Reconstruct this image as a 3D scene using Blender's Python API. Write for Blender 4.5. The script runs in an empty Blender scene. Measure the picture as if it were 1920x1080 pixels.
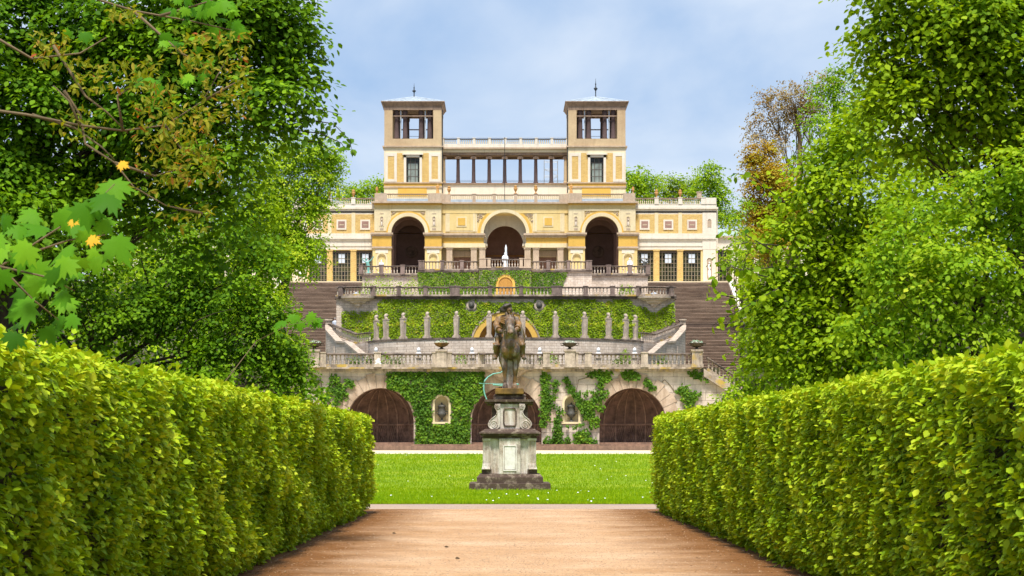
import bpy, math, random
import numpy as np
from mathutils import Vector, Matrix
R = math.radians
random.seed(7); rng = np.random.default_rng(7)
sc = bpy.context.scene
col = sc.collection
# ------------------------------------------------------------------ camera
CX, EYE, F, VX, HY = -0.25, 1.6, 4000.0, 942.0, 835.0      # the garden's axis is X = 0; the camera stands a little left of it
cd = bpy.data.cameras.new('camera'); cam = bpy.data.objects.new('camera', cd); col.objects.link(cam)
cam.location = (CX, 0, EYE); cam.rotation_euler = (R(90), 0, 0)
cd.sensor_width = 36; cd.lens = 36 * F / 1920
cd.shift_x = (960 - VX) / 1920; cd.shift_y = (HY - 540) / 1920
cd.clip_start = 0.5; cd.clip_end = 6000
cd.dof.use_dof = True; cd.dof.focus_distance = 75; cd.dof.aperture_fstop = 14
sc.camera = cam
# ------------------------------------------------------------------ sky, sun, exposure
SUN_EL, SUN_AZ = 63, 184          # azimuth clockwise from +Y: behind the camera, to its left
w = bpy.data.worlds.new('World'); sc.world = w; w.use_nodes = True
nt = w.node_tree; nt.nodes.clear()
def wn(t, **k):
    n = nt.nodes.new(t)
    for a, b in k.items(): setattr(n, a, b)
    return n
out = wn('ShaderNodeOutputWorld'); bg = wn('ShaderNodeBackground'); bg.inputs[1].default_value = 0.12
sky = wn('ShaderNodeTexSky', sky_type='NISHITA', sun_disc=False)
sky.sun_elevation = R(SUN_EL); sky.sun_rotation = R(SUN_AZ); sky.air_density = 1.0; sky.dust_density = 1.5; sky.ozone_density = 2.0
tc = wn('ShaderNodeTexCoord'); mp = wn('ShaderNodeMapping'); mp.inputs['Scale'].default_value = (3.2, 3.2, 6.0); mp.inputs['Location'].default_value = (1.3, 0.4, 0.2)
nz = wn('ShaderNodeTexNoise'); nz.inputs['Scale'].default_value = 2.0; nz.inputs['Detail'].default_value = 7; nz.inputs['Roughness'].default_value = 0.5
nz.inputs['Distortion'].default_value = 0.3
rp = wn('ShaderNodeValToRGB'); rp.color_ramp.elements[0].position = 0.36; rp.color_ramp.elements[1].position = 0.66
rp.color_ramp.elements[0].color = (1.75, 2.6, 4.0, 1); rp.color_ramp.elements[1].color = (4.1, 4.45, 4.95, 1)
mx = wn('ShaderNodeMix', data_type='RGBA'); mx.inputs[0].default_value = 0.88
L = nt.links.new
L(tc.outputs['Generated'], mp.inputs[0]); L(mp.outputs[0], nz.inputs['Vector']); L(nz.outputs['Fac'], rp.inputs[0])
L(rp.outputs[0], mx.inputs[7]); L(sky.outputs[0], mx.inputs[6]); L(mx.outputs[2], bg.inputs[0]); L(bg.outputs[0], out.inputs[0])
sd = bpy.data.lights.new('sun', 'SUN'); sd.energy = 3.4; sd.angle = R(11); sd.color = (1.0, 0.95, 0.86)
sun = bpy.data.objects.new('sun', sd); col.objects.link(sun)
az, el = R(SUN_AZ), R(SUN_EL)
sun.rotation_euler = Vector((-math.sin(az) * math.cos(el), -math.cos(az) * math.cos(el), -math.sin(el))).to_track_quat('-Z', 'Y').to_euler()
sc.view_settings.view_transform = 'Standard'; sc.view_settings.look = 'None'; sc.view_settings.exposure = 0.78; sc.view_settings.gamma = 1
cy = sc.cycles; cy.use_denoising = True; cy.max_bounces = 6; cy.diffuse_bounces = 3; cy.glossy_bounces = 2; cy.transmission_bounces = 4; cy.transparent_max_bounces = 4
cy.use_adaptive_sampling = True; cy.adaptive_threshold = 0.02

# ------------------------------------------------------------------ helpers
def Xp(px, D): return CX + (px - VX) * D / F
def Zp(py, D): return EYE + (HY - py) * D / F
def tag(o, label=None, cat=None, group=None, kind=None):
    if label: o['label'] = label
    if cat: o['category'] = cat
    if group: o['group'] = group
    if kind: o['kind'] = kind
    return o
ORG = {}
def thing(name, label, cat, loc=(0, 0, 0), group=None):
    o = bpy.data.objects.new(name, None); col.objects.link(o); o.location = loc; o.empty_display_size = 0.3
    ORG[o.name] = Vector(loc)
    return tag(o, label, cat, group)
class MB:
    def __init__(s): s.v = []; s.f = []
    def add(s, vs, fs):
        b = len(s.v); s.v += [tuple(p) for p in vs]; s.f += [tuple(b + i for i in f) for f in fs]
    def box(s, x0, x1, y0, y1, z0, z1):
        if x0 > x1: x0, x1 = x1, x0
        if y0 > y1: y0, y1 = y1, y0
        s.add([(x0,y0,z0),(x1,y0,z0),(x1,y1,z0),(x0,y1,z0),(x0,y0,z1),(x1,y0,z1),(x1,y1,z1),(x0,y1,z1)],
              [(0,3,2,1),(4,5,6,7),(0,1,5,4),(1,2,6,5),(2,3,7,6),(3,0,4,7)])
        return s
    def frus(s, cx, cy_, z0, z1, hx0, hy0, hx1, hy1):
        s.add([(cx-hx0,cy_-hy0,z0),(cx+hx0,cy_-hy0,z0),(cx+hx0,cy_+hy0,z0),(cx-hx0,cy_+hy0,z0),
               (cx-hx1,cy_-hy1,z1),(cx+hx1,cy_-hy1,z1),(cx+hx1,cy_+hy1,z1),(cx-hx1,cy_+hy1,z1)],
              [(0,3,2,1),(4,5,6,7),(0,1,5,4),(1,2,6,5),(2,3,7,6),(3,0,4,7)]); return s
    def prism(s, poly, y0, y1):             # poly in (x,z), extruded along y
        n = len(poly)
        s.add([(x, y0, z) for x, z in poly] + [(x, y1, z) for x, z in poly],
              [tuple(range(n)), tuple(range(2*n-1, n-1, -1))] + [(i, n+i, n+(i+1) % n, (i+1) % n) for i in range(n)]); return s
    def lathe(s, prof, c=(0,0,0), seg=12, a0=0, a1=2*math.pi, sx=1, sy=1):
        full = abs(a1 - a0 - 2*math.pi) < 1e-6
        n = seg if full else seg + 1
        vs = []
        for r, z in prof:
            for k in range(n):
                a = a0 + (a1 - a0) * k / seg
                vs.append((c[0] + r*math.cos(a)*sx, c[1] + r*math.sin(a)*sy, c[2] + z))
        fs = []
        for i in range(len(prof)-1):
            for k in range(seg):
                k2 = (k+1) % n
                fs.append((i*n+k, i*n+k2, (i+1)*n+k2, (i+1)*n+k))
        if full: fs += [tuple(range(n-1, -1, -1)), tuple((len(prof)-1)*n + k for k in range(n))]
        s.add(vs, fs); return s
    def tube(s, pts, rad, seg=6, cap=True):
        pts = [Vector(p) for p in pts]
        if not hasattr(rad, '__len__'): rad = [rad]*len(pts)
        vs = []
        for i, p in enumerate(pts):
            t = (pts[min(i+1, len(pts)-1)] - pts[max(i-1, 0)]).normalized()
            a = Vector((0, 0, 1)) if abs(t.z) < 0.9 else Vector((1, 0, 0))
            u = t.cross(a).normalized(); v_ = t.cross(u)
            for k in range(seg):
                g = 2*math.pi*k/seg
                vs.append(p + (u*math.cos(g) + v_*math.sin(g))*rad[i])
        fs = [(i*seg+k, i*seg+(k+1) % seg, (i+1)*seg+(k+1) % seg, (i+1)*seg+k) for i in range(len(pts)-1) for k in range(seg)]
        if cap: fs += [tuple(range(seg-1, -1, -1)), tuple((len(pts)-1)*seg+k for k in range(seg))]
        s.add(vs, fs); return s
    def ball(s, c, r, seg=10, ring=7, rot=None):
        if not hasattr(r, '__len__'): r = (r, r, r)
        vs = []
        for i in range(ring+1):
            th = math.pi*i/ring
            for k in range(seg):
                ph = 2*math.pi*k/seg
                p = Vector((r[0]*math.sin(th)*math.cos(ph), r[1]*math.sin(th)*math.sin(ph), r[2]*math.cos(th)))
                if rot is not None: p = rot @ p
                vs.append((c[0]+p.x, c[1]+p.y, c[2]+p.z))
        s.add(vs, [(i*seg+k, (i+1)*seg+k, (i+1)*seg+(k+1) % seg, i*seg+(k+1) % seg) for i in range(ring) for k in range(seg)]); return s
    def sweep(s, path, prof):               # prof: (offset across, z) closed polygon, path of (x,y,z)
        P = [Vector(p) for p in path]; n = len(prof); vs = []
        for i, p in enumerate(P):
            a = (P[i]-P[i-1]) if i else (P[1]-P[0]); b = (P[i+1]-P[i]) if i < len(P)-1 else a
            a = Vector((a.x, a.y, 0)).normalized(); b = Vector((b.x, b.y, 0)).normalized()
            t = (a+b).normalized(); k = 1/max(0.5, t.dot(a)); nn = Vector((-t.y, t.x, 0))*k
            for o, z in prof: vs.append((p.x+nn.x*o, p.y+nn.y*o, p.z+z))
        fs = [(i*n+k, i*n+(k+1) % n, (i+1)*n+(k+1) % n, (i+1)*n+k) for i in range(len(P)-1) for k in range(n)]
        fs += [tuple(range(n-1, -1, -1)), tuple((len(P)-1)*n+k for k in range(n))]
        s.add(vs, fs); return s
    def wall(s, x0, x1, z0, z1, yf, yb, ops=(), n=14):
        """wall slab facing -Y with openings (cx, half width, z bottom, z spring, arched)"""
        xs = {x0, x1}
        for (c, h, zb, zs, ar) in ops:
            if ar: xs |= {c + h*math.cos(math.pi*k/n) for k in range(n+1)}
            xs |= {c-h, c+h}
        xs = sorted(x for x in xs if x0-1e-6 <= x <= x1+1e-6)
        xs = [x for i, x in enumerate(xs) if i == 0 or x-xs[i-1] > 1e-5]
        def top(o, x): return o[3] + (math.sqrt(max(0, o[1]**2-(x-o[0])**2)) if o[4] else 0)
        for a, b in zip(xs, xs[1:]):
            m = (a+b)/2; o = next((o for o in ops if abs(m-o[0]) < o[1]), None)
            def q(za0, zb0, za1, zb1, y, fl):
                if max(za1-za0, zb1-zb0) < 1e-5: return
                f = (0, 1, 2, 3) if not fl else (3, 2, 1, 0)
                s.add([(a, y, za0), (b, y, zb0), (b, y, zb1), (a, y, za1)], [f])
            for y, fl in ((yf, False), (yb, True)):
                if o is None: q(z0, z0, z1, z1, y, fl)
                else:
                    ta, tb = top(o, a), top(o, b)
                    if o[2] > z0+1e-5: q(z0, z0, o[2], o[2], y, fl)
                    q(ta, tb, z1, z1, y, fl)
            if o is not None:
                ta, tb = top(o, a), top(o, b)
                s.add([(a, yf, ta), (b, yf, tb), (b, yb, tb), (a, yb, ta)], [(0, 1, 2, 3)])
                if o[2] > z0+1e-5: s.add([(a, yf, o[2]), (b, yf, o[2]), (b, yb, o[2]), (a, yb, o[2])], [(3, 2, 1, 0)])
            s.add([(a, yf, z1), (b, yf, z1), (b, yb, z1), (a, yb, z1)], [(0, 1, 2, 3)])
        for (c, h, zb, zs, ar) in ops:
            for x in (c-h, c+h): s.add([(x, yf, zb), (x, yb, zb), (x, yb, zs), (x, yf, zs)], [(0, 1, 2, 3)])
        for x in (x0, x1): s.add([(x, yf, z0), (x, yb, z0), (x, yb, z1), (x, yf, z1)], [(0, 1, 2, 3)])
        return s
    def ring(s, c, zs, r0, r1, y0, y1, n=20, a0=0.0, a1=math.pi, leg=None):
        for k in range(n):
            p, q = a0+(a1-a0)*k/n, a0+(a1-a0)*(k+1)/n
            po = [(c+r0*math.cos(p), zs+r0*math.sin(p)), (c+r1*math.cos(p), zs+r1*math.sin(p)), (c+r1*math.cos(q), zs+r1*math.sin(q)), (c+r0*math.cos(q), zs+r0*math.sin(q))]
            s.prism(po, y0, y1)
        if leg is not None:
            for sg in (-1, 1): s.box(c+sg*r0, c+sg*r1, y0, y1, leg, zs)
        return s
def part(mb, name, mat, parent=None, smooth=False, label=None):
    me = bpy.data.meshes.new(name)
    off = Vector((0, 0, 0)); p = parent
    while p is not None:
        off += ORG.get(p.name, Vector((0, 0, 0))) if p.parent is None else Vector(p.location); p = p.parent
    me.from_pydata([(x-off.x, y-off.y, z-off.z) for x, y, z in mb.v], [], mb.f)
    me.materials.append(mat); me.validate()
    if smooth: me.polygons.foreach_set('use_smooth', [True]*len(me.polygons))
    o = bpy.data.objects.new(name, me); col.objects.link(o); o.parent = parent
    if label: o['label'] = label
    return o
def copy_tree(o, parent=None):
    c = o.copy(); col.objects.link(c)
    if parent is not None: c.parent = parent; 
    for ch in o.children: copy_tree(ch, c)
    return c
def place(proto, loc, label, rz=0.0, sc_=1.0):
    c = copy_tree(proto); c.location = loc; c.rotation_euler.z = rz; c.scale = (sc_,)*3; c['label'] = label
    return c
def recalc(o):
    import bmesh
    bm = bmesh.new(); bm.from_mesh(o.data); bmesh.ops.recalc_face_normals(bm, faces=bm.faces); bm.to_mesh(o.data); bm.free()
def sculpt(mb, name, mat, parent, vox=0.03, sm=3, label=None):
    """join overlapping limbs into ONE continuous skin"""
    o = part(mb, name, mat, parent, True, label)
    recalc(o)
    m = o.modifiers.new('r', 'REMESH'); m.mode = 'VOXEL'; m.voxel_size = vox; m.use_smooth_shade = True
    if sm: k = o.modifiers.new('s', 'SMOOTH'); k.factor = 0.5; k.iterations = sm
    dg = bpy.context.evaluated_depsgraph_get(); dg.update()
    me = bpy.data.meshes.new_from_object(o.evaluated_get(dg)); o.modifiers.clear(); o.data = me
    me.polygons.foreach_set('use_smooth', [True]*len(me.polygons))
    if not me.materials: me.materials.append(mat)
    return o

# ------------------------------------------------------------------ materials
def mat(name, build):
    m = bpy.data.materials.new(name); m.use_nodes = True; t = m.node_tree; t.nodes.clear()
    o = t.nodes.new('ShaderNodeOutputMaterial')
    def N(ty, ins=None, **k):
        n = t.nodes.new(ty)
        for a, b in k.items(): setattr(n, a, b)
        for a, b in (ins or {}).items():
            if isinstance(b, bpy.types.NodeSocket): t.links.new(b, n.inputs[a])
            else: n.inputs[a].default_value = b
        return n
    s, d = build(N)
    t.links.new(s, o.inputs['Surface'])
    return m
def c4(c): return (c[0], c[1], c[2], 1)
def ramp(N, fac, stops):
    r = N('ShaderNodeValToRGB', {'Fac': fac}); e = r.color_ramp.elements
    while len(e) < len(stops): e.new(0.5)
    for x, (p, c) in zip(e, stops): x.position = p; x.color = c4(c) if hasattr(c, '__len__') else (c, c, c, 1)
    return r.outputs['Color']
def mixc(N, f, a, b, mode='MIX'):
    n = N('ShaderNodeMix', data_type='RGBA', blend_type=mode)
    tt = n.id_data
    for i, x in ((0, f), (6, a), (7, b)):
        if isinstance(x, bpy.types.NodeSocket): tt.links.new(x, n.inputs[i])
        else: n.inputs[i].default_value = x if i == 0 else c4(x)
    return n.outputs[2]
def coords(N, scale=(1, 1, 1), kind='Object', rot=(0, 0, 0)):
    g = N('ShaderNodeTexCoord')
    return N('ShaderNodeMapping', {'Vector': g.outputs[kind], 'Scale': scale, 'Rotation': rot}).outputs[0]
def noise(N, v, scale, detail=4, rough=0.55):
    return N('ShaderNodeTexNoise', {'Vector': v, 'Scale': scale, 'Detail': detail, 'Roughness': rough}).outputs['Fac']
def bump(N, h, st=0.4, dist=0.02):
    return N('ShaderNodeBump', {'Height': h, 'Strength': st, 'Distance': dist}).outputs[0]
def princ(N, colr, rough=0.85, nrm=None, metal=0, spec=0.3):
    p = N('ShaderNodeBsdfPrincipled', {'Roughness': rough, 'Metallic': metal, 'Specular IOR Level': spec})
    tt = p.id_data
    if isinstance(colr, bpy.types.NodeSocket): tt.links.new(colr, p.inputs['Base Color'])
    else: p.inputs['Base Color'].default_value = c4(colr)
    if nrm is not None: tt.links.new(nrm, p.inputs['Normal'])
    return p.outputs[0], None
def stone(name, base, dirt, amount=0.5, sc_=1.2, streak=True, lichen=None, rough=0.9, lvl=0.0, bstr=0.5):
    def b(N):
        v = coords(N); n1 = noise(N, v, sc_, 6, 0.65)
        vs = coords(N, (2.5, 2.5, 0.35)) if streak else v
        n2 = noise(N, vs, 1.6, 5, 0.6); n3 = noise(N, v, 14, 5, 0.7)
        f1 = ramp(N, n1, [(0.42-lvl, 0), (0.70-lvl, amount)]); f2 = ramp(N, n2, [(0.45-lvl, 0), (0.72-lvl, amount)])
        c = mixc(N, f1, base, dirt); c = mixc(N, f2, c, dirt)
        c = mixc(N, 0.5, c, ramp(N, n3, [(0.25, 0.55), (0.75, 1.25)]), 'MULTIPLY')
        if lichen: c = mixc(N, ramp(N, noise(N, v, 0.9, 4, 0.6), [(0.56, 0), (0.66, 0.85)]), c, lichen)
        return princ(N, c, rough, bump(N, n3, bstr, 0.03))
    return mat(name, b)
def stucco(name, base, alt, var=0.35):
    def b(N):
        v = coords(N); n = noise(N, v, 0.55, 6, 0.6); n3 = noise(N, v, 6, 4); n4 = noise(N, coords(N, (3, 3, 0.3)), 1.1, 4)
        c = mixc(N, ramp(N, n, [(0.35, 0), (0.7, var*1.6)]), base, alt)
        c = mixc(N, ramp(N, n4, [(0.55, 0), (0.8, 0.35)]), c, (alt[0]*0.5, alt[1]*0.45, alt[2]*0.4))
        c = mixc(N, 0.4, c, ramp(N, n3, [(0.2, 0.75), (0.8, 1.15)]), 'MULTIPLY')
        return princ(N, c, 0.9, bump(N, n3, 0.15, 0.02))
    return mat(name, b)
def blocks(name, base, alt, mortar, scale, bw=0.5, rh=0.25, ms=0.015, dirt=(0.12, 0.09, 0.07), da=0.45):
    def b(N):
        g = N('ShaderNodeTexCoord').outputs['Object']
        sx = N('ShaderNodeSeparateXYZ', {'Vector': g})
        ad = N('ShaderNodeMath', {0: sx.outputs[0], 1: sx.outputs[1]}, operation='ADD').outputs[0]
        cb = N('ShaderNodeCombineXYZ', {'X': ad, 'Y': sx.outputs[2]}).outputs[0]
        br = N('ShaderNodeTexBrick', {'Vector': cb, 'Color1': c4(base), 'Color2': c4(alt), 'Mortar': c4(mortar), 'Scale': scale, 'Mortar Size': ms, 'Brick Width': bw, 'Row Height': rh})
        v = coords(N); n = noise(N, v, 0.9, 6, 0.65); n3 = noise(N, v, 10, 5, 0.7); n5 = noise(N, coords(N, (2.2, 2.2, 0.3)), 1.3, 5, 0.6)
        c = mixc(N, ramp(N, n, [(0.47, 0), (0.75, da)]), br.outputs['Color'], dirt)
        c = mixc(N, ramp(N, n5, [(0.5, 0), (0.78, da)]), c, dirt)
        c = mixc(N, 0.5, c, ramp(N, n3, [(0.25, 0.6), (0.75, 1.2)]), 'MULTIPLY')
        h = N('ShaderNodeMath', {0: n3, 1: br.outputs['Fac']}, operation='SUBTRACT').outputs[0]
        return princ(N, c, 0.9, bump(N, h, 0.5, 0.03))
    return mat(name, b)
def plain(name, colr, rough=0.6, metal=0, nv=0.25, ns=8, spec=0.4):
    def b(N):
        v = coords(N); n = noise(N, v, ns, 4)
        c = mixc(N, 1.0, colr, ramp(N, n, [(0.25, 1-nv), (0.75, 1+nv*0.6)]), 'MULTIPLY')
        return princ(N, c, rough, None, metal, spec)
    return mat(name, b)
def leafmat(name, stops, trans=0.35, rough=0.5):
    def b(N):
        a = N('ShaderNodeAttribute', attribute_name='tint').outputs['Fac']
        c = ramp(N, a, stops)
        p = princ(N, c, 0.6, None, 0, 0.14)[0]
        tr = N('ShaderNodeBsdfTranslucent', {'Color': mixc(N, 1.0, c, (1.35, 1.25, 0.35), 'MULTIPLY')}).outputs[0]
        return N('ShaderNodeMixShader', {0: trans, 1: p, 2: tr}).outputs[0], None
    return mat(name, b)
M = {}
M['pale_stone'] = blocks('pale_stone', (0.60, 0.50, 0.41), (0.68, 0.57, 0.48), (0.30, 0.23, 0.18), 1.0, 1.3, 0.48, 0.012)
M['rubble'] = blocks('rubble', (0.66, 0.54, 0.44), (0.76, 0.65, 0.56), (0.44, 0.34, 0.27), 1.0, 0.42, 0.19, 0.012, (0.22, 0.16, 0.12), 0.5)
M['trim'] = stone('trim_stone', (0.56, 0.45, 0.36), (0.10, 0.075, 0.06), 0.8, 1.2, True, (0.50, 0.33, 0.05))
M['coping'] = stone('coping_stone', (0.20, 0.15, 0.12), (0.05, 0.04, 0.035), 0.8, 1.6, False)
M['baluster'] = stone('baluster_stone', (0.60, 0.49, 0.40), (0.14, 0.10, 0.08), 0.7, 2.0, False)
M['pale_baluster'] = stone('pale_baluster_stone', (0.78, 0.66, 0.54), (0.30, 0.22, 0.17), 0.5, 2.0, False)
M['dark_pier'] = stone('dark_pier_stone', (0.30, 0.22, 0.19), (0.08, 0.06, 0.05), 0.8, 1.4)
M['voussoir'] = stone('voussoir_stone', (0.60, 0.46, 0.35), (0.25, 0.15, 0.09), 0.6, 0.8)
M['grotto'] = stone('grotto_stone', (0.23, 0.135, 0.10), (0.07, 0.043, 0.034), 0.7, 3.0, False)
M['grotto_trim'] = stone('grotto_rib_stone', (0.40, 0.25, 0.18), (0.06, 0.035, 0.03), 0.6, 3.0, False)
M['sill'] = stone('step_stone', (0.36, 0.22, 0.15), (0.12, 0.08, 0.06), 0.6, 2)
def stairm(name, c1, c2):
    def b(N):
        v = coords(N, (0.35, 3.0, 7.0)); n = noise(N, v, 0.8, 5, 0.7); n2 = noise(N, coords(N), 1.1, 6, 0.7); n3 = noise(N, coords(N), 16, 4, 0.7)
        c = mixc(N, ramp(N, n, [(0.35, 0), (0.65, 0.9)]), c1, c2); c = mixc(N, ramp(N, n2, [(0.5, 0), (0.72, 0.6)]), c, (c2[0]*.6, c2[1]*.6, c2[2]*.6))
        c = mixc(N, 0.5, c, ramp(N, n3, [(0.25, 0.6), (0.75, 1.25)]), 'MULTIPLY')
        return princ(N, c, 0.9, bump(N, n3, 0.4, 0.02))
    return mat(name, b)
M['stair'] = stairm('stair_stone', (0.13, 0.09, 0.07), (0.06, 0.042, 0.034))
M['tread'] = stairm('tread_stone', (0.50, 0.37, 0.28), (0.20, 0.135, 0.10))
M['apse'] = stucco('apse_ochre', (0.52, 0.27, 0.06), (0.36, 0.17, 0.05), 0.5)
M['herm'] = stone('herm_stone', (0.60, 0.49, 0.39), (0.18, 0.14, 0.11), 0.6, 3, True)
M['yellow'] = stucco('yellow_stucco', (0.70, 0.44, 0.10), (0.64, 0.36, 0.06))
M['pale_yellow'] = stucco('pale_yellow_stucco', (0.76, 0.59, 0.28), (0.70, 0.49, 0.18))
M['cream'] = stucco('cream_stucco', (0.77, 0.66, 0.43), (0.66, 0.52, 0.31), 0.45)
M['white'] = stucco('white_plaster', (0.78, 0.71, 0.60), (0.68, 0.57, 0.45), 0.35)
M['brickish'] = blocks('yellow_brick', (0.66, 0.40, 0.09), (0.76, 0.52, 0.15), (0.70, 0.54, 0.32), 1.0, 0.30, 0.10, 0.012, (0.45, 0.26, 0.1), 0.3)
M['tan'] = stucco('tan_stucco', (0.60, 0.45, 0.27), (0.46, 0.32, 0.19), 0.6)
M['ivory'] = stucco('ivory_stucco', (0.77, 0.67, 0.47), (0.68, 0.55, 0.35), 0.4)
M['brown_trim'] = stone('brown_weathered_trim', (0.36, 0.25, 0.18), (0.16, 0.11, 0.08), 0.7, 1.2)
M['rose_stone'] = stone('rose_stone', (0.58, 0.45, 0.33), (0.34, 0.24, 0.17), 0.5, 1.5)
M['column'] = stone('column_stone', (0.115, 0.075, 0.07), (0.05, 0.035, 0.035), 0.6, 2.0, True)
M['hall'] = stone('hall_plaster', (0.40, 0.235, 0.19), (0.25, 0.14, 0.115), 0.5, 1.0, False)
M['hall_warm'] = stone('hall_warm_band', (0.62, 0.30, 0.10), (0.30, 0.15, 0.08), 0.6, 0.6, False)
M['zinc'] = plain('zinc_roof', (0.42, 0.48, 0.54), 0.45, 0.0, 0.3, 2)
M['iron'] = plain('dark_iron', (0.035, 0.04, 0.045), 0.5, 0.2)
M['steel'] = plain('pale_steel', (0.45, 0.47, 0.50), 0.5, 0.3)
M['bars'] = plain('window_bars', (0.26, 0.21, 0.14), 0.6)
M['bars_dark'] = plain('window_frame_brown', (0.10, 0.075, 0.06), 0.6)
def glassb(N):
    v = coords(N); n = noise(N, v, 1.6, 3)
    c = ramp(N, n, [(0.42, (0.012, 0.012, 0.009)), (0.58, (0.05, 0.055, 0.02)), (0.7, (0.11, 0.09, 0.03))])
    return princ(N, c, 0.06, None, 0, 0.35)
M['glass'] = mat('window_glass', glassb)
M['vent'] = plain('vent_sky_reflection', (0.62, 0.68, 0.78), 0.25, 0, 0.08, 3)  # pale blue base colour paints the sky's reflection in the vent
M['sky_dim'] = plain('dim_sky_light', (0.26, 0.30, 0.27), 0.2, 0, 0.5, 1.5)  # tone painted for the sky light showing in the tower windows
M['green_zinc'] = plain('pale_green_roof', (0.36, 0.46, 0.42), 0.6, 0, 0.35, 1.2)
M['shell_stone'] = stone('shell_stone', (0.72, 0.60, 0.48), (0.30, 0.22, 0.16), 0.5, 2, False)
M['bronze_dark'] = plain('dark_bronze', (0.07, 0.05, 0.04), 0.5, 0.1, 0.6, 5)
M['marble'] = plain('white_marble', (0.86, 0.86, 0.88), 0.5, 0, 0.06, 6)
M['patina'] = plain('green_patina', (0.22, 0.50, 0.44), 0.65, 0, 0.35, 9)
M['urn_bronze'] = plain('urn_bronze', (0.085, 0.065, 0.04), 0.5, 0.1, 0.5, 8)
M['lead'] = plain('niche_urn_lead', (0.09, 0.085, 0.075), 0.6, 0.1, 0.4, 10)
M['orange_stone'] = stone('orange_statue_stone', (0.66, 0.36, 0.12), (0.38, 0.18, 0.08), 0.6, 4, False)
M['gray_saucer'] = plain('gray_saucer', (0.36, 0.38, 0.42), 0.6, 0, 0.3, 5)
M['water'] = plain('white_water_spray', (0.85, 0.88, 0.92), 0.3, 0, 0.05, 6)
def ped(N):
    v = coords(N); n = noise(N, v, 2.2, 8, 0.72); n2 = noise(N, coords(N, (3.5, 3.5, 0.5)), 1.7, 6, 0.6); n3 = noise(N, v, 25, 5, 0.7)
    z = N('ShaderNodeSeparateXYZ', {'Vector': v}).outputs[2]
    c = mixc(N, ramp(N, n2, [(0.40, 0), (0.66, 0.85)]), (0.72, 0.66, 0.60), (0.36, 0.25, 0.17))
    c = mixc(N, ramp(N, n, [(0.50, 0), (0.68, 0.9)]), c, (0.15, 0.105, 0.08))
    c = mixc(N, 0.6, c, ramp(N, n3, [(0.25, 0.5), (0.75, 1.25)]), 'MULTIPLY')
    return princ(N, c, 0.85, bump(N, n3, 0.5, 0.01))
M['ped'] = mat('stained_marble', ped)
def ped2(N):
    v = coords(N); n = noise(N, v, 3.0, 8, 0.72); n3 = noise(N, v, 25, 5, 0.7)
    c = mixc(N, ramp(N, n, [(0.50, 0), (0.66, 0.9)]), (0.085, 0.055, 0.042), (0.34, 0.27, 0.20))
    c = mixc(N, 0.6, c, ramp(N, n3, [(0.25, 0.5), (0.75, 1.25)]), 'MULTIPLY')
    return princ(N, c, 0.9, bump(N, n3, 0.6, 0.012))
M['ped_dark'] = mat('black_crusted_stone', ped2)
def panelb(N):
    v = coords(N); n = noise(N, v, 4, 7, 0.65)
    return princ(N, mixc(N, ramp(N, n, [(0.45, 0), (0.75, 0.6)]), (0.78, 0.74, 0.71), (0.40, 0.33, 0.27)), 0.8)
M['ped_panel'] = mat('pale_marble_panel', panelb)
M['ochre'] = stone('ochre_base_stone', (0.25, 0.14, 0.035), (0.08, 0.05, 0.025), 0.95, 3, False)
def bronze(N):
    v = coords(N); n = noise(N, v, 2.2, 6, 0.6); n2 = noise(N, coords(N, (5, 5, 1)), 1.6, 5, 0.6)
    c = mixc(N, ramp(N, n, [(0.40, 0), (0.68, 0.95)]), (0.055, 0.035, 0.025), (0.30, 0.15, 0.035))
    c = mixc(N, ramp(N, n2, [(0.52, 0), (0.72, 0.8)]), c, (0.36, 0.31, 0.27))
    return princ(N, c, 0.55, bump(N, noise(N, v, 14, 5, 0.65), 0.6, 0.02), 0.0, 0.5)
M['bronze'] = mat('streaked_bronze', bronze)
M['bark'] = stone('bark', (0.10, 0.075, 0.05), (0.03, 0.022, 0.015), 0.8, 5, True)
M['twig'] = plain('pale_twig', (0.16, 0.11, 0.05), 0.7)
M['twig_dark'] = plain('dark_twig', (0.055, 0.04, 0.028), 0.8)
M['hedge_core'] = plain('hedge_twig_shade', (0.022, 0.024, 0.010), 0.95, 0, 0.5, 12)  # near-black colour paints the shade among the inner twigs
G = leafmat
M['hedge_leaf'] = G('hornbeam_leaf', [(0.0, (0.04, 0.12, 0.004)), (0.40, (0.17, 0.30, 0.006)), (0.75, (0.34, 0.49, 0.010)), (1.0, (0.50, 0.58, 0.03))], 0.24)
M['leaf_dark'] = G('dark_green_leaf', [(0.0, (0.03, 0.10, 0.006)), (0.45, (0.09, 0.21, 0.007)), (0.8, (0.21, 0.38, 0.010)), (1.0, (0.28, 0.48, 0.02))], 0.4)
M['leaf_mid'] = G('lime_leaf', [(0.0, (0.05, 0.15, 0.008)), (0.45, (0.19, 0.32, 0.007)), (0.8, (0.36, 0.50, 0.010)), (1.0, (0.42, 0.56, 0.03))], 0.4)
M['leaf_light'] = G('light_leaf', [(0.0, (0.10, 0.22, 0.010)), (0.45, (0.22, 0.39, 0.012)), (0.8, (0.36, 0.50, 0.018)), (1.0, (0.52, 0.58, 0.04))], 0.4)
M['leaf_copper'] = G('copper_leaf', [(0.0, (0.18, 0.09, 0.015)), (0.5, (0.40, 0.25, 0.025)), (0.85, (0.50, 0.36, 0.035)), (1.0, (0.40, 0.42, 0.04))], 0.4)
M['leaf_copper2'] = G('pale_copper_leaf', [(0.0, (0.20, 0.12, 0.05)), (0.5, (0.34, 0.23, 0.10)), (1.0, (0.42, 0.36, 0.12))], 0.35)
M['leaf_bronze'] = G('bronze_young_leaf', [(0.0, (0.14, 0.20, 0.010)), (0.6, (0.32, 0.32, 0.02)), (0.85, (0.38, 0.22, 0.04)), (1.0, (0.42, 0.10, 0.03))], 0.4)
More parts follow.
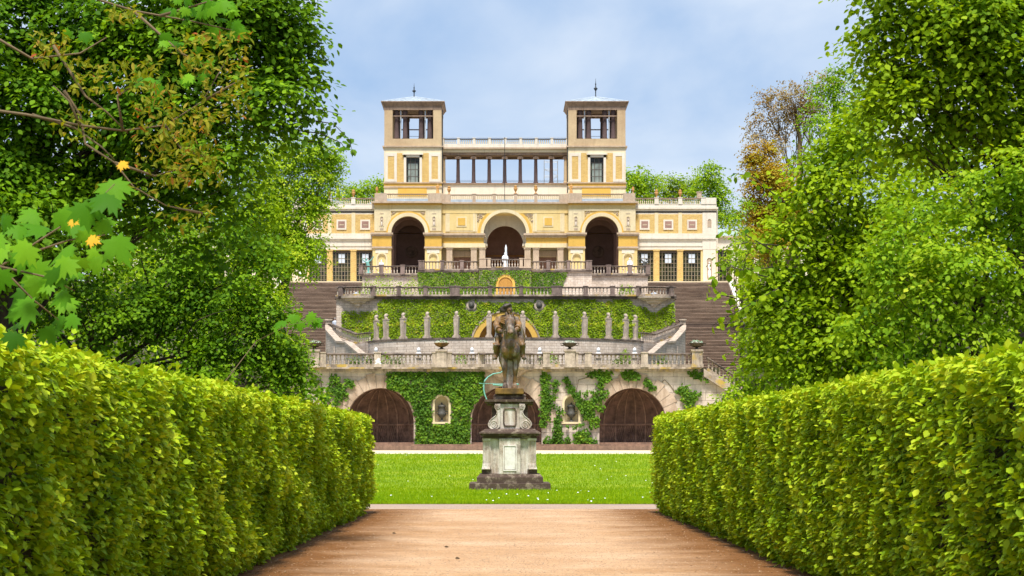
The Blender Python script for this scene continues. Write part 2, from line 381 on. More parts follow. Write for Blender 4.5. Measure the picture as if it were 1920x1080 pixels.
M['leaf_maple'] = G('maple_leaf', [(0.0, (0.03, 0.12, 0.005)), (0.5, (0.09, 0.27, 0.008)), (1.0, (0.20, 0.42, 0.014))], 0.4)
M['leaf_yellow'] = G('yellowed_leaf', [(0.0, (0.70, 0.36, 0.02)), (1.0, (0.80, 0.55, 0.04))], 0.35)
M['ivy_dark'] = G('ivy_leaf', [(0.0, (0.03, 0.08, 0.010)), (0.45, (0.08, 0.18, 0.014)), (0.8, (0.16, 0.29, 0.016)), (1.0, (0.30, 0.40, 0.03))], 0.2)
M['ivy_light'] = G('trimmed_ivy_leaf', [(0.0, (0.10, 0.17, 0.008)), (0.4, (0.22, 0.34, 0.010)), (0.8, (0.35, 0.46, 0.015)), (1.0, (0.56, 0.42, 0.05))], 0.2)
M['box_leaf'] = G('boxwood_leaf', [(0.0, (0.10, 0.22, 0.015)), (0.6, (0.24, 0.38, 0.02)), (1.0, (0.40, 0.50, 0.03))], 0.2)
M['grass_blade'] = G('grass_blade', [(0.0, (0.14, 0.27, 0.003)), (0.5, (0.27, 0.41, 0.004)), (1.0, (0.44, 0.52, 0.010))], 0.35)
M['petal'] = plain('white_petal', (0.8, 0.8, 0.75), 0.6, 0, 0.05)
M['skin'] = plain('skin', (0.50, 0.30, 0.21), 0.6, 0, 0.05)
M['shirt'] = plain('pale_blue_shirt', (0.56, 0.62, 0.74), 0.8, 0, 0.12)
M['trousers'] = plain('dark_trousers', (0.03, 0.035, 0.06), 0.8)
M['hair'] = plain('grey_hair', (0.35, 0.32, 0.30), 0.8)
def lawnb(N):
    v = coords(N); n = noise(N, v, 0.35, 6, 0.6); n2 = noise(N, v, 9, 5, 0.7)
    c = ramp(N, n, [(0.3, (0.15, 0.25, 0.003)), (0.5, (0.23, 0.34, 0.004)), (0.7, (0.33, 0.38, 0.008))])
    c = mixc(N, 0.75, c, ramp(N, n2, [(0.25, 0.5), (0.75, 1.3)]), 'MULTIPLY')
    return princ(N, c, 0.9, bump(N, n2, 0.8, 0.05))
M['lawn'] = mat('lawn_grass', lawnb)
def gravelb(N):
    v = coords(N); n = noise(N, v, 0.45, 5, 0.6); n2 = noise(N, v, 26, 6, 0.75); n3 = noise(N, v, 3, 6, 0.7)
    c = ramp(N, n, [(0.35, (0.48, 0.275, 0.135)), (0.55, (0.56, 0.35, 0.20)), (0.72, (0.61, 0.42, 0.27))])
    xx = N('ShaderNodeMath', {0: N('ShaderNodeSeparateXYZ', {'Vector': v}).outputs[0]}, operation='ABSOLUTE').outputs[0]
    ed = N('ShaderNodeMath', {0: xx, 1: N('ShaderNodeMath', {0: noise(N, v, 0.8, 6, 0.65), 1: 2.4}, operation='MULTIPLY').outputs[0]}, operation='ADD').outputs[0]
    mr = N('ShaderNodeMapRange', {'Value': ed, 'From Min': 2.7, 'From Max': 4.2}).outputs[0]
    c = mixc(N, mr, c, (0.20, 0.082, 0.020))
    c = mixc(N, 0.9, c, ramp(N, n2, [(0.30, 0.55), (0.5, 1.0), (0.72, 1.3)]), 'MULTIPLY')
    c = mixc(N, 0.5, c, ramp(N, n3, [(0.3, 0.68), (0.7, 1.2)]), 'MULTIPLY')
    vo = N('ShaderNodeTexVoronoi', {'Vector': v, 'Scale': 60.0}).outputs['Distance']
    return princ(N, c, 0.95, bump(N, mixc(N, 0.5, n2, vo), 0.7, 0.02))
M['gravel'] = mat('orange_gravel', gravelb)
def grav2(N):
    v = coords(N); n2 = noise(N, v, 20, 6, 0.75); n = noise(N, v, 0.6, 4)
    c = mixc(N, ramp(N, n, [(0.35, 0), (0.7, 1)]), (0.38, 0.28, 0.22), (0.44, 0.31, 0.215))
    c = mixc(N, 0.9, c, ramp(N, n2, [(0.30, 0.65), (0.72, 1.25)]), 'MULTIPLY')
    return princ(N, c, 0.95, bump(N, n2, 0.6, 0.02))
M['gravel_grey'] = mat('greyish_gravel', grav2)
M['pale_path'] = plain('pale_sand', (0.74, 0.62, 0.42), 0.95, 0, 0.15, 12)
M['soil'] = stone('terrace_soil', (0.10, 0.09, 0.04), (0.04, 0.05, 0.015), 0.7, 1.0, False)
# ------------------------------------------------------------------ ground
def gz(x, y):
    y = float(y); ax = abs(x)
    if y < 78: base = 0
    elif y < 120: base = 1.15*(y-78)/42
    elif y < 129: base = 1.15 + 0.2*(y-120)/9
    else: base = 1.35
    t = min(1, max(0, (y-126)/80)); rise = 16.0*t
    k = min(1, max(0, (ax-15-max(0, (165-y))*0.05)/8.0))
    if y > 226: k = 1
    if y < 129: k = 0
    return base + rise*k
def ground():
    xs = [-3000, -800, -300, -120, -70, -45, -35, -30, -27, -25, -23, -21, -19, -17, -15, -11, -7, -3.3, 0]
    xs = xs + [-x for x in xs[-2::-1]]
    ys = [-60, -10, 0, 10, 25, 40, 50, 58, 68, 78, 90, 105, 120, 127, 129, 135, 145, 155, 165, 175, 185, 195, 206, 214, 226, 232, 300, 600, 1500, 5000]
    m = MB(); n = len(xs)
    m.add([(x, y, gz(x, y)-0.03) for y in ys for x in xs], [(j*n+i, j*n+i+1, (j+1)*n+i+1, (j+1)*n+i) for j in range(len(ys)-1) for i in range(n-1)])
    tag(part(m, 'ground', M['soil'], smooth=True), kind='structure')
ground()
def sheet(name, x0, x1, ys, mt, dz, kind='structure'):
    m = MB(); xs = np.linspace(x0, x1, 9)
    m.add([(x, y, gz(0, y)+dz) for y in ys for x in xs], [(j*9+i, j*9+i+1, (j+1)*9+i+1, (j+1)*9+i) for j in range(len(ys)-1) for i in range(8)])
    return tag(part(m, name, mt), kind=kind)
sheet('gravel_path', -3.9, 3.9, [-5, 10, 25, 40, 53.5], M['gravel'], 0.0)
sheet('cross_path', -30, 30, [53.5, 56, 58], M['gravel_grey'], 0.0)
sheet('lawn', -34, 34, [58, 68, 78, 92, 106, 118.5], M['lawn'], 0.012)
sheet('sand_path', -34, 34, [118.5, 122, 126.6], M['pale_path'], 0.004)

# ------------------------------------------------------------------ leaves
OVAL = (np.array([(0,0,0), (-.30,.22,.05), (-.38,.58,.06), (0,1,-.04), (.38,.58,.06), (.30,.22,.05)], float), [(0,3,2,1), (0,5,4,3)])
SLIM = (np.array([(0,0,0), (-.17,.3,.04), (-.17,.65,.03), (0,1,-.08), (.17,.65,.03), (.17,.3,.04)], float), [(0,3,2,1), (0,5,4,3)])
BLADE = (np.array([(-.12,0,0), (.12,0,0), (0,1,.25)], float), [(0,1,2)])
DAISY = (np.array([(-.5,-.5,0), (.5,-.5,0), (.5,.5,0), (-.5,.5,0)], float), [(0,1,2,3)])
def maple_t():
    half = [(0,0), (.10,.10), (.42,-.02), (.34,.14), (.62,.22), (.44,.34), (.70,.62), (.46,.56), (.44,.72), (.22,.56), (.26,.86), (.12,.80)]
    tip = (0, 1.12)
    pts = half + [tip] + [(-x, y) for x, y in half[:0:-1]]
    v = [(0, .36, .03)] + [(x, y, -.34*abs(x)**1.3 - .28*max(0, y-.4)) for x, y in pts]
    n = len(pts)
    return (np.array(v, float), [(0, 1+i, 1+(i+1) % n) for i in range(n)])
MAPLE = maple_t()
def unit(a): return a/np.maximum(np.linalg.norm(a, axis=1, keepdims=True), 1e-9)
def leafmesh(name, Ps, dirs, nrms, size, tint, tmpl, mt, parent=None, off=(0, 0, 0)):
    """one mesh of many leaves: Ps positions, dirs the way each leaf points, nrms roughly its face normal"""
    T, fc = tmpl; N_ = len(Ps); k = len(T)
    d = unit(dirs); u = unit(np.cross(d, nrms)); n = np.cross(u, d)
    s = np.asarray(size, float).reshape(-1, 1, 1)*np.ones((N_, 1, 1))
    V = (Ps - np.asarray(off))[:, None, :] + s*(T[None, :, 0:1]*u[:, None, :] + T[None, :, 1:2]*d[:, None, :] + T[None, :, 2:3]*n[:, None, :])
    V = V.reshape(-1, 3)
    fl = np.concatenate([np.array(f) for f in fc]); ls = np.array([len(f) for f in fc]); nl = len(fl)
    loops = (np.arange(N_)[:, None]*k + fl[None, :]).ravel()
    tot = np.tile(ls, N_); st = np.concatenate([[0], np.cumsum(tot)[:-1]])
    me = bpy.data.meshes.new(name)
    me.vertices.add(len(V)); me.vertices.foreach_set('co', V.astype(np.float32).ravel())
    me.loops.add(len(loops)); me.loops.foreach_set('vertex_index', loops.astype(np.int32))
    me.polygons.add(len(tot)); me.polygons.foreach_set('loop_start', st.astype(np.int32))
    try: me.polygons.foreach_set('loop_total', tot.astype(np.int32))
    except Exception: pass
    me.update(calc_edges=True)
    at = me.attributes.new('tint', 'FLOAT', 'FACE')
    at.data.foreach_set('value', np.clip(np.repeat(tint, len(ls)), 0, 1).astype(np.float32))
    me.materials.append(mt)
    o = bpy.data.objects.new(name, me); col.objects.link(o); o.parent = parent
    return o
def wob(P, f, seed):                         # cheap smooth noise, about -1..1
    r = np.random.default_rng(seed); o = np.zeros(len(P))
    for i in range(5):
        k = r.normal(size=3)*f*(1+i*0.6); o += np.sin(P @ k + r.uniform(0, 6.28))/(1+i*0.4)
    return o/2.4

# ------------------------------------------------------------------ hedges
def hedge(side, label):
    # planted along the path, its end at the cross path
    name = 'clipped_hedge'
    x_in = 3.42*side; th = 1.5; y0, y1, H = 8.5, 51.0, 2.25
    t = thing(name, label, 'hedge', (x_in+side*th/2, 30, 0), 'clipped hornbeam hedges lining the path')
    m = MB(); m.box(x_in+side*0.20, x_in+side*(th-0.2), y0+.2, y1-0.22, 0.12, H-0.2)
    part(m, 'twig_shade_core', M['hedge_core'], t)  # solid dark box stands for twigs and shade inside the hedge
    Ps, Nn = [], []
    def face(n, fx, nrm):
        a = rng.uniform(size=(n, 2)); p = fx(a[:, 0], a[:, 1]); Ps.append(p); Nn.append(np.tile(nrm, (n, 1)))
    # inner face, denser near the camera end (where leaves show large), so weight by 1
    A = (y1-y0)*H
    face(int(A*1350), lambda a, b: np.stack([np.full_like(a, x_in), y0+(y1-y0)*a, 0.02+H*b-0.0], 1), (-side, 0, 0))
    face(int((y1-y0)*th*800), lambda a, b: np.stack([x_in+side*th*a, y0+(y1-y0)*b, np.full_like(a, H)], 1), (0, 0, 1))
    face(int(A*110), lambda a, b: np.stack([np.full_like(a, x_in+side*th), y0+(y1-y0)*a, H*b], 1), (side, 0, 0))
    face(int(th*H*600), lambda a, b: np.stack([x_in+side*th*a, np.full_like(a, y1), H*b], 1), (0, 1, 0))
    face(int(th*H*500), lambda a, b: np.stack([x_in+side*th*a, np.full_like(a, y0), H*b], 1), (0, -1, 0))
    P = np.concatenate(Ps); Nv = np.concatenate(Nn)
    disp = 0.10*wob(P*np.array([1, 1, .8]), 3.2, 11+side) + 0.075*wob(P, 9, 5) + 0.05*wob(P*np.array([1, 1, 2.]), 22, 6) + 0.08*wob(P*np.array([1, 1, .12]), 4.5, 21+side)
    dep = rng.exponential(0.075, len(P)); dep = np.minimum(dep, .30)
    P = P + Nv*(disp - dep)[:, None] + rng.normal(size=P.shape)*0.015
    gap_ = (wob(P*np.array([1, 1, 1.9]), 13, 61+side) < -0.42) & (dep < .13) & (rng.uniform(size=len(P)) < .9)
    P, Nv, dep, disp = P[~gap_], Nv[~gap_], dep[~gap_], disp[~gap_]
    # rounded far corner, roots pulled in, upper edge uneven
    low = np.clip((0.35-P[:, 2])/0.35, 0, 1); P[:, 0] += side*0.16*low*(np.abs(Nv[:, 0]) > .5)*(np.sign(Nv[:, 0]) == -side)
    P[:, 2] = np.clip(P[:, 2], 0.03, H+.045+.02*wob(P, 1.5, 9))
    top = np.array([0, 0, 1.0]); n = len(P)
    dirs = Nv*0.75 + np.array([0, -0.35, -0.30]) + rng.normal(size=(n, 3))*0.50
    nr = Nv*0.42 + top*1.15 + rng.normal(size=(n, 3))*0.42
    size = rng.uniform(0.048, 0.088, n)
    clump = wob(P, 2.2, 31+side)*0.16 + 0.12*wob(P, 7, 41)
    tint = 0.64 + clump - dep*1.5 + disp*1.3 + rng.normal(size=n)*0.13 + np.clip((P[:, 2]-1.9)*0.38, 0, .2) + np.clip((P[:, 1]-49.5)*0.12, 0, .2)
    tint = np.where(rng.uniform(size=n) < 0.03, tint+.25, tint)
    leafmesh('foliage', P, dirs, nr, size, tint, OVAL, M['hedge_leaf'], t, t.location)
    # young shoots standing out of the clipped top
    k = 150; q = np.stack([x_in+side*rng.uniform(-.03, th, k), rng.uniform(y0, y1, k), np.full(k, H)], 1)
    pp = np.repeat(q, 4, 0); hh = np.tile(np.array([.02, .06, .10, .13]), k); pp[:, 2] += hh*np.repeat(rng.uniform(.4, 1.3, k), 4)
    leafmesh('young_shoots', pp, rng.normal(size=(4*k, 3))+np.array([0, 0, .5]), rng.normal(size=(4*k, 3))+top, rng.uniform(.04, .07, 4*k), rng.uniform(.6, 1, 4*k), OVAL, M['hedge_leaf'], t, t.location)
hedge(-1, 'tall clipped hornbeam hedge along the left side of the gravel path')
hedge(1, 'tall clipped hornbeam hedge along the right side of the gravel path')

# ------------------------------------------------------------------ trees
def limb_curve(a, b, sag=0.12, n=6, seed=0):
    a, b = Vector(a), Vector(b); rr = random.Random(seed); out_ = []
    d = (b-a).length
    o1 = Vector((rr.uniform(-1, 1), rr.uniform(-1, 1), rr.uniform(-.2, 1)))*d*sag
    for i in range(n+1):
        t = i/n; out_.append(a.lerp(b, t) + o1*math.sin(math.pi*t) + Vector((rr.uniform(-1, 1), rr.uniform(-1, 1), rr.uniform(-1, 1)))*d*0.025*(0 < i < n))
    return out_
def tree(name, label, cat, base, clumps, leaf, size, dens, tmpl=OVAL, seed=1, trunk_r=0.28, bark='bark', droop=0.35, group=None, gap=0.0, tshift=0.0, inner=0.45, twigs=2, front=True, tips=0):
    """clumps: (x, y, z, radius); leaves gather in small bunches on and inside each clump"""
    r = np.random.default_rng(seed)
    t = thing(name, label, cat, base, group)
    cl = np.array(clumps, float); c0 = cl[:, :3].mean(0); zt = np.percentile(cl[:, 2], 60)
    m = MB()
    top = (base[0]*0.6+c0[0]*0.4, base[1]*0.7+c0[1]*0.3, zt)
    tr = limb_curve((base[0], base[1], base[2]-0.3), top, 0.03, 8, seed)
    m.tube(tr, [trunk_r*(1-0.75*i/8) for i in range(9)], 8)
    lm = MB()
    for i, c in enumerate(cl):
        h = min(max((c[2]-base[2])/(zt-base[2]+1e-6)*0.7, 0.12), 0.97); k = int(h*8); a = tr[k]
        cv = limb_curve(a, c[:3], 0.12, 6, seed*50+i); r0 = max(0.02, min(trunk_r*0.4, 0.035*c[3]+0.02))
        lm.tube(cv, [r0*(1-0.8*j/6) for j in range(7)], 5, False)
        for j in range(twigs):
            v = r.normal(size=3); v[2] = abs(v[2])*0.6; v = v/np.linalg.norm(v)*c[3]*0.95
            cw = limb_curve(cv[4], Vector(c[:3])+Vector(v), 0.15, 4, seed*99+i*7+j)
            lm.tube(cw, [r0*0.4, r0*.32, r0*.24, r0*.16, r0*.08], 4, False)
    part(m, 'trunk', M[bark], t, True); part(lm, 'limbs', M[bark], t, True)
    Ps, Ns, Tn, LDs, LNs = [], [], [], [], []
    for i, c in enumerate(cl):
        A = 4*math.pi*c[3]**2; nb = int(A*dens/11)+3
        nbo = max(7, int(11*min(2.0, c[3]/1.2)))          # boughs: flattened pads of foliage with hollows between them
        bd = unit(r.normal(size=(nbo, 3))*np.array([1, 1, .85])+np.array([0, -.25, .1])); bc = c[:3]+bd*(c[3]*r.uniform(.45, .92, nbo))[:, None]*np.array([1, 1, .9])
        br = c[3]*r.uniform(.30, .52, nbo); btn = r.normal(size=nbo)*.09
        k_ = r.integers(nbo, size=nb); w_ = unit(r.normal(size=(nb, 3))+np.array([0, 0, .55])); q_ = r.uniform(.35, 1, nb)**.5
        B = bc[k_]+w_*(br[k_]*q_)[:, None]*np.array([1, 1, .52]); B[:, 2] -= .18*br[k_]*(w_[:, 0]**2+w_[:, 1]**2)
        fillm = r.uniform(size=nb) < .22; vf = unit(r.normal(size=(nb, 3))); B[fillm] = (c[:3]+vf*(c[3]*r.uniform(.2, .95, nb))[:, None])[fillm]
        v = unit(B-c[:3]); rad = np.linalg.norm(B-c[:3], axis=1)
        if front:
            keep = (v[:, 1] < 0.25) | (r.uniform(size=nb) < 0.45); B = B[keep]; v = v[keep]; rad = rad[keep]; k_ = k_[keep]; w_ = w_[keep]; nb = len(B)
        v = unit(v+w_*.5)
        if gap:
            g = wob(B, 1.1/c[3]**0.5, seed+77) > gap-0.6; B = B[g]; v = v[g]; rad = rad[g]; k_ = k_[g]; w_ = w_[g]; nb = len(B)
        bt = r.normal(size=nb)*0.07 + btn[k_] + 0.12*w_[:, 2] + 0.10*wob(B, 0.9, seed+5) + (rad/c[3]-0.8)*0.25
        per = 11                             # each bunch is a drooping spray: leaves left and right of a twig
        d = unit(v*np.array([1, 1, .35]) + r.normal(size=(nb, 3))*.55 + np.array([0, 0, -.18]))
        up = np.tile((0, 0, 1.), (nb, 1)); us = unit(np.cross(d, up)); t_ = np.linspace(-.45, 1, per); al = np.where(np.arange(per) % 2, 1., -1.); al[-1] = 0
        Ls = size*r.uniform(3.6, 6.2, nb)
        L_ = B[:, None, :] + d[:, None, :]*(Ls[:, None]*t_)[:, :, None] + us[:, None, :]*(al*size*.45)[None, :, None] - up[:, None, :]*(Ls[:, None]*.28*np.clip(t_, 0, 1)**2)[:, :, None] + r.normal(size=(nb, per, 3))*size*.28
        LD = d[:, None, :]*.6 + us[:, None, :]*al[None, :, None]*.8 + np.array([0, 0, -droop-.15]) + r.normal(size=(nb, per, 3))*.35
        LN = up[:, None, :]*.9 + v[:, None, :]*.55 + us[:, None, :]*al[None, :, None]*.35 + r.normal(size=(nb, per, 3))*.38
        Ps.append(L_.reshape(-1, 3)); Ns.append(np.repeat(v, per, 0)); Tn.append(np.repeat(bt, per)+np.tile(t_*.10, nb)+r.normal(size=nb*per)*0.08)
        LDs.append(LD.reshape(-1, 3)); LNs.append(LN.reshape(-1, 3))
    P = np.concatenate(Ps); V = np.concatenate(Ns); tint = np.concatenate(Tn)+0.5+tshift; n = len(P)
    # sprays that stick out of the outline
    if tips:
        sp = []; tv = []
        for i in range(tips):
            c = cl[r.integers(len(cl))]; v = r.normal(size=3); v[2] = v[2]*.6+.15; v[1] = -abs(v[1])*.3; v /= np.linalg.norm(v)
            ln = r.uniform(.06, .30)*min(c[3], 1.5)+.10
            for q in range(int(ln/size*1.9)+3):
                s_ = q/(int(ln/size*1.9)+3)
                sp.append(c[:3]+v*np.array([1, 1, .86])*(c[3]*.97+ln*s_)+np.array([0, 0, -0.25*ln*s_*s_])+r.normal(size=3)*size*.45); tv.append(v)
        k_ = len(sp); tv_ = np.array(tv); LDs.append(tv_*.7+r.normal(size=(k_, 3))*.7+np.array([0, 0, -droop])); LNs.append(np.array([0, 0, 1.])+tv_*.4+r.normal(size=(k_, 3))*.5)
        P = np.concatenate([P, np.array(sp)]); V = np.concatenate([V, np.array(tv)]); tint = np.concatenate([tint, r.normal(size=len(sp))*.1+.6+tshift]); n = len(P)
    P = P[:n]
    dirs = np.concatenate(LDs); nr = np.concatenate(LNs)
    leafmesh('crown', P, dirs, nr, size*r.uniform(.7, 1.25, n), tint, tmpl, M[leaf], t, t.location)
    return n
def cp(px, py, rp, D, dy=0.0): return (Xp(px, D), D+dy, Zp(py, D), rp*D/F)
CNT = {}
def T(label, D, base_px, base_r, clumps, leaf, size, dens, name='lime_tree', cat='tree', depth=0.9, bz=None, **k):
    r = random.Random(k.get('seed', 1)*3)
    cl = [cp(px, py, rp, D, r.uniform(-.2, 1.0)*depth*rp*D/F + 0.0) for px, py, rp in clumps]
    x = Xp(base_px, D); z = gz(x, D) if bz is None else bz
    CNT[label] = tree(name, label, cat, (x, D+1.0, z), cl, leaf, size*.92, dens*2.5, **k)
SIDE = 'trees crowding the avenue'
# left side, near to far
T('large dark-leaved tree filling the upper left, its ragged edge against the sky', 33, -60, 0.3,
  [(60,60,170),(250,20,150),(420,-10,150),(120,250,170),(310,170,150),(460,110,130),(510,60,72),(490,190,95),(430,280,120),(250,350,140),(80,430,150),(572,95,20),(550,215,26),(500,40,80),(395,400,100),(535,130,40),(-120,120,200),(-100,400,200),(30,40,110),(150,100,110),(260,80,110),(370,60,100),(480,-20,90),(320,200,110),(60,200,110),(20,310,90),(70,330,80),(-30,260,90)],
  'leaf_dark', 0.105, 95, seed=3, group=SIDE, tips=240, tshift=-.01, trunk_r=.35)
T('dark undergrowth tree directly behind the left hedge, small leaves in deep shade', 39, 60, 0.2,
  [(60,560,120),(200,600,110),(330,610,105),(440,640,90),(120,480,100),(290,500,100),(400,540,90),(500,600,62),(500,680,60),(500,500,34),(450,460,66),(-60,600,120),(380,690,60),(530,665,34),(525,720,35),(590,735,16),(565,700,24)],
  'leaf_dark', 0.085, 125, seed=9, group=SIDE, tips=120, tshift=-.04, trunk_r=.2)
T('mid-green tree between the dark tree and the left stairway', 64, 430, .2,
  [(450,380,70),(430,480,76),(485,460,46),(410,560,70),(470,560,50),(505,560,24),(430,300,70),(480,320,36),(500,400,26),(510,610,24),(505,490,24),(525,640,18)],
  'leaf_mid', 0.105, 72, seed=12, group=SIDE, tips=120, trunk_r=.25, tshift=.10)
T('bright yellow-green rounded tree beside the left palace wing', 112, 500, .3,
  [(585,330,52),(560,400,58),(600,390,32),(615,300,26),(555,300,50),(590,290,38),(540,470,60),(575,455,28),(530,350,60),(540,500,30),(625,330,20),(632,300,12),(500,560,40),(500,430,60)],
  'leaf_light', 0.14, 55, seed=15, group=SIDE, tips=160, trunk_r=.35, tshift=.10)
T('distant pale tree showing over the left wing balustrade', 236, 690, .3,
  [(665,355,22),(690,350,20),(712,345,18),(650,366,16),(705,362,20),(728,350,18),(675,372,20)], 'leaf_light', 0.24, 16, seed=18, group='trees behind the palace', tips=60, bz=17.3)
# right side
T('large bright-leaved tree filling the upper right corner', 29, 1990, .3,
  [(1700,60,90),(1660,40,44),(1800,30,110),(1900,120,120),(1760,170,105),(1695,160,60),(1705,250,64),(1850,260,110),(1645,120,32),(1632,85,20),(1740,-60,120),(1900,-40,130),(2020,60,160),(2040,300,180),(1840,100,90),(1900,30,90),(1780,60,80),(1870,200,90),(1660,-30,44),(1660,215,34)],
  'leaf_mid', 0.10, 115, seed=23, group=SIDE, tips=200, trunk_r=.35, tshift=-.03)
T('dense bright green lime tree bulging towards the right stairway', 38, 1650, .3,
  [(1590,345,85),(1535,315,44),(1510,370,46),(1630,260,56),(1540,430,80),(1480,440,44),(1630,400,100),(1560,520,95),(1480,520,62),(1446,530,30),(1640,540,90),(1500,600,80),(1440,590,55),(1600,630,90),(1700,480,90),(1530,690,70),(1455,655,48),(1640,700,70),(1428,565,24),(1600,240,40)],
  'leaf_mid', 0.11, 92, seed=27, group=SIDE, tips=240, trunk_r=.3, tshift=.02)
T('light yellow-green sapling thicket above the right hedge', 25, 1900, .2,
  [(1760,400,85),(1850,350,80),(1920,420,90),(1700,460,60),(1800,500,90),(1890,540,85),(1720,560,70),(1800,620,65),(1650,500,38),(1990,350,120),(2000,540,110),(1880,630,60),(1640,600,55),(1740,660,50),(1680,700,40)],
  'leaf_light', 0.07, 190, seed=31, group=SIDE, tips=200, trunk_r=.1, tshift=-.06, inner=.7, depth=1.4)
T('bushy green shrub at the foot of the right terrace steps', 66, 1480, .2,
  [(1440,690,44),(1400,720,28),(1480,650,50),(1430,640,34),(1380,742,16),(1420,690,16),(1500,700,50),(1460,740,40),(1445,600,32),(1420,745,28),(1355,752,10)],
  'leaf_mid', 0.10, 75, seed=36, group=SIDE, tips=130, trunk_r=.1, name='garden_shrub', cat='shrub')
T('leafy shrub hiding the foot of the left terrace steps', 72, 480, .2,
  [(560,690,22),(540,650,30),(520,700,40),(575,735,14),(550,735,26),(500,650,40),(560,640,14),(595,745,9)],
  'leaf_mid', 0.095, 80, seed=38, group=SIDE, tips=90, trunk_r=.1, name='garden_shrub', cat='shrub')
T('sparse copper-brown tree standing tall above the green trees on the right', 150, 1500, .3,
  [(1440,210,26),(1420,250,22),(1470,180,30),(1510,165,28),(1480,220,34),(1540,160,24),(1450,260,28),(1500,210,34),(1530,210,32),(1415,225,13),(1435,180,14),(1560,150,18)],
  'leaf_copper2', 0.15, 17, seed=41, group='copper trees', tips=170, trunk_r=.45, twigs=9, bark='twig', inner=.9)
T('dense orange-copper tree below the sparse brown crown on the right', 146, 1460, .3,
  [(1430,290,28),(1425,340,30),(1440,390,34),(1420,430,24),(1455,330,40),(1460,420,40),(1412,380,16),(1410,300,12),(1440,460,32),(1480,380,45)],
  'leaf_copper', 0.16, 75, seed=44, group='copper trees', tips=120, trunk_r=.35, bark='twig', tshift=.16)
T('fresh light green tree topping the right slope beside the copper crown', 122, 1560, .3,
  [(1560,190,40),(1530,230,34),(1600,170,38),(1590,230,45),(1545,160,24),(1625,210,38),(1575,140,22),(1560,280,45),(1640,160,30)],
  'leaf_light', 0.15, 26, seed=47, group=SIDE, tips=140, trunk_r=.35, tshift=-.08, bark='twig')
T('round green tree behind the palace right of the right tower', 238, 1200, .3,
  [(1195,330,22),(1215,345,24),(1185,350,24),(1228,338,14),(1205,365,26),(1178,330,12)], 'leaf_light', 0.26, 15, seed=51, group='trees behind the palace', tips=60, bz=17.3)
T('low green trees behind the balustrade of the right wing', 246, 1270, .3,
  [(1258,345,20),(1280,345,18),(1300,355,22),(1245,362,20),(1275,366,22),(1310,340,14)], 'leaf_mid', 0.26, 15, seed=53, group='trees behind the palace', tips=60, bz=17.3)
T('tall broad green tree rising past the end of the right wing', 234, 1345, .3,
  [(1325,330,22),(1345,340,18),(1310,355,18),(1335,365,26),(1355,370,16),(1340,400,30),(1365,405,20),(1320,400,26),(1385,410,16),(1335,315,12)], 'leaf_light', 0.26, 16, seed=55, group='trees behind the palace', tips=80, bz=17.3, tshift=-.05)
T('small leafy sapling at the right edge of the palace steps', 132, 1400, .3,
  [(1400,440,18),(1390,480,22),(1402,530,20),(1415,585,22),(1385,495,12),(1425,625,22),(1405,380,14)], 'leaf_light', 0.13, 34, seed=57, group=SIDE, tips=70, trunk_r=.15)
WL = ['woodland tree on the left slope closest to the stairs', 'middle woodland tree on the left slope', 'woodland tree on the left slope beside the gallery', 'woodland tree on the right slope closest to the stairs', 'woodland tree on the right slope behind the gallery', 'outermost woodland tree of the left slope', 'outermost woodland tree of the right slope', 'nearest woodland tree behind the left avenue trees', 'nearest woodland tree behind the right avenue trees']
for i, (px, D, s_) in enumerate([(330, 190, 1), (430, 215, 1.2), (520, 250, 1), (1490, 190, 1), (1600, 220, 1.2), (200, 150, 1.3), (1720, 160, 1.3), (150, 90, 1.1), (1750, 90, 1.1)]):
    z0 = gz(Xp(px, D), D); k = D/F
    cl = [(Xp(px, D)+a*3.4*s_, D+b*2, z0+6*s_+c*3*s_, 2.4*s_) for a, b, c in [(0,0,0), (1,.3,.5), (-1,.2,.4), (0,.5,1.4), (.6,-.5,-.7), (-.7,-.4,-.8), (.4,.6,2), (1.3,0,-.6), (-1.3,0,-.5)]]
    tree('woodland_tree', WL[i], 'tree', (Xp(px, D), D, z0), cl, 'leaf_mid', 0.28, 9, seed=60+i, group='woodland on the slopes', trunk_r=.4)

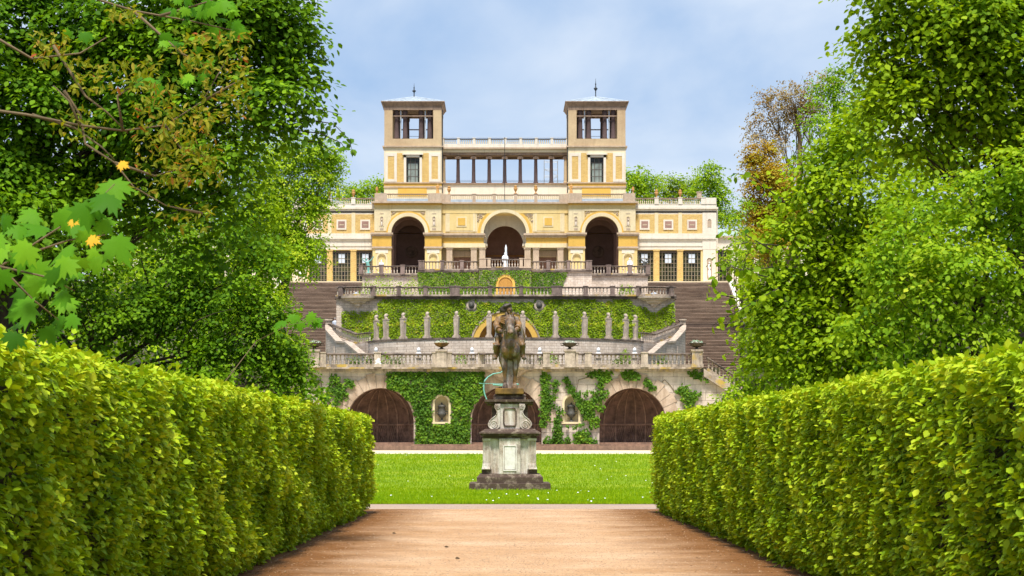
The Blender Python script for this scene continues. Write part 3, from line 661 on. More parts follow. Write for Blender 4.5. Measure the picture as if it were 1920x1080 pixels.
# low hanging maple spray, bronze-leaved branches: nearer than the hedge's end, reaching in from the left
def spray(name, label, D, stems, nleaf, leaf, size, tmpl, pts, trad=0.012, seed=5, cat='branch', base=None, tw='twig', tint=(.55, .2), droop=.6, yel=(), group=None):
    r = np.random.default_rng(seed)
    b = base if base is not None else (Xp(stems[0][0][0], D), D, Zp(stems[0][0][1], D))
    t = thing(name, label, cat, b, group); m = MB()
    for st in stems:
        P3 = [(Xp(px, D+dd), D+dd, Zp(py, D+dd)) for px, py, dd in st]
        n = len(P3); m.tube(P3, [trad*(1-.7*i/(n-1)) for i in range(n)], 6)
    if base is not None:
        s0 = stems[0][0]; m.tube([base, ((base[0]+Xp(s0[0], D))/2, (base[1]+D)/2, Zp(s0[1], D)*.6), (Xp(s0[0], D), D, Zp(s0[1], D))], [trad*3, trad*2, trad], 7)
    part(m, 'twig', M[tw], t, True)
    P, Tt, Sz = [], [], []
    for px, py, s in pts:
        dd = r.uniform(-.35, .35); P.append((Xp(px, D+dd), D+dd, Zp(py, D+dd))); Tt.append(tint[0]+r.normal()*tint[1]); Sz.append(s*D/F*(.86 if tmpl is MAPLE else 1)); Tt[-1] -= (.25*max(0, (py-480)/150) if tmpl is MAPLE and D < 12 else 0)
    P = np.array(P); n = len(P)
    if tmpl is MAPLE:
        dirs = np.stack([r.normal(size=n)*.65, -.25*np.ones(n)+r.normal(size=n)*.25, -.8+r.normal(size=n)*.35], 1)
        nr = np.stack([r.normal(size=n)*.3, -.75+r.normal(size=n)*.3, .75+r.normal(size=n)*.3], 1)
        for i in range(n):                    # leaf stalks
            pass
    else:
        dirs = r.normal(size=(n, 3))+np.array([0, 0, -droop]); nr = r.normal(size=(n, 3))*.6+np.array([0, -.4, 1])
    leafmesh('leaves', P, dirs, nr, np.array(Sz), np.array(Tt), tmpl, M[leaf], t, t.location)
    for (px, py, s) in yel:
        leafmesh('yellowed_leaf', np.array([(Xp(px, D-.1), D-.1, Zp(py, D-.1))]), np.array([(.8, -.2, -.3)]), np.array([(.1, -.8, .6)]), np.array([s*D/F]), np.array([.4]), tmpl, M['leaf_yellow'], t, t.location)
mp_ = [(20,470,58),(45,470,50),(80,520,56),(115,560,50),(145,590,40),(30,620,46),(85,610,50),(130,480,60),(185,470,40),(160,430,40),(10,400,44),(205,335,72),(215,365,68),(160,375,66),(110,390,60),(210,440,76),(165,390,44),(130,420,50),(95,435,72),(140,455,74),(60,455,60),(35,420,50),(150,480,40),(55,495,78),(100,500,52),(175,480,48),(0,500,60),(30,540,60),(70,570,70),(130,545,52),(150,510,40),(100,530,40),(10,440,60),(75,400,56),(120,590,44),(55,600,60),(15,580,50),(185,410,46)]
spray('maple_branch', 'maple branch with large bright lobed leaves hanging in at the far left', 10, [[(-160,560,0), (0,500,0), (90,440,.05), (170,390,.1), (215,345,.1)], [(0,500,0), (90,520,-.1), (140,545,-.1)], [(40,480,0), (130,450,.1), (200,440,.1)], [(0,500,0), (60,560,.1), (110,600,.1)]],
      0, 'leaf_maple', 1, MAPLE, mp_, .007, 6, base=(-5.6, 11.5, 0.0), yel=[(165,445,26), (130,412,20), (222,305,22)])
m2 = []
rr = random.Random(4)
for (a, b_, n_) in [((330,18),(450,50),13), ((300,60),(430,80),10), ((330,110),(400,130),8), ((390,0),(440,20),8), ((300,-10),(420,10),10), ((250,120),(300,150),4), ((130,30),(160,50),3), ((550,560),(620,610),6)]:
    for _ in range(n_): m2.append((rr.uniform(a[0], b_[0]), rr.uniform(a[1]-10, b_[1]+10), rr.uniform(20, 36)))
spray('maple_branch', 'maple branch of light green leaves crossing the dark tree near the top left', 24, [[(-120,-90,0), (60,-40,0), (250,20,0), (360,40,.1), (450,60,.2)], [(250,20,0), (340,100,0), (400,130,0)], [(300,30,0), (400,0,0)]],
      0, 'leaf_maple', 1, MAPLE, [p for p in m2 if p[0] < 500], .02, 8, base=(-6.3, 26, 0.0))
spray('maple_branch', 'short maple spray poking out above the left hedge end beside the stairs', 27, [[(480,640,0), (540,610,0), (600,598,0)]],
      0, 'leaf_maple', 1, MAPLE, [(552,588,28),(575,590,30),(588,600,26),(560,602,26),(530,600,30),(515,612,28)], .005, 9, base=(-5.3, 28, 0.0))
bz = []
for (x0, y0, x1, y1, n_) in [(130,110,300,170,110), (250,150,330,270,70), (300,200,400,300,110), (330,60,470,140,110), (380,140,470,230,60), (250,250,340,320,40), (300,320,360,350,30), (340,280,420,340,40), (300,380,400,430,24), (200,15,260,40,30), (60,60,130,120,50), (100,200,200,260,30), (180,330,300,360,20)]:
    for _ in range(int(n_*2.1)): bz.append((rr.uniform(x0, x1), rr.uniform(y0, y1), rr.uniform(11, 20)))
spray('young_ash_tree', 'thin-branched tree with bronze and yellowish young leaves in front of the dark foliage', 17, [
    [(-60,200,0), (50,215,0), (150,235,0), (230,245,.1), (310,235,.2), (380,190,.3), (420,120,.3)], [(100,85,0), (160,180,0), (200,210,0), (240,250,.1)], [(120,170,0), (150,215,.1), (160,270,0), (215,305,0), (250,350,0), (310,385,0), (350,395,0)],
    [(-60,40,0), (60,110,.1), (150,100,.2), (200,70,.2)], [(60,215,0), (140,240,.1), (190,275,0), (215,300,0)], [(215,305,0), (290,330,.1), (360,310,.2)], [(310,235,.2), (340,280,.2), (400,300,.2)], [(380,190,.3), (450,150,.3)], [(150,235,0), (130,190,0), (100,160,0)], [(230,245,.1), (220,180,.1), (280,140,.1)], [(380,400,0),(310,385,0)]],
      0, 'leaf_bronze', 1, SLIM, bz, .014, 12, base=(-5.4, 18, 0), cat='tree', tint=(.38, .27), droop=.3)
# dangling twigs with leaves at the edge of the dark tree and of the right trees
def edge_spray(label, D, lines, leaf, size, seed, n_=9, base=None):
    pts = []; r = random.Random(seed); stems = []
    for ln in lines:
        stems.append([(x, y, 0) for x, y in ln])
        for (x0, y0), (x1, y1) in zip(ln, ln[1:]):
            k = max(2, int(math.hypot(x1-x0, y1-y0)/n_))
            for i in range(k):
                t_ = i/k
                for _ in range(2): pts.append((x0+(x1-x0)*t_+r.uniform(-7, 7), y0+(y1-y0)*t_+r.uniform(-5, 8), r.uniform(.7, 1.2)*size))
    spray('overhanging_branch', label, D, stems, 0, leaf, 1, OVAL, pts, .012, seed, base=base, tw='twig_dark', tint=(.5, .2), droop=.8, group='drooping outer branches')
edge_spray('leafy branch tip drooping over the sky left of the left tower', 33, [[(520,240), (580,225), (625,232), (655,262), (662,290)], [(560,210), (600,205), (640,215)], [(520,240), (600,250), (640,268), (650,285)], [(540,260), (600,268), (625,290)]], 'leaf_dark', 15, 71)
edge_spray('leafy branch reaching out near the top of the left tree', 33, [[(500,60), (560,50), (600,92), (612,118)], [(500,20), (540,5), (560,20)], [(510,110), (570,100), (598,112)], [(520,140), (575,150), (600,140)]], 'leaf_dark', 16, 72)
edge_spray('thin twig of hanging leaves crossing the end of the right wing', 36, [[(1470,380), (1410,330), (1375,325), (1365,345)], [(1460,460), (1400,455), (1355,465)], [(1450,500), (1390,510), (1345,480)], [(1440,520), (1370,500), (1335,525), (1328,555)], [(1460,540), (1390,580), (1350,600), (1335,612)], [(1450,470), (1380,430), (1345,440)], [(1380,560), (1345,550), (1338,570)]], 'leaf_mid', 15, 73)

# ------------------------------------------------------------------ grass, daisies, fallen bits on the gravel
def inlawn(n): 
    y = 57.93 + (118.3-57.93)*rng.uniform(size=n)**1.5 + .05*np.sin(rng.uniform(size=n)*40); x = rng.uniform(-1, 1, n)*(5+(y-58)*0.16+1.5); return x, y
n = 110000; x, y = inlawn(n); z = np.array([gz(0, q) for q in y])+.01
P = np.stack([x, y, z], 1)
o = leafmesh('grass', P, rng.normal(size=(n, 3))*.35+np.array([0, 0, 1.]), rng.normal(size=(n, 3))*.8+np.array([0, -1, .2]), rng.uniform(.04, .10, n)*(1+(y-58)/120), .45+.16*wob(P, .5, 3)+rng.normal(size=n)*.16, BLADE, M['grass_blade'])
tag(o, kind='stuff', label='short green grass of the lawn around the statue', cat='grass')
n = 90; x, y = inlawn(n); z = np.array([gz(0, q) for q in y])+.075
o = leafmesh('daisies', np.stack([x, y, z], 1), np.tile((1., 0, 0), (n, 1)), np.tile((0, -.5, 1.), (n, 1))+rng.normal(size=(n, 3))*.1, rng.uniform(.025, .05, n), np.ones(n), DAISY, M['petal'])
tag(o, kind='stuff', label='tiny white daisies scattered over the lawn', cat='daisies')
n = 2600; y = 17+36*rng.uniform(size=n); s = np.sign(rng.normal(size=n)); x = s*(3.35-np.minimum(rng.exponential(.55, n), 3.2))
o = leafmesh('fallen_leaves', np.stack([x, y, np.full(n, .012)], 1), np.concatenate([rng.normal(size=(n, 2)), np.zeros((n, 1))], 1), np.tile((0, 0, 1.), (n, 1))+rng.normal(size=(n, 3))*.15, rng.uniform(.012, .045, n), rng.uniform(size=n), SLIM, leafmat('dry_leaf', [(0, (.06, .035, .02)), (.6, (.20, .12, .05)), (1, (.62, .45, .25))], .1))
tag(o, kind='stuff', label='dry leaf bits and grit strewn on the gravel beside the hedges', cat='leaf litter')
OCT = (np.array([(1,0,0), (0,1,0), (-1,0,0), (0,-1,0), (0,0,.6), (0,0,-.6)], float)*.5, [(0,1,4), (1,2,4), (2,3,4), (3,0,4)])
n = 26000; y = 20+36*rng.uniform(size=n)**1.25; x = np.clip(rng.normal(size=n)*1.5, -3.4, 3.4)
o = leafmesh('pebbles', np.stack([x, y, np.full(n, .004)], 1), np.concatenate([rng.normal(size=(n, 2)), np.zeros((n, 1))], 1), np.tile((0, 0, 1.), (n, 1)), rng.uniform(.008, .028, n)*rng.uniform(.6, 1, n), rng.uniform(size=n), OCT, leafmat('pebble', [(0, (.14, .08, .045)), (.5, (.38, .23, .13)), (1, (.62, .46, .32))], 0))
tag(o, kind='stuff', label='small pebbles lying on the gravel path', cat='pebbles')
for q, (px, py) in enumerate([(833, 1029), (853, 1051), (560, 1037), (735, 1003)]):
    D = EYE*F/(py-HY); X = Xp(px, D)
    o = leafmesh('fallen_leaf', np.array([(X, D, .03)]), np.array([(1, .2, 0.)]), np.array([(0, -.6, 1.)]), np.array([.075]), np.array([.1]), OVAL, bpy.data.materials['dry_leaf'])
    tag(o, ['lone dark dry leaf lying in the middle of the gravel path', 'second dark dry leaf on the path just below the first', 'dark leaf near the foot of the left hedge', 'small dark leaf on the far part of the path'][q], 'leaf', 'single leaves on the path')
# ------------------------------------------------------------------ terraces
AX = 0.0
def X1(px, D): return Xp(px, D)
BP = [(.5,0), (.5,.06), (.30,.10), (.42,.16), (.62,.34), (.50,.46), (.26,.62), (.24,.78), (.42,.84), (.42,.90), (.5,.92), (.5,1.0)]
_bal = {}
def baluster_mesh(h, r, mt):
    key = (round(h, 3), round(r, 3), mt.name)
    if key not in _bal:
        m = MB(); m.lathe([(a*r*2*0.62, b*h) for a, b in BP], seg=8)
        me = bpy.data.meshes.new('baluster'); me.from_pydata(m.v, [], m.f); me.materials.append(mt)
        me.polygons.foreach_set('use_smooth', [True]*len(me.polygons)); _bal[key] = me
    return _bal[key]
def balustrade(label, path, h, group=None, pitch=0.27, br=0.085, mb='baluster', mc='coping', mbase='trim', piers=(), pier_mat='dark_pier', pw=0.22, cw=0.19, base_h=0.16, cap_h=0.12, name='stone_balustrade', ph=0.0):
    """path of floor points (x,y,z); piers = [(index or arc distance, half width)]"""
    P = [Vector(p) for p in path]
    cum = [0]
    for a, b in zip(P, P[1:]): cum.append(cum[-1]+(b-a).length)
    t = thing(name, label, 'balustrade', tuple(P[0]), group)
    m = MB(); m.sweep(path, [(-cw, 0), (cw, 0), (cw, base_h), (-cw, base_h)]); part(m, 'base_rail', M[mbase], t)
    m = MB(); m.sweep(path, [(-cw-.03, h-cap_h), (cw+.03, h-cap_h), (cw+.05, h-cap_h*.4), (cw, h), (-cw, h), (-cw-.05, h-cap_h*.4)]); part(m, 'coping', M[mc], t)
    def at(s):
        for i in range(len(P)-1):
            if s <= cum[i+1]+1e-6: return P[i].lerp(P[i+1], (s-cum[i])/(cum[i+1]-cum[i]+1e-9)), (P[i+1]-P[i])
        return P[-1], P[-1]-P[-2]
    for s, hw in piers:
        p, d = at(s); a = math.atan2(d.y, d.x); ca, sa = math.cos(a), math.sin(a)
        m = MB(); m.box(-hw, hw, -cw-.05, cw+.05, 0.0, h+ph+.015); m.box(-hw-.04, hw+.04, -cw-.09, cw+.09, h+ph+.015, h+ph+.08)
        m.box(-hw-.04, hw+.04, -cw-.09, cw+.09, 0.0, base_h+.02)
        m.v = [(p.x+x*ca-y*sa, p.y+x*sa+y*ca, p.z+z) for x, y, z in m.v]
        part(m, 'pier', M[pier_mat], t)
    n = int(cum[-1]/pitch); bh = h-cap_h-base_h; me = baluster_mesh(bh, br, M[mb])
    for i in range(n):
        s = (i+.5)*cum[-1]/n
        if any(abs(s-q) < hw+br*.7 for q, hw in piers): continue
        p, d = at(s)
        o = bpy.data.objects.new('baluster', me); col.objects.link(o); o.parent = t
        o.location = (p.x-P[0].x, p.y-P[0].y, p.z+base_h-P[0].z)
    return t
BG = 'stone balustrades of the garden terraces'

# --- lowest wall with the three grottoes (front at y = 129)
D1 = 129.0; y1 = D1; g1 = 1.42
tw = thing('grotto_wall', 'long pale stone retaining wall with three arched grottoes behind the equestrian statue', 'wall', (0, D1+1, g1))
a_c = [(-7.63, 2.02), (0.0, 2.12), (7.63, 2.02)]; zs1 = Zp(790, D1)
zc1 = Zp(692, D1)
m = MB(); ops = [(c, h, g1, zs1, True) for c, h in a_c]
ops2 = ops + [(-3.92, .42, Zp(791, D1), Zp(756, D1), True), (3.92, .42, Zp(791, D1), Zp(756, D1), True)]
m.wall(-11.62, 11.62, g1-.3, zc1, y1, y1+.7, sorted(ops2))
part(m, 'masonry', M['pale_stone'], tw)
for sg in (-1, 1):
    m = MB(); m.prism([(sg*11.62, g1-.3), (sg*11.62, zc1), (sg*19, zc1-4.6), (sg*19, g1-.3)], y1+.02, y1+.7); recalc(part(m, 'stair_flank', M['pale_stone'], tw))
for c, h in a_c:
    n = 15
    for k in range(n):
        a0_, a1_ = math.pi*k/n+.006, math.pi*(k+1)/n-.006
        rr1 = h+0.78+(.14 if k % 2 == 0 else 0)
        q = [(c+h*math.cos(a0_), zs1+h*math.sin(a0_)), (c+rr1*math.cos(a0_), zs1+rr1*math.sin(a0_)), (c+rr1*math.cos(a1_), zs1+rr1*math.sin(a1_)), (c+h*math.cos(a1_), zs1+h*math.sin(a1_))]
        m = MB(); m.prism(q, y1-.06-(.02 if k == 7 else 0), y1+.1); recalc(part(m, 'voussoir', M['voussoir'], tw))
    # shell-vaulted grotto behind the arch
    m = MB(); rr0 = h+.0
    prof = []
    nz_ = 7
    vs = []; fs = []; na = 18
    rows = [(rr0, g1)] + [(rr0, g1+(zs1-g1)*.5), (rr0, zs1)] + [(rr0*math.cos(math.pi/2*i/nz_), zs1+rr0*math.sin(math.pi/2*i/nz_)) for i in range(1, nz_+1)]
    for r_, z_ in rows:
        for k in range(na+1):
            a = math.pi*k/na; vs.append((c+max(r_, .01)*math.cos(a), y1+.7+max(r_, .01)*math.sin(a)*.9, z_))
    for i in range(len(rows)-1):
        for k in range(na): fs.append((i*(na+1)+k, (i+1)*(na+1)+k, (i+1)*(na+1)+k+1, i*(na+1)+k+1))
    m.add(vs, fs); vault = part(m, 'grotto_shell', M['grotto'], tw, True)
    rb = MB()
    for a in [R(x) for x in (32, 62, 80, 100, 118, 148)]:
        pts = [(c+(rr0-.05)*math.cos(a)*math.cos(e), y1+.7+(rr0-.05)*math.sin(a)*.9*math.cos(e), zs1+(rr0-.05)*math.sin(e)) for e in [R(x) for x in (0, 15, 30, 45, 60, 74)]]
        rb.tube(pts, [.06, .055, .05, .045, .035, .02], 5)
        rb.tube([(c+(rr0-.05)*math.cos(a), y1+.7+(rr0-.05)*math.sin(a)*.9, g1), pts[0]], .06, 5)
    part(rb, 'rib', M['grotto_trim'], vault)
    bn = MB(); 
    for zz in (zs1-.18, g1+.32): bn.tube([(c+(rr0-.04)*math.cos(R(x)), y1+.7+(rr0-.04)*math.sin(R(x))*.9, zz) for x in range(0, 181, 12)], .07, 5)
    part(bn, 'string_course', M['grotto_trim'], vault)
    la = MB()
    for a in range(10, 170, 4):                      # diagonal lattice between the courses
        for sg in (-1, 1):
            la.tube([(c+(rr0-.02)*math.cos(R(a+sg*q*3)), y1+.7+(rr0-.02)*math.sin(R(a+sg*q*3))*.9, g1+.4+q*.35) for q in range(4)], .016, 4)
    part(la, 'lattice', M['grotto_trim'], vault)
    for a, z_, s_ in [(62, zs1-.75, .17), (118, zs1-.75, .17), (90, zs1-.8, .2), (45, zs1+.8, .08), (71, zs1+.75, .08), (109, zs1+.75, .08), (135, zs1+.8, .08), (71, zs1+1.3, .07), (109, zs1+1.3, .07), (50, zs1+1.3, .07), (130, zs1+1.3, .07)]:
        e = math.asin(max(0, min(1, (z_-zs1)/rr0))); q = MB(); q.ball((c+(rr0-.02)*math.cos(R(a))*math.cos(e), y1+.7+(rr0-.02)*math.sin(R(a))*.9*math.cos(e), z_), (s_, .05, s_), 8, 5)
        part(q, 'rosette', M['grotto'], vault, True)
    m = MB(); m.box(c-h, c+h, y1+.05, y1+2.6, g1-.3, g1+.22); m.box(c-h, c+h, y1+.5, y1+2.6, g1+.22, g1+.36); part(m, 'grotto_step', M['sill'], tw)
# cornice under the balustrade, with a bowed balcony in the middle
bow = [(1.45*math.sin(R(a)), y1-.32-.95*math.cos(R(a)), 0) for a in range(-90, 91, 15)]
zf1 = Zp(689, D1)
path1 = [(-11.62, y1-.30, 0), (-1.46, y1-.30, 0)] + bow[1:-1] + [(1.46, y1-.30, 0), (11.62, y1-.30, 0)]
m = MB()
m.box(-11.7, 11.7, y1-.22, y1+.9, zc1-.16, zc1); m.box(-11.75, 11.75, y1-.5, y1+.9, zc1, zf1)
m.lathe([(.02, -.95), (.3, -.85), (.75, -.6), (1.1, -.35), (1.42, -.2), (1.6, -.16), (1.66, 0)], (0, y1-.3, zf1), 18, math.pi, 2*math.pi, 1, .72)
m.lathe([(0.01, 0), (1.66, 0)], (0, y1-.3, zf1-.001), 18, math.pi, 2*math.pi, 1, .72)
part(m, 'cornice', M['trim'], tw)
m = MB(); m.box(-13, 13, y1+3.0, 150, g1-.3, zf1-.008); m.box(-13, 13, y1+.7, y1+3.0, zc1-.3, zf1-.004); m.box(-24.5, 24.5, 150, 180, g1-.3, zf1-.008); part(m, 'terrace_floor', M['soil'], tw)
# wall niches
for sg in (-1, 1):
    c = sg*3.92; zb, zt = Zp(791, D1), Zp(756, D1)
    m = MB(); m.ring(c, zt, .42, .55, y1-.08, y1+.05, 12, 0, math.pi, zb); m.box(c-.60, c+.60, y1-.12, y1+.04, zb-.12, zb); part(m, 'niche_frame', M['cream'], tw)
    m = MB(); m.box(c-.46, c+.46, y1+.5, y1+.56, zb-.02, zt+.46); part(m, 'niche_back', M['cream'], tw)
def lathed(name, label, cat, loc, segs, group=None, s=1):
    """segs: [(part name, profile, material)]"""
    t = thing(name, label, cat, loc, group)
    for nm, pr, mt in segs:
        m = MB(); m.lathe([(r_*s, z_*s) for r_, z_ in pr], loc, 14); part(m, nm, M[mt], t, True)
    return t
for sg, lb in ((-1, 'dark lidded urn in the wall niche framed by dense ivy'), (1, 'dark lidded urn in the wall niche among loose vine strands')):
    loc = (sg*3.92, y1+.22, Zp(791, D1))
    t = lathed('niche_urn', lb, 'urn', loc, [('foot', [(.16,0), (.16,.05), (.07,.1), (.06,.22)], 'lead'), ('body', [(.06,.22), (.16,.30), (.25,.42), (.27,.50), (.22,.56), (.21,.88), (.25,.92)], 'lead'), ('lid', [(.27,.92), (.24,.97), (.10,1.06), (.04,1.08), (.05,1.14), (.0,1.20)], 'lead')], 'urns in the wall niches')
    for s2 in (-1, 1):
        m = MB(); m.tube([(loc[0]+s2*.22, loc[1], loc[2]+.5), (loc[0]+s2*.34, loc[1], loc[2]+.5), (loc[0]+s2*.34, loc[1], loc[2]+.64), (loc[0]+s2*.22, loc[1], loc[2]+.62)], .025, 5); part(m, 'handle', M['lead'], t)
m = MB(); m.box(-13.5, 13.5, y1-2.0, y1+.0, g1-.4, Zp(836, 127)); m.box(-13.5, 13.5, y1-1.2, y1+0.0, Zp(836, 127), Zp(836, 127)+.1)
tag(part(m, 'stone_step', M['sill']), 'low brown stone step running along the foot of the grotto wall', 'step')
L1 = [(x, y, zf1) for x, y, z in path1]
hb1 = Zp(663, D1)-zf1
balustrade('weathered balustrade bordering the lowest terrace above the grottoes, bowed at its middle', L1, hb1, BG, .245, .085, 'baluster', 'coping', 'trim',
    [(11.62+(p-949.8)*D1/F, .2) if p < 949 else (11.62+(p-949.8)*D1/F+1.55, .2) for p in (606, 709, 817, 841, 903, 1005, 1058, 1083, 1188, 1294)], 'herm', cw=.2, base_h=.17, cap_h=.11)
for px, lab in ((590, 'tall pier at the left corner of the lowest terrace'), (828, 'tall dark pier left of the statue carrying an urn'), (1068, 'tall pier right of the statue carrying an urn'), (1306, 'tall pier at the right corner of the lowest terrace')):
    x = Xp(px, D1-.3); m = MB(); hw = .30; zt = Zp(656, D1)
    m.box(x-hw, x+hw, y1-.72, y1-.08, zf1-.02, zt-.12); m.box(x-hw-.06, x+hw+.06, y1-.78, y1-.02, zt-.12, zt); m.box(x-hw-.05, x+hw+.05, y1-.77, y1-.03, zf1-.02, zf1+.14)
    tag(part(m, 'stone_pier', M['trim' if px < 600 or px > 1300 else 'herm']), lab, 'pier', 'tall piers of the lowest balustrade')
    lb = {590: 'bronze urn planted with pale flowers on the left corner pier', 828: 'yellowish planted urn on the pier left of the statue', 1068: 'bronze two-handled urn on the pier right of the statue', 1306: 'bronze two-handled urn on the right corner pier'}[px]
    loc = (x, y1-.4, zt)
    t = lathed('planted_urn', lb, 'urn', loc, [('foot', [(.22,0), (.22,.04), (.09,.08), (.08,.14)], 'urn_bronze'), ('bowl', [(.09,.14), (.25,.18), (.38,.27), (.42,.34), (.48,.37), (.46,.40), (.36,.40)], 'urn_bronze' if px != 828 else 'ochre')], 'planted urns on the tall piers', 1.0)
    if px != 828:
        for s2 in (-1, 1):
            m = MB(); m.tube([(x+s2*.36, y1-.4, zt+.24), (x+s2*.52, y1-.4, zt+.26), (x+s2*.55, y1-.4, zt+.38), (x+s2*.46, y1-.4, zt+.38)], .028, 5); part(m, 'handle', M['urn_bronze'], t)
    n = 90; a = rng.uniform(0, 6.28, n); r_ = .38*np.sqrt(rng.uniform(size=n)); P = np.stack([x+r_*np.cos(a), y1-.4+r_*np.sin(a), zt+.40+.13*(1-(r_/.38)**2)+rng.normal(size=n)*.02], 1)
    leafmesh('flowers', P, rng.normal(size=(n, 3)), rng.normal(size=(n, 3))+np.array([0, -.4, 1]), rng.uniform(.06, .11, n), rng.uniform(size=n), OVAL, leafmat('pale_succulent_%d' % px, [(0, (.12, .26, .10)), (.5, (.45, .55, .42)), (1, (.85, .85, .80))], .1), t, loc)
# side stairs' balustrades falling away from the corner piers
for sg, lb in ((-1, 'sloping balustrade falling left from the left corner pier'), (1, 'sloping balustrade falling right from the right corner pier')):
    pp = [(sg*12.1, y1-.1, zf1-.2), (sg*18.5, y1-.1, zf1-.2-4.15)]
    if sg < 0: pp = pp[::-1]
    balustrade(lb, pp, hb1, BG, .26, .085, 'baluster', 'coping', 'trim', [], cw=.2, base_h=.2)
    m = MB(); m.sweep([(sg*11.9, y1-.05, zf1-.20), (sg*18.6, y1-.05, zf1-.20-4.35)], [(-.28, -.34), (.28, -.34), (.28, .125), (-.28, .125)]); part(m, 'stair_string', M['trim'], tw)

# --- bowed herm wall (semi-ellipse), second level
A2, B2, Y2 = 9.75, 6.0, 156.0; z2 = 9.18
def ell(a, k=1.0): return (A2*k*math.sin(a), Y2-B2*k*math.cos(a))
hw = thing('bowed_terrace_wall', 'curved rubble wall below the row of herms', 'wall', (0, Y2, zf1))
arc = [ell(R(a)) for a in range(-90, 91, 6)]
m = MB(); m.sweep([(x, y, 0) for x, y in arc], [(-.3, zf1-.3), (.3, zf1-.3), (.3, z2-.12), (-.3, z2-.12)]); part(m, 'masonry', M['rubble'], hw)
m = MB(); m.sweep([(x, y, 0) for x, y in arc], [(-.36, z2-.12), (.36, z2-.12), (.36, z2), (-.36, z2)]); part(m, 'coping', M['coping'], hw)
m = MB(); n = len(arc); m.add([(x, y, z2-.06) for x, y in arc] + [(10.1, Y2+.3, z2-.06), (10.1, 165, z2-.06), (-10.1, 165, z2-.06), (-10.1, Y2+.3, z2-.06)], [tuple(range(n+4))])
part(m, 'terrace_floor', M['soil'], hw)
# herms
proto = None
hl = ['leftmost herm at the left end of the curved wall, at the foot of the ramp', 'second herm from the left on the curved wall', 'third herm from the left, between ivy garlands', 'fourth herm from the left, against the ivy', 'fifth herm from the left, left of the yellow arch', 'herm standing inside the left half of the yellow arch',
      'herm standing inside the right half of the yellow arch', 'herm just right of the yellow arch', 'fourth herm from the right, against the ivy', 'third herm from the right, between ivy garlands', 'second herm from the right on the curved wall', 'rightmost herm at the foot of the right ramp']
HP = []
t = thing('herm', hl[0], 'herm', (0, 0, 0), 'herms on the curved wall')
m = MB(); m.box(-.24, .24, -.22, .22, 0, .12); m.box(-.20, .20, -.18, .18, .12, .2); part(m, 'base', M['herm'], t)
m = MB(); m.frus(0, 0, .2, 1.42, .145, .13, .185, .15); m.box(-.21, .21, -.17, .17, 1.42, 1.48); part(m, 'shaft', M['herm'], t)
m = MB(); m.ball((0, -.02, 1.72), (.12, .135, .155)); m.ball((0, 0, 1.53), (.2, .13, .1)); m.tube([(0, 0, 1.5), (0, 0, 1.66)], [.09, .075], 8); m.ball((0, -.10, 1.63), (.07, .06, .09)); m.ball((0, -.15, 1.71), (.022, .03, .04)); m.ball((0, .04, 1.78), (.14, .13, .12))
sculpt(m, 'bust', M['herm'], t, .025, 2)
for i in range(12):
    a = R(-78.1+14.2*i); x, y = ell(a, .985); HP.append((x, y, z2))
    if i == 0: t.location = (x, y, z2); t.rotation_euler.z = a*.8; ORG[t.name] = Vector((x, y, z2)); proto = t
    else: place(proto, (x, y, z2), hl[i], a*.8)
# garlands of ivy between the herms
for i in range(11):
    if i == 5: continue
    a, b = Vector(HP[i])+Vector((0, 0, 1.36)), Vector(HP[i+1])+Vector((0, 0, 1.36))
    n = 90; tt = rng.uniform(size=n); P = np.array([tuple(a.lerp(b, q)) for q in tt]); P[:, 2] -= .42*4*tt*(1-tt)*((b-a).length/2.4); P += rng.normal(size=P.shape)*.05
    o = leafmesh('ivy_garland', P, rng.normal(size=(n, 3))+np.array([0, 0, -.6]), rng.normal(size=(n, 3))*.5+np.array([0, -.6, .8]), rng.uniform(.08, .13, n), rng.uniform(.5, 1.0, n), OVAL, M['ivy_light'])
    tag(o, 'ivy garland between the ' + ['two leftmost herms', 'second and third herms from the left', 'third and fourth herms from the left', 'fourth and fifth herms from the left', 'fifth herm and the yellow arch', '', 'yellow arch and the herm right of it', 'fifth and fourth herms from the right', 'fourth and third herms from the right', 'third and second herms from the right', 'two rightmost herms'][i], 'ivy', 'ivy garlands between the herms')

# --- ramps beside the bowed wall
for sg, sd_ in ((-1, 'left'), (1, 'right')):
    up = [(sg*9.95, 157.4, z2), (sg*11.1, 159.5, z2), (sg*13.75, 166, 10.35)]
    pp = up if sg > 0 else up[::-1]
    rw = thing('ramp_wall', sd_+' ramp wall stepping down from the great stairs to the lowest terrace', 'wall', (sg*12, 160, zf1), 'ramp walls')
    m = MB(); m.sweep(pp, [(-.22, -6), (.22, -6), (.22, 0), (-.22, 0)]); part(m, 'inner_wall', M['rubble'], rw)
    lo = [(sg*13.75, 165.6, 10.9), (sg*13.62, 164.4, 10.5), (sg*12.55, 160.5, 9.45), (sg*11.75, 158.8, 9.3), (sg*10.35, 153, 8.2), (sg*9.9, 151.5, 8.1)]
    lp = lo if sg < 0 else lo[::-1]
    m = MB(); m.sweep(lp, [(-.18, -5), (.18, -5), (.18, -.12), (-.18, -.12)]); part(m, 'parapet', M['rubble'], rw)
    m = MB(); m.sweep(lp, [(-.27, -.12), (.27, -.12), (.27, .03), (-.27, .03)]); part(m, 'parapet_coping', M['herm'], rw)
    m = MB(); m.box(sg*13.75-.24, sg*13.75+.24, 165.7, 166.3, 6, 11.3); m.box(sg*13.75-.3, sg*13.75+.3, 165.6, 166.4, 11.3, 11.42); part(m, 'end_pier', M['herm'], rw)
    m = MB(); m.box(sg*9.9, sg*13.0, 161.2, 165, zf1-.3, z2-.07); part(m, 'landing', M['rubble'], rw)
    balustrade('dark-railed balustrade climbing the '+sd_+' ramp towards the great stairs', pp, .78, BG, .33, .08, 'pale_baluster', 'coping', 'trim', [], cw=.12, base_h=.12, cap_h=.08)

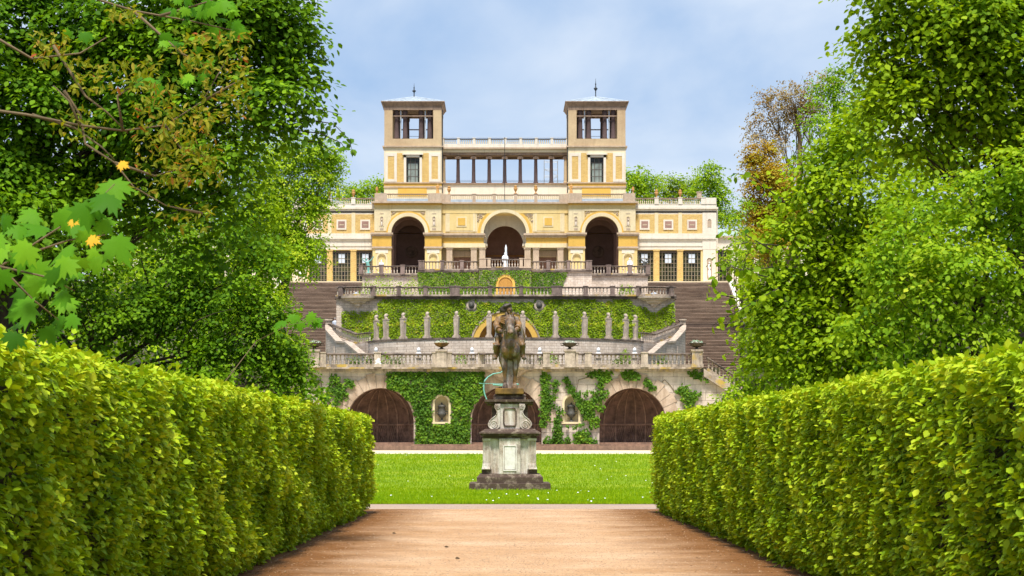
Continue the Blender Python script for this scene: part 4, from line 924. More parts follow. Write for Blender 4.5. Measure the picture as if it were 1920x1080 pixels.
# --- ivy-covered wall, third level (front y = 165)
D3 = 165.0; z3b, z3 = zf1-.3, Zp(556, D3)
W3 = 13.1
iw = thing('ivy_wall', 'broad terrace wall mostly covered in trimmed ivy, with a yellow-framed arch', 'wall', (0, D3+1, z2))
r3 = 2.16
m = MB(); m.wall(-W3, W3, z3b, z3-.18, D3, D3+.6, [(0, r3, z2-.06, z2+.12, True)], 20); part(m, 'masonry', M['rubble'], iw)
m = MB(); m.ring(0, z2+.12, r3, r3+.45, D3-.05, D3+.1, 24, leg=z2-.06); part(m, 'arch_ring', M['yellow'], iw)
m = MB(); m.ring(0, z2+.12, r3+.45, r3+.58, D3-.12, D3+.1, 24, leg=z2-.06); part(m, 'arch_moulding', M['trim'], iw)
m = MB(); m.lathe([(r3+.02, -.2), (r3+.02, .1)] + [((r3+.02)*math.cos(R(e)), .1+(r3+.02)*math.sin(R(e))) for e in (15, 30, 45, 60, 75, 89)], (0, D3+.6, z2), 18, 0, math.pi, 1, .8)
nich = part(m, 'apse', M['apse'], iw, True)
m = MB(); m.box(-.85, .85, D3+1.6, D3+1.7, z2-.2, z2+1.5); part(m, 'apse_door', M['brown_trim'], nich)
for x_ in (-1.28, 1.28):
    q = MB(); q.ball((x_, D3+1.9-.1, z2+1.25), (.2, .12, .28)); part(q, 'apse_medallion', M['urn_bronze'], nich, True)
m = MB(); m.box(-W3-.12, W3+.12, D3-.25, D3+1, z3-.18, z3); part(m, 'cornice', M['coping'], iw)
m = MB(); m.box(-W3, W3, D3+3.0, 206, z2-3, z3-.03); m.box(-W3, W3, D3+.6, D3+3.0, z3-.5, z3-.034); m.box(-W3, -W3+.5, D3+.6, D3+3, z2-3, z3-.5); m.box(W3-.5, W3, D3+.6, D3+3, z2-3, z3-.5); part(m, 'terrace_fill', M['rubble'], iw)
for px in (884, 1011):
    x = Xp(px, D3); z = Zp(572.5, D3)
    m = MB(); m.lathe([(.40, -.06), (.40, 0), (.31, .03)], (0, 0, 0), 20); m.v = [(x+a, D3-.12-c_, z+b) for a, b, c_ in m.v]; fr = part(m, 'medallion', M['herm'], iw)
    m = MB(); m.ball((x, D3-.16, z), (.24, .12, .27)); m.ball((x, D3-.26, z-.02), (.1, .08, .15)); part(m, 'relief_head', M['lead'], fr, True)
# bowed corner bays with shell brackets
for sg in (-1, 1):
    c = Xp(671, D3) if sg < 0 else Xp(1226, D3)
    m = MB(); m.lathe([(.03, -.92), (.12, -.8), (.25, -.74), (.3, -.6), (.62, -.5), (.68, -.38), (1.0, -.3), (1.04, -.2), (1.3, -.16), (1.34, 0)], (c, D3-.1, z3), 18, math.pi, 2*math.pi, 1, .75)
    m.lathe([(.01, 0), (1.34, 0)], (c, D3-.1, z3-.002), 18, math.pi, 2*math.pi, 1, .75); part(m, 'shell_bracket', M['shell_stone'], iw)
hb3 = Zp(538.5, D3)-z3
cl_, cr_ = Xp(671, D3), Xp(1226, D3)
def bay(c, r=1.12): return [(c+r*math.sin(R(a)), D3-.05-r*.75*math.cos(R(a)), z3) for a in range(-75, 76, 15)]
p3 = [(-W3, D3, z3)] + bay(cl_) + bay(cr_) + [(W3, D3, z3)]
def arcpos(path, xt):
    s = 0
    for a, b in zip(path, path[1:]):
        l = (Vector(b)-Vector(a)).length
        if min(a[0], b[0]) <= xt <= max(a[0], b[0]): return s + l*abs(xt-a[0])/max(1e-6, abs(b[0]-a[0]))
        s += l
    return s
P3 = [(642, .2), (700, .17), (748, .16), (798, .16), (853, .38), (919, .15), (977, .15), (1044, .4), (1098, .17), (1148, .17), (1197, .17), (1256, .2)]
balustrade('balustrade over the ivy wall with bowed bays at both ends', p3, hb3, BG, .27, .08, 'pale_baluster', 'coping', 'trim', [(arcpos(p3, Xp(px, D3)), hw_) for px, hw_ in P3], 'dark_pier', cw=.16, base_h=.13, cap_h=.1)

# --- top retaining wall (front y = 190, wings y = 195)
D4, D5 = 190.0, 195.0; z4 = Zp(503, D4)
uw = thing('upper_terrace_wall', 'upper retaining wall below the palace forecourt, ivy in the centre and bare rubble at the sides', 'wall', (0, 191, z3))
hx4 = Xp(1110, D4); zc = Zp(507, D4)
m = MB(); m.wall(-hx4, hx4, z3-.2, zc-.15, D4, D4+.6, [(0, .62, z3-.2, Zp(529, D4), True)], 14); m.box(-hx4, -hx4+.5, D4+.6, D5+.4, z3-.2, zc-.15); m.box(hx4-.5, hx4, D4+.6, D5+.4, z3-.2, zc-.15)
m.prism([(hx4-.01, z3-.2), (hx4-.01, zc-1.1), (hx4+.35, z3-.2)], D4+.05, D4+.6)
part(m, 'centre_masonry', M['rubble'], uw)
z5 = Zp(515, D5); W5 = 13.05
for sg in (-1, 1):
    m = MB(); m.box(sg*hx4, sg*W5, D5+.02, D5+.6, z3-.2, z5-.15); part(m, 'side_masonry', M['rubble'], uw)
    m = MB(); m.box(sg*(hx4), sg*(W5+.1), D5-.2, D5+.6, z5-.15, z5); part(m, 'side_cornice', M['coping'], uw)
m = MB(); m.box(-hx4-.1, hx4+.1, D4-.2, D4+.6, zc-.15, zc); m.box(Xp(899, D4)-.1, Xp(995, D4)+.1, D4-.75, D4-.2, zc-.05, zc+.2); part(m, 'centre_cornice', M['coping'], uw)
m = MB(); m.box(Xp(899, D4), Xp(995, D4), D4-.6, D4-.01, z3-.2, zc-.05); m2_ = m
part(m, 'centre_bastion', M['rubble'], uw)
m = MB(); m.box(-hx4+.5, hx4-.5, D4+.6, D5, z3, zc-.1); m.box(-W5, W5, D5+.6, 207, z3, 17.3); part(m, 'terrace_fill', M['soil'], uw)
m = MB(); m.ring(0.02, Zp(534, D4), .62, .85, D4-.72, D4-.58, 18, leg=z3-.2); part(m, 'alcove_ring', M['yellow'], uw)
m = MB(); m.lathe([(.62, -1.2), (.62, 0)] + [(.62*math.cos(R(e)), .62*math.sin(R(e))) for e in (20, 40, 60, 80, 89)], (.02, D4-.63, Zp(534, D4)), 14, math.pi, 2*math.pi, 1, .05); part(m, 'alcove_shade_shell', M['apse'], uw, True)  # darker ochre paints the shading inside the nearly flat alcove
hb4 = Zp(490, D4)-zc
pc = [(-hx4, D4, zc), (Xp(897, D4), D4, zc)]; 
balustrade('left half of the centre balustrade on the palace forecourt', pc, hb4, BG, .27, .08, 'baluster', 'coping', 'trim', [(.28, .26)]+[(Xp(px, D4)+hx4, .16) for px in (829, 866)], 'dark_pier', cw=.16, base_h=.13, cap_h=.09)
pc = [(Xp(997, D4), D4, zc), (hx4, D4, zc)]
balustrade('right half of the centre balustrade on the palace forecourt', pc, hb4, BG, .27, .08, 'baluster', 'coping', 'trim', [(Xp(px, D4)-Xp(997, D4), .16) for px in (1028, 1066)]+[(hx4-Xp(997, D4)-.28, .26)], 'dark_pier', cw=.16, base_h=.13, cap_h=.09)
zq = Zp(503, D4-.6)
pc = [(Xp(899, D4), D4-.55, zq), (Xp(995, D4), D4-.55, zq)]
balustrade('short raised balustrade in front of the marble statue', pc, Zp(487, D4)-zq, BG, .25, .08, 'pale_baluster', 'coping', 'trim', [(.3, .3), (.85, .14), (pc[1][0]-pc[0][0]-.85, .14), (pc[1][0]-pc[0][0]-.3, .3)], 'rose_stone', cw=.16, base_h=.13, cap_h=.09)
hb5 = Zp(498.5, D5)-z5
for sg, lb in ((-1, 'balustrade on the left side of the palace forecourt'), (1, 'balustrade on the right side of the palace forecourt')):
    a_, b_ = (-W5, -hx4-.05) if sg < 0 else (hx4+.05, W5)
    balustrade(lb, [(a_, D5, z5), (b_, D5, z5)], hb5, BG, .27, .08, 'pale_baluster', 'coping', 'trim', [(Xp(px, D5)-a_, .2) for px in ((677, 715, 755) if sg < 0 else (1141, 1181, 1218))], 'dark_pier', cw=.16, base_h=.13, cap_h=.09)
for px, lb in ((525/4.8+560-1.5, 'grey saucer-topped garden vase left of the ivy wall'), (1226.5, 'grey saucer-topped garden vase right of the ivy wall')):
    x = Xp(px, 176); loc = (x, 176, z3)
    lathed('saucer_vase', lb, 'vase', loc, [('foot', [(.3,0), (.3,.1), (.14,.18), (.1,.5), (.2,.68)], 'gray_saucer'), ('saucer', [(.2,.68), (.48,.80), (.40,.84), (.14,.98), (.0,1.06)], 'gray_saucer')], 'saucer vases', 1.1)

# --- great stairs left and right
def stairs(sg, label):
    y_t, z_t, y_b = 206.5, 17.5, 176.0; rise = .15; tread = .402
    t = thing('great_stairs', label, 'stairs', (sg*17, y_b, zf1), 'great stairs beside the terraces')
    n = 76; 
    def flight(k0, k1, xo, nm):
        prof = []; 
        for k in range(k0, k1):
            y = y_t-k*tread; z = z_t-k*rise
            prof += [(y, z), (y-.012, z-.03), (y-.012, z), ]
        m = MB()
        for k in range(k0, k1):
            y = y_t-k*tread; z = z_t-k*rise
            m.box(sg*13.13, sg*(xo-.01), y-tread, y+.3, z-2*rise, z-rise-.045)
        fl = part(m, nm, M['stair'], t)
        m = MB()
        for k in range(k0, k1):
            y = y_t-k*tread; z = z_t-k*rise
            m.box(sg*13.12, sg*xo, y-tread-.04, y+.3, z-rise-.045, z-rise)
        part(m, 'treads', M['tread'], fl)
    flight(0, 32, 21.6, 'upper_flight'); flight(34, n, 24.2, 'lower_flight')
    m = MB(); m.box(sg*13.12, sg*24.2, y_t-34*tread-.02, y_t-32*tread+.25, 6, z_t-33*rise); part(m, 'landing', M['stair'], t)
    m = MB(); m.sweep([(sg*21.75, y_t+.4, z_t), (sg*21.75, y_t-32*tread, z_t-32*rise)], [(-.2, -2.5), (.2, -2.5), (.2, .35), (-.2, .35)]); part(m, 'stringer_wall', M['white'], t)
    return t
stairs(-1, 'great flight of brown stone stairs climbing to the left palace wing')
stairs(1, 'great flight of brown stone stairs climbing to the right palace wing')
balustrade('short sloping balustrade beside the lower right stairs', [(23.9, 177.6, 6.5), (24.1, 184.5, 9.1)], .85, BG, .4, .08, 'dark_pier', 'coping', 'trim', [], cw=.14)

# --- ivy
def ivy(label, y, regions, excl, n, leaf, size, group, name='ivy', D=None, thick=.07, cat='ivy', tr=.16, shift=0):
    """regions: boxes (x0,x1,z0,z1) or circles (x,z,r) on a wall plane"""
    P = []
    ar = [(abs((q[1]-q[0])*(q[3]-q[2])) if len(q) == 4 else 3.14*q[2]**2) for q in regions]
    tot = sum(ar)
    for q, a in zip(regions, ar):
        k = int(n*a/tot)+1
        if len(q) == 4: P.append(np.stack([rng.uniform(q[0], q[1], k), rng.uniform(q[2], q[3], k)], 1))
        else:
            th = rng.uniform(0, 6.28, k); rr_ = q[2]*np.sqrt(rng.uniform(size=k))*(1+.25*np.sin(th*3+q[0])+.15*np.sin(th*7)); P.append(np.stack([q[0]+rr_*np.cos(th), q[1]+rr_*np.sin(th)], 1))
    P = np.concatenate(P); keep = np.ones(len(P), bool)
    P3_ = np.stack([P[:, 0], np.full(len(P), y), P[:, 1]], 1); wv = .08*wob(P3_, 5, 3)
    for e in excl:
        if len(e) == 3: keep &= (np.hypot(P[:, 0]-e[0], P[:, 1]-e[1])) > e[2]+wv
        elif len(e) == 4: keep &= ~((P[:, 0] > e[0]+wv) & (P[:, 0] < e[1]+wv) & (P[:, 1] > e[2]+wv) & (P[:, 1] < e[3]+wv))
        elif len(e) == 2: keep &= e[0](P[:, 0]+wv, P[:, 1]+wv)
    P3_ = P3_[keep]; k = len(P3_)
    P3_[:, 1] -= .02+rng.uniform(0, thick, k)+.05*(wob(P3_, 3, 8)+.6).clip(0, 2)
    tint = .5+tr*wob(P3_, 1.3, 17)+.10*wob(P3_, 5, 19)+rng.normal(size=k)*.15+shift
    o = leafmesh(name, P3_, rng.normal(size=(k, 3))*.5+np.array([0, -.35, -.9]), rng.normal(size=(k, 3))*.4+np.array([0, -.9, .45]), rng.uniform(.75, 1.3, k)*size, tint, OVAL, M[leaf])
    return tag(o, label, cat, group)
pz = lambda px, py, D: (Xp(px, D), Zp(py, D))
x0, x1 = Xp(726, D1), Xp(908, D1)
ivy('dense dark ivy blanket covering the grotto wall left of the statue', D1-.02, [(x0, x1, 1.6, Zp(696, D1))], [(-7.63, zs1, 2.12), (-7.63-2.1, -7.63+2.1, 0, zs1), (0, zs1, 2.2), (-2.2, 2.2, 0, zs1), (-3.92, Zp(756, D1), .6), (-4.52, -3.32, Zp(794, D1), Zp(756, D1)), (x0-.1, x0+.9, 1.5, zs1+1.0)], 9500, 'ivy_dark', .15, 'ivy on the grotto wall', thick=.16)
def ivc(lb, lst, n, D=D1, y=D1-.05, lf='ivy_dark', s=.14, **k):
    return ivy(lb, y, [(Xp(a, D), Zp(b, D), c*D/F) for a, b, c in lst], [], n, lf, s, 'ivy on the grotto wall', thick=.14, **k)
ivc('long ivy strand hanging between the middle grotto and the right niche', [(1022,705,9),(1023,718,9),(1023,732,10),(1024,745,10),(1024,757,12),(1022,770,10),(1022,782,9),(1018,795,7)], 800)
ivc('narrow ivy strand left of the right niche, spreading at the wall foot', [(1042,718,7),(1042,730,5),(1038,745,6),(1050,770,7),(1046,785,7),(1045,800,9),(1045,812,9),(1043,825,12),(1062,829,10),(1028,828,10)], 750)
ivc('tangled vine climbing from the right niche up to the right grotto arch', [(1062,712,6),(1066,722,6),(1072,732,7),(1082,742,8),(1090,754,10),(1098,765,11),(1105,778,13),(1115,790,9),(1110,755,10),(1122,748,8),(1132,738,9),(1125,765,8),(1115,735,7),(1126,722,7),(1130,708,9)], 1250)
ivc('bushy vine clump hanging under the cornice left of the right arch', [(1118,699,9),(1128,699,11),(1140,702,9),(1108,702,6)], 420)
ivc('small vine clump on the keystone of the right arch', [(1180,701,11),(1192,705,8),(1170,700,6)], 300)
ivc('little ivy sprig on the right shoulder of the right arch', [(1213,717,8),(1222,725,7)], 150)
ivc('ivy sprig at the top of the right stair flank', [(1300,699,9),(1311,704,7),(1325,711,5)], 190)
ivc('round ivy clump on the wall right of the right grotto', [(1285,733,11),(1292,748,12),(1276,730,7),(1300,741,9),(1312,738,4),(1290,762,6),(1268,732,4)], 520)
ivc('ivy bush at the wall foot beside the right grotto', [(1083,815,7),(1095,813,10),(1100,822,10),(1085,828,9),(1112,829,8)], 460)
ivc('branching climber on the wall left of the left grotto', [(627,710,10),(652,719,9),(622,733,12),(640,740,12),(636,724,8),(612,745,8),(630,755,6),(645,735,6),(600,730,6),(590,716,8),(660,718,5)], 850)
ivc('thin bare vine stems with sparse leaves around the right niche', [(1032,760,4),(1040,762,4),(1078,800,4),(1090,795,5),(1108,800,5),(1064,798,3),(1140,712,5),(1098,738,6)], 130)
def vine(label, pts, r_=.018):
    m = MB(); m.tube([(Xp(a, D1), D1-.04, Zp(b, D1)) for a, b in pts], r_, 5); tag(part(m, 'vine_stem', M['twig']), label, 'vine', 'bare vine stems on the grotto wall')
vine('bare vine stem looping over the wall right of the right arch', [(1225,745), (1235,722), (1246,712), (1256,722), (1268,738), (1282,742), (1300,745)])
vine('bare vine stem rising left of the right arch', [(1118,790), (1105,770), (1080,735), (1085,712), (1110,706)])
vine('bare vine stem running beside the left climber', [(600,705), (606,740), (625,770)])
# upper walls
ee = [(0, z2+.12, r3+.62), (-r3-.62, r3+.62, 0, z2+.12), (Xp(884, D3), Zp(572.5, D3), .47), (Xp(1011, D3), Zp(572.5, D3), .47), (Xp(895, D3), Xp(1003, D3), Zp(566, D3), 20),
      (lambda x, z: ~((np.abs(x-cl_)*.62+z > z3-1.15+.25) & (z > z3-1.6) & (np.abs(x-cl_) < 1.6)) | (z < Zp(583, D3)), 0), (lambda x, z: ~((z > z3-1.25) & (z-(z3-1.25) > np.abs(x-cr_)*.55)), 0), (lambda x, z: ~((z > z3-1.25) & (z-(z3-1.25) > np.abs(x-cl_)*.55)), 0),
      (lambda x, z: ~((x > 9.8) & (z < z2+.55+(x-9.8)*.42)), 0), (Xp(1120, D3), Xp(1150, D3), z3-.38, 20), (Xp(1185, D3), Xp(1200, D3), z3-.7, 20)]
ivy('bright trimmed ivy sheet covering the terrace wall behind the herms', D3-.02, [(Xp(641, D3), Xp(1265, D3), z2-.1, z3-.2)], ee, 42000, 'ivy_light', .105, None, thick=.10, tr=.22, shift=-.05)
ivy('smooth ivy blanket on the upper wall left of the yellow alcove', D4-.02, [(Xp(783, D4), Xp(898, D4), z3, zc-.16)], [], 6500, 'ivy_dark', .115, 'ivy on the upper wall', thick=.08, shift=.22)
ivy('smooth ivy blanket on the upper wall right of the yellow alcove', D4-.02, [(Xp(996, D4), Xp(1066, D4), z3, zc-.16)], [(lambda x, z: (x < Xp(1066, D4)-.75*(zc-z)*.5), 0)], 4000, 'ivy_dark', .115, 'ivy on the upper wall', thick=.08, shift=.12)
ivy('ivy around the yellow alcove on the upper bastion', D4-.64, [(Xp(899, D4), Xp(995, D4), z3, zc-.02)], [(0.02, Zp(534, D4), .88), (-.86, .9, 0, Zp(534, D4))], 4600, 'ivy_dark', .115, 'ivy on the upper wall', thick=.08, shift=.20)
# shrubs on the terraces
def bush(label, x, y, z, rx, rz, n, leaf, s, group=None, name='box_shrub', cat='shrub', loose=.06, sh=.0):
    v = unit(rng.normal(size=(n, 3))); v[:, 2] = np.abs(v[:, 2]); k = 1-np.abs(rng.normal(size=n))*loose*2; k *= 1+loose*2*wob(v*3+x, 1.5, 3)
    P = np.array([x, y, z])+v*k[:, None]*np.array([rx, rx, rz])
    o = leafmesh(name, P, v+rng.normal(size=(n, 3))*.6, v*.6+np.array([0, 0, .8])+rng.normal(size=(n, 3))*.4, rng.uniform(.7, 1.3, n)*s, .5+.2*v[:, 2]+rng.normal(size=n)*.13+sh, OVAL, M[leaf])
    return tag(o, label, cat, group)
for px, lb in ((722, 'round clipped box ball behind the balustrade left of the left urn pier'), (864, 'round clipped box ball just left of the statue'), (1036, 'round clipped box ball just right of the statue'), (1172, 'round clipped box ball behind the balustrade near the right end')):
    bush(lb, Xp(px, 132), 132, zf1, .42, Zp(662 if px != 1172 else 656, 132)-zf1, 600, 'box_leaf', .08, 'clipped box balls')
for px, w_, lb in ((662, .5, 'leafy plant growing through the balustrade near the left corner'), (745, .45, 'leafy plant behind the balusters left of the left urn pier'), (1160, .55, 'leafy plant pushing through the balusters right of the right urn pier'), (1240, .55, 'low leafy plant behind the balusters near the right corner'), (690, .4, 'small plant beside the white relief on the balustrade'), (1020, .35, 'small plant at the foot of the balustrade right of the statue')):
    bush(lb, Xp(px, D1-.3), D1-.25+.3, zf1+.02, w_, Zp(668, D1)-zf1, 330, 'box_leaf', .09, 'plants behind the lowest balustrade', 'terrace_plant', 'plant', .25, -.15)
for i, (px, py, r_, lb) in enumerate(((690,528,.9,'yellow-green bush behind the left bay of the ivy wall'), (712,520,.8,'leafy climber against the rubble wall on the left'), (728,525,.7,'darker bush at the foot of the left rubble wall'), (752,532,.6,'low pale bush left of the upper ivy'), (770,526,.6,'bush beside the left end of the upper ivy'), (985,536,.62,'round light shrub behind the balustrade right of the alcove'), (1180,542,.55,'yellowish low shrub behind the right balustrade'), (1166,541,.3,'tiny shrub behind the right balustrade'))):
    D = 178; bush(lb, Xp(px, D), D, z3, r_, max(.35, Zp(py-6, D)-z3), 650, ['box_leaf', 'leaf_light', 'leaf_mid', 'box_leaf', 'leaf_mid', 'box_leaf', 'box_leaf', 'box_leaf'][i], .11, 'shrubs on the middle terrace', 'garden_shrub', 'shrub', .13 if i < 5 else .06)
for px, D in ((690, 168.5), (760, 170), (820, 169), (905, 169), (1010, 170)):
    bush('low yellow-green planting behind the ivy wall balustrade, ' + {690: 'at the left bay', 760: 'left of the wide left pier', 820: 'next to the wide left pier', 905: 'left of the alcove', 1010: 'right of the alcove'}[px], Xp(px, D), D, z3, 1.3 if px < 1000 else .8, .55, 900, 'box_leaf', .10, 'planting behind the ivy wall balustrade', 'terrace_plant', 'plant', .2)
# marble busts on the lowest terrace
t = None
for i, (px, lb) in enumerate(((705, 'small white marble bust behind the balustrade above the white relief'), (785, 'small white marble bust left of the left urn pier'), (885, 'small white marble bust left of the statue'), (1012, 'white round marble bust right of the statue'), (1122, 'small white marble bust right of the right urn pier'), (1190, 'small white marble bust near the right end of the terrace'))):
    D = 146; loc = (Xp(px, D), D, zf1)
    if t is None:
        t = thing('marble_bust', lb, 'bust', loc, 'marble busts on the lowest terrace')
        m = MB(); x, y, z = loc; m.frus(x, y, z, z+1.25, .2, .2, .16, .16); m.box(x-.24, x+.24, y-.24, y+.24, z+1.25, z+1.32); part(m, 'pedestal', M['herm'], t)
        m = MB(); m.ball((x, y, z+1.82), (.13, .15, .17)); m.ball((x, y, z+1.5), (.27, .16, .16)); m.tube([(x, y, z+1.5), (x, y, z+1.75)], [.1, .08], 8); m.ball((x, y-.15, z+1.8), (.025, .04, .04)); sculpt(m, 'bust', M['marble'], t, .03, 2)
        t0 = t
    else: place(t0, loc, lb)
m = MB(); x, z = Xp(709, D1-.55), zf1+.18; m.ball((x, D1-.56, z+.12), (.17, .06, .10)); m.ball((x+.03, D1-.57, z+.26), (.08, .06, .10)); m.ball((x-.06, D1-.57, z+.18), (.12, .05, .08)); m.box(x-.2, x+.2, D1-.58, D1-.5, z-.02, z+.05)
tag(sculpt(m, 'relief_carving', M['marble'], None, .02, 1), 'little white carved relief on the pier of the lowest balustrade', 'relief')
# ------------------------------------------------------------------ the palace (front at y = 210)
DP = 210.0; GP = 17.5
def q(py, D=DP): return Zp(py, D)
def u(off, D=DP): return off*D/F
pal = thing('orangery_palace', 'yellow Italianate palace with twin belvedere towers, three tall arches and glazed wings', 'palace', (0, DP, GP))
def rail(parent, x0, x1, y, zb, zt, piers, mt='cream', mc='cream', pitch=.21, pm=None, hw=.2, w_=.035, base='cream', along='x', mb=.12):
    """low-detail balustrade: base, coping, piers and one row of small balusters"""
    def bx(m, a, b, c, d, e, f):
        if along == 'x': m.box(a, b, y+c, y+d, e, f)
        else: m.box(y+c, y+d, a, b, e, f)
    m = MB(); bx(m, x0, x1, -.12, .12, zb, zb+mb); rt = part(m, 'balustrade', M[base], parent)
    m = MB(); bx(m, x0, x1, -.14, .14, zt-.09, zt); part(m, 'coping', M[mc], rt)
    m = MB(); n = int((x1-x0)/pitch)
    for i in range(n):
        x = x0+(i+.5)*(x1-x0)/n
        if any(abs(x-p) < hw for p in piers): continue
        z0_, z1_ = zb+mb, zt-.09; h = z1_-z0_
        cx_, cy_ = (x, y) if along == 'x' else (y, x)
        m.lathe([(w_*1.3, 0), (w_*.9, h*.1), (w_*1.9, h*.35), (w_*.9, h*.7), (w_*1.4, h)], (cx_, cy_, z0_), 6)
    part(m, 'baluster_row', M[mt], rt)
    for p in piers:
        m = MB(); bx(m, p-hw, p+hw, -.16, .16, zb, zt+.02); bx(m, p-hw-.04, p+hw+.04, -.2, .2, zt+.02, zt+.07); part(m, 'pier', M[pm or base], rt)
    return rt
# -- central block
yf = DP; yc = DP+.7                                # side pavilions stand .7 m in front of the centre
c0, c1 = u(119), u(245)
zt_ = q(378.5)
for sg, nm in ((-1, 'left'), (1, 'right')):
    cxa = sg*u(181.5); xa, xb = sorted((sg*c0, sg*c1))
    m = MB(); m.wall(xa, xb, q(437), zt_-.32, yf, yf+.6, [(cxa, u(31.5), q(437), q(437), True)], 18); m.wall(xa, xb, GP-.1, q(437), yf, yf+.6, [(cxa, u(31.5), GP-.1, q(437), False)])
    pav = part(m, 'pavilion_wall', M['pale_yellow'], pal)
    # pilaster strips, panel around the arch, archivolt
    for o0, o1 in ((119.3, 146), (217, 244.7)): m = MB(); m.box(sg*u(o0), sg*u(o1), yf-.06, yf+.02, q(433), q(392)); part(m, 'pilaster', M['cream'], pal)
    m = MB()
    m.box(sg*u(146.5), sg*u(216.5), yf-.09, yf+.02, q(395.5), q(392)); m.box(sg*u(146.2), sg*u(149), yf-.09, yf+.02, q(437), q(395.5)); m.box(sg*u(214), sg*u(216.8), yf-.09, yf+.02, q(437), q(395.5))
    part(m, 'panel_frame', M['cream'], pal)
    m = MB(); m.ring(cxa, q(437), u(31.5), u(38), yf-.14, yf+.02, 24); part(m, 'archivolt', M['cream'], pal)
    m = MB(); m.ring(cxa, q(437), u(38), u(41), yf-.10, yf+.02, 24); part(m, 'archivolt', M['yellow'], pal)
    # niches of the upper order
    for o_ in (133, 231):
        m = MB(); m.ring(sg*u(o_), q(409), .14, .22, yf-.12, yf-.05, 8, leg=q(424)); nf = part(m, 'niche_frame', M['cream'], pal)
        m = MB(); m.box(sg*u(o_)-.14, sg*u(o_)+.14, yf-.075, yf-.065, q(424), q(409)+.12); part(m, 'niche_back', M['rose_stone'], nf)
        m = MB(); m.ball((sg*u(o_), yf-.12, q(420)), (.07, .04, .22)); m.ball((sg*u(o_), yf-.12, q(412)), .06); part(m, 'figure', M['white'], nf, True)
        m = MB(); m.box(sg*u(o_)-.18, sg*u(o_)+.18, yf-.09, yf-.05, q(431), q(427.5)); m.box(sg*u(o_)-.2, sg*u(o_)+.2, yf-.09, yf-.05, q(401), q(400)); part(m, 'relief_panel', M['rose_stone'], nf)
    # spandrel scrolls
    for s2 in (-1, 1):
        m = MB()
        for k in range(16):
            a = random.uniform(0, .42); b = random.uniform(0, .42-a); m.ball((cxa+s2*(u(31)-a), yf-.02, q(397.5)-b), (random.uniform(.03, .08), .05, random.uniform(.03, .07)), 6, 4)
        part(m, 'spandrel_relief', M['rose_stone'], pal, True)
    # impost cornice + lower order
    for o0, o1 in ((117.5, 151.5), (211.5, 250)):
        a_, b_ = sorted((sg*u(o0), sg*u(o1)))
        m = MB(); m.box(a_-.1, b_+.1, yf-.34, yf+.7, q(440), q(436.5)); m.box(a_, b_, yf-.22, yf+.66, q(443), q(440)); part(m, 'impost_cornice', M['rose_stone'], pal)
        m = MB(); m.box(a_+.07, b_-.07, yf-.12, yf+.62, q(463), q(443)); part(m, 'entablature', M['yellow'], pal)
        m = MB(); m.box(a_, b_, yf-.26, yf+.64, q(466), q(462.5)); part(m, 'lower_cornice', M['rose_stone'], pal)
        m = MB(); m.wall(a_+.1, b_-.1, GP-.1, q(466), yf-.12, yf+.1, [((a_+b_)/2, .42, q(505), q(484), True)]); part(m, 'niche_wall', M['pale_yellow'], pal)
        m = MB(); m.box((a_+b_)/2-.62, (a_+b_)/2+.62, yf-.16, yf-.11, q(475), q(468)); part(m, 'plain_panel', M['white'], pal)
        m = MB(); m.ring((a_+b_)/2, q(484), .42, .56, yf-.18, yf-.1, 12, leg=q(505)); part(m, 'niche_frame', M['cream'], pal)
        m = MB(); m.lathe([(.42, -1.1), (.42, 0)]+[(.42*math.cos(R(e)), .42*math.sin(R(e))) for e in (25, 50, 75, 89)], ((a_+b_)/2, yf-.11, q(484)), 10, 0, math.pi, 1, .4); part(m, 'niche_shell', M['cream'], pal, True)
    # arched passage: dark vaulted hall with coffer ring
    h_ = u(31.5)
    m = MB()
    m.box(cxa-h_-1.3, cxa-h_-1.2, yf+.6, yf+8, GP-.1, q(400)); m.box(cxa+h_+1.2, cxa+h_+1.3, yf+.6, yf+8, GP-.1, q(400)); m.box(cxa-h_-1.3, cxa+h_+1.3, yf+8, yf+8.1, GP-.1, q(400)); m.box(cxa-h_-1.3, cxa+h_+1.3, yf+.6, yf+8.1, q(400), q(399))
    hl_ = part(m, 'passage_hall', M['hall'], pal)
    m = MB(); m.box(cxa-h_-1.2, cxa+h_+1.2, yf+.6, yf+8, GP-.1, GP-.02); part(m, 'passage_floor', M['brown_trim'], hl_)
    m = MB(); m.wall(cxa-h_-1.2, cxa+h_+1.2, GP-.1, q(401), yf+2.2, yf+2.6, [(cxa, h_*.93, GP-.1, q(436), True)], 18); part(m, 'inner_arch', M['hall'], hl_)
    m = MB(); m.wall(cxa-h_-1.2, cxa+h_+1.2, GP-.1, q(401), yf+4.6, yf+5.0, [(cxa, h_*.86, GP-.1, q(440), True)], 18); part(m, 'inner_arch', M['hall'], hl_)
    zr = q(459); m = MB(); m.lathe([(.55, 0), (.62, .06), (.55, .1), (.48, .06)], (0, 0, 0), 20); m.lathe([(.2, 0), (.26, .05), (.2, .08)], (0, 0, 0), 12); m.v = [(cxa+a, yf+7.95-c_, zr+b) for a, b, c_ in m.v]; part(m, 'wall_roundel', M['grotto_trim'], hl_, True)
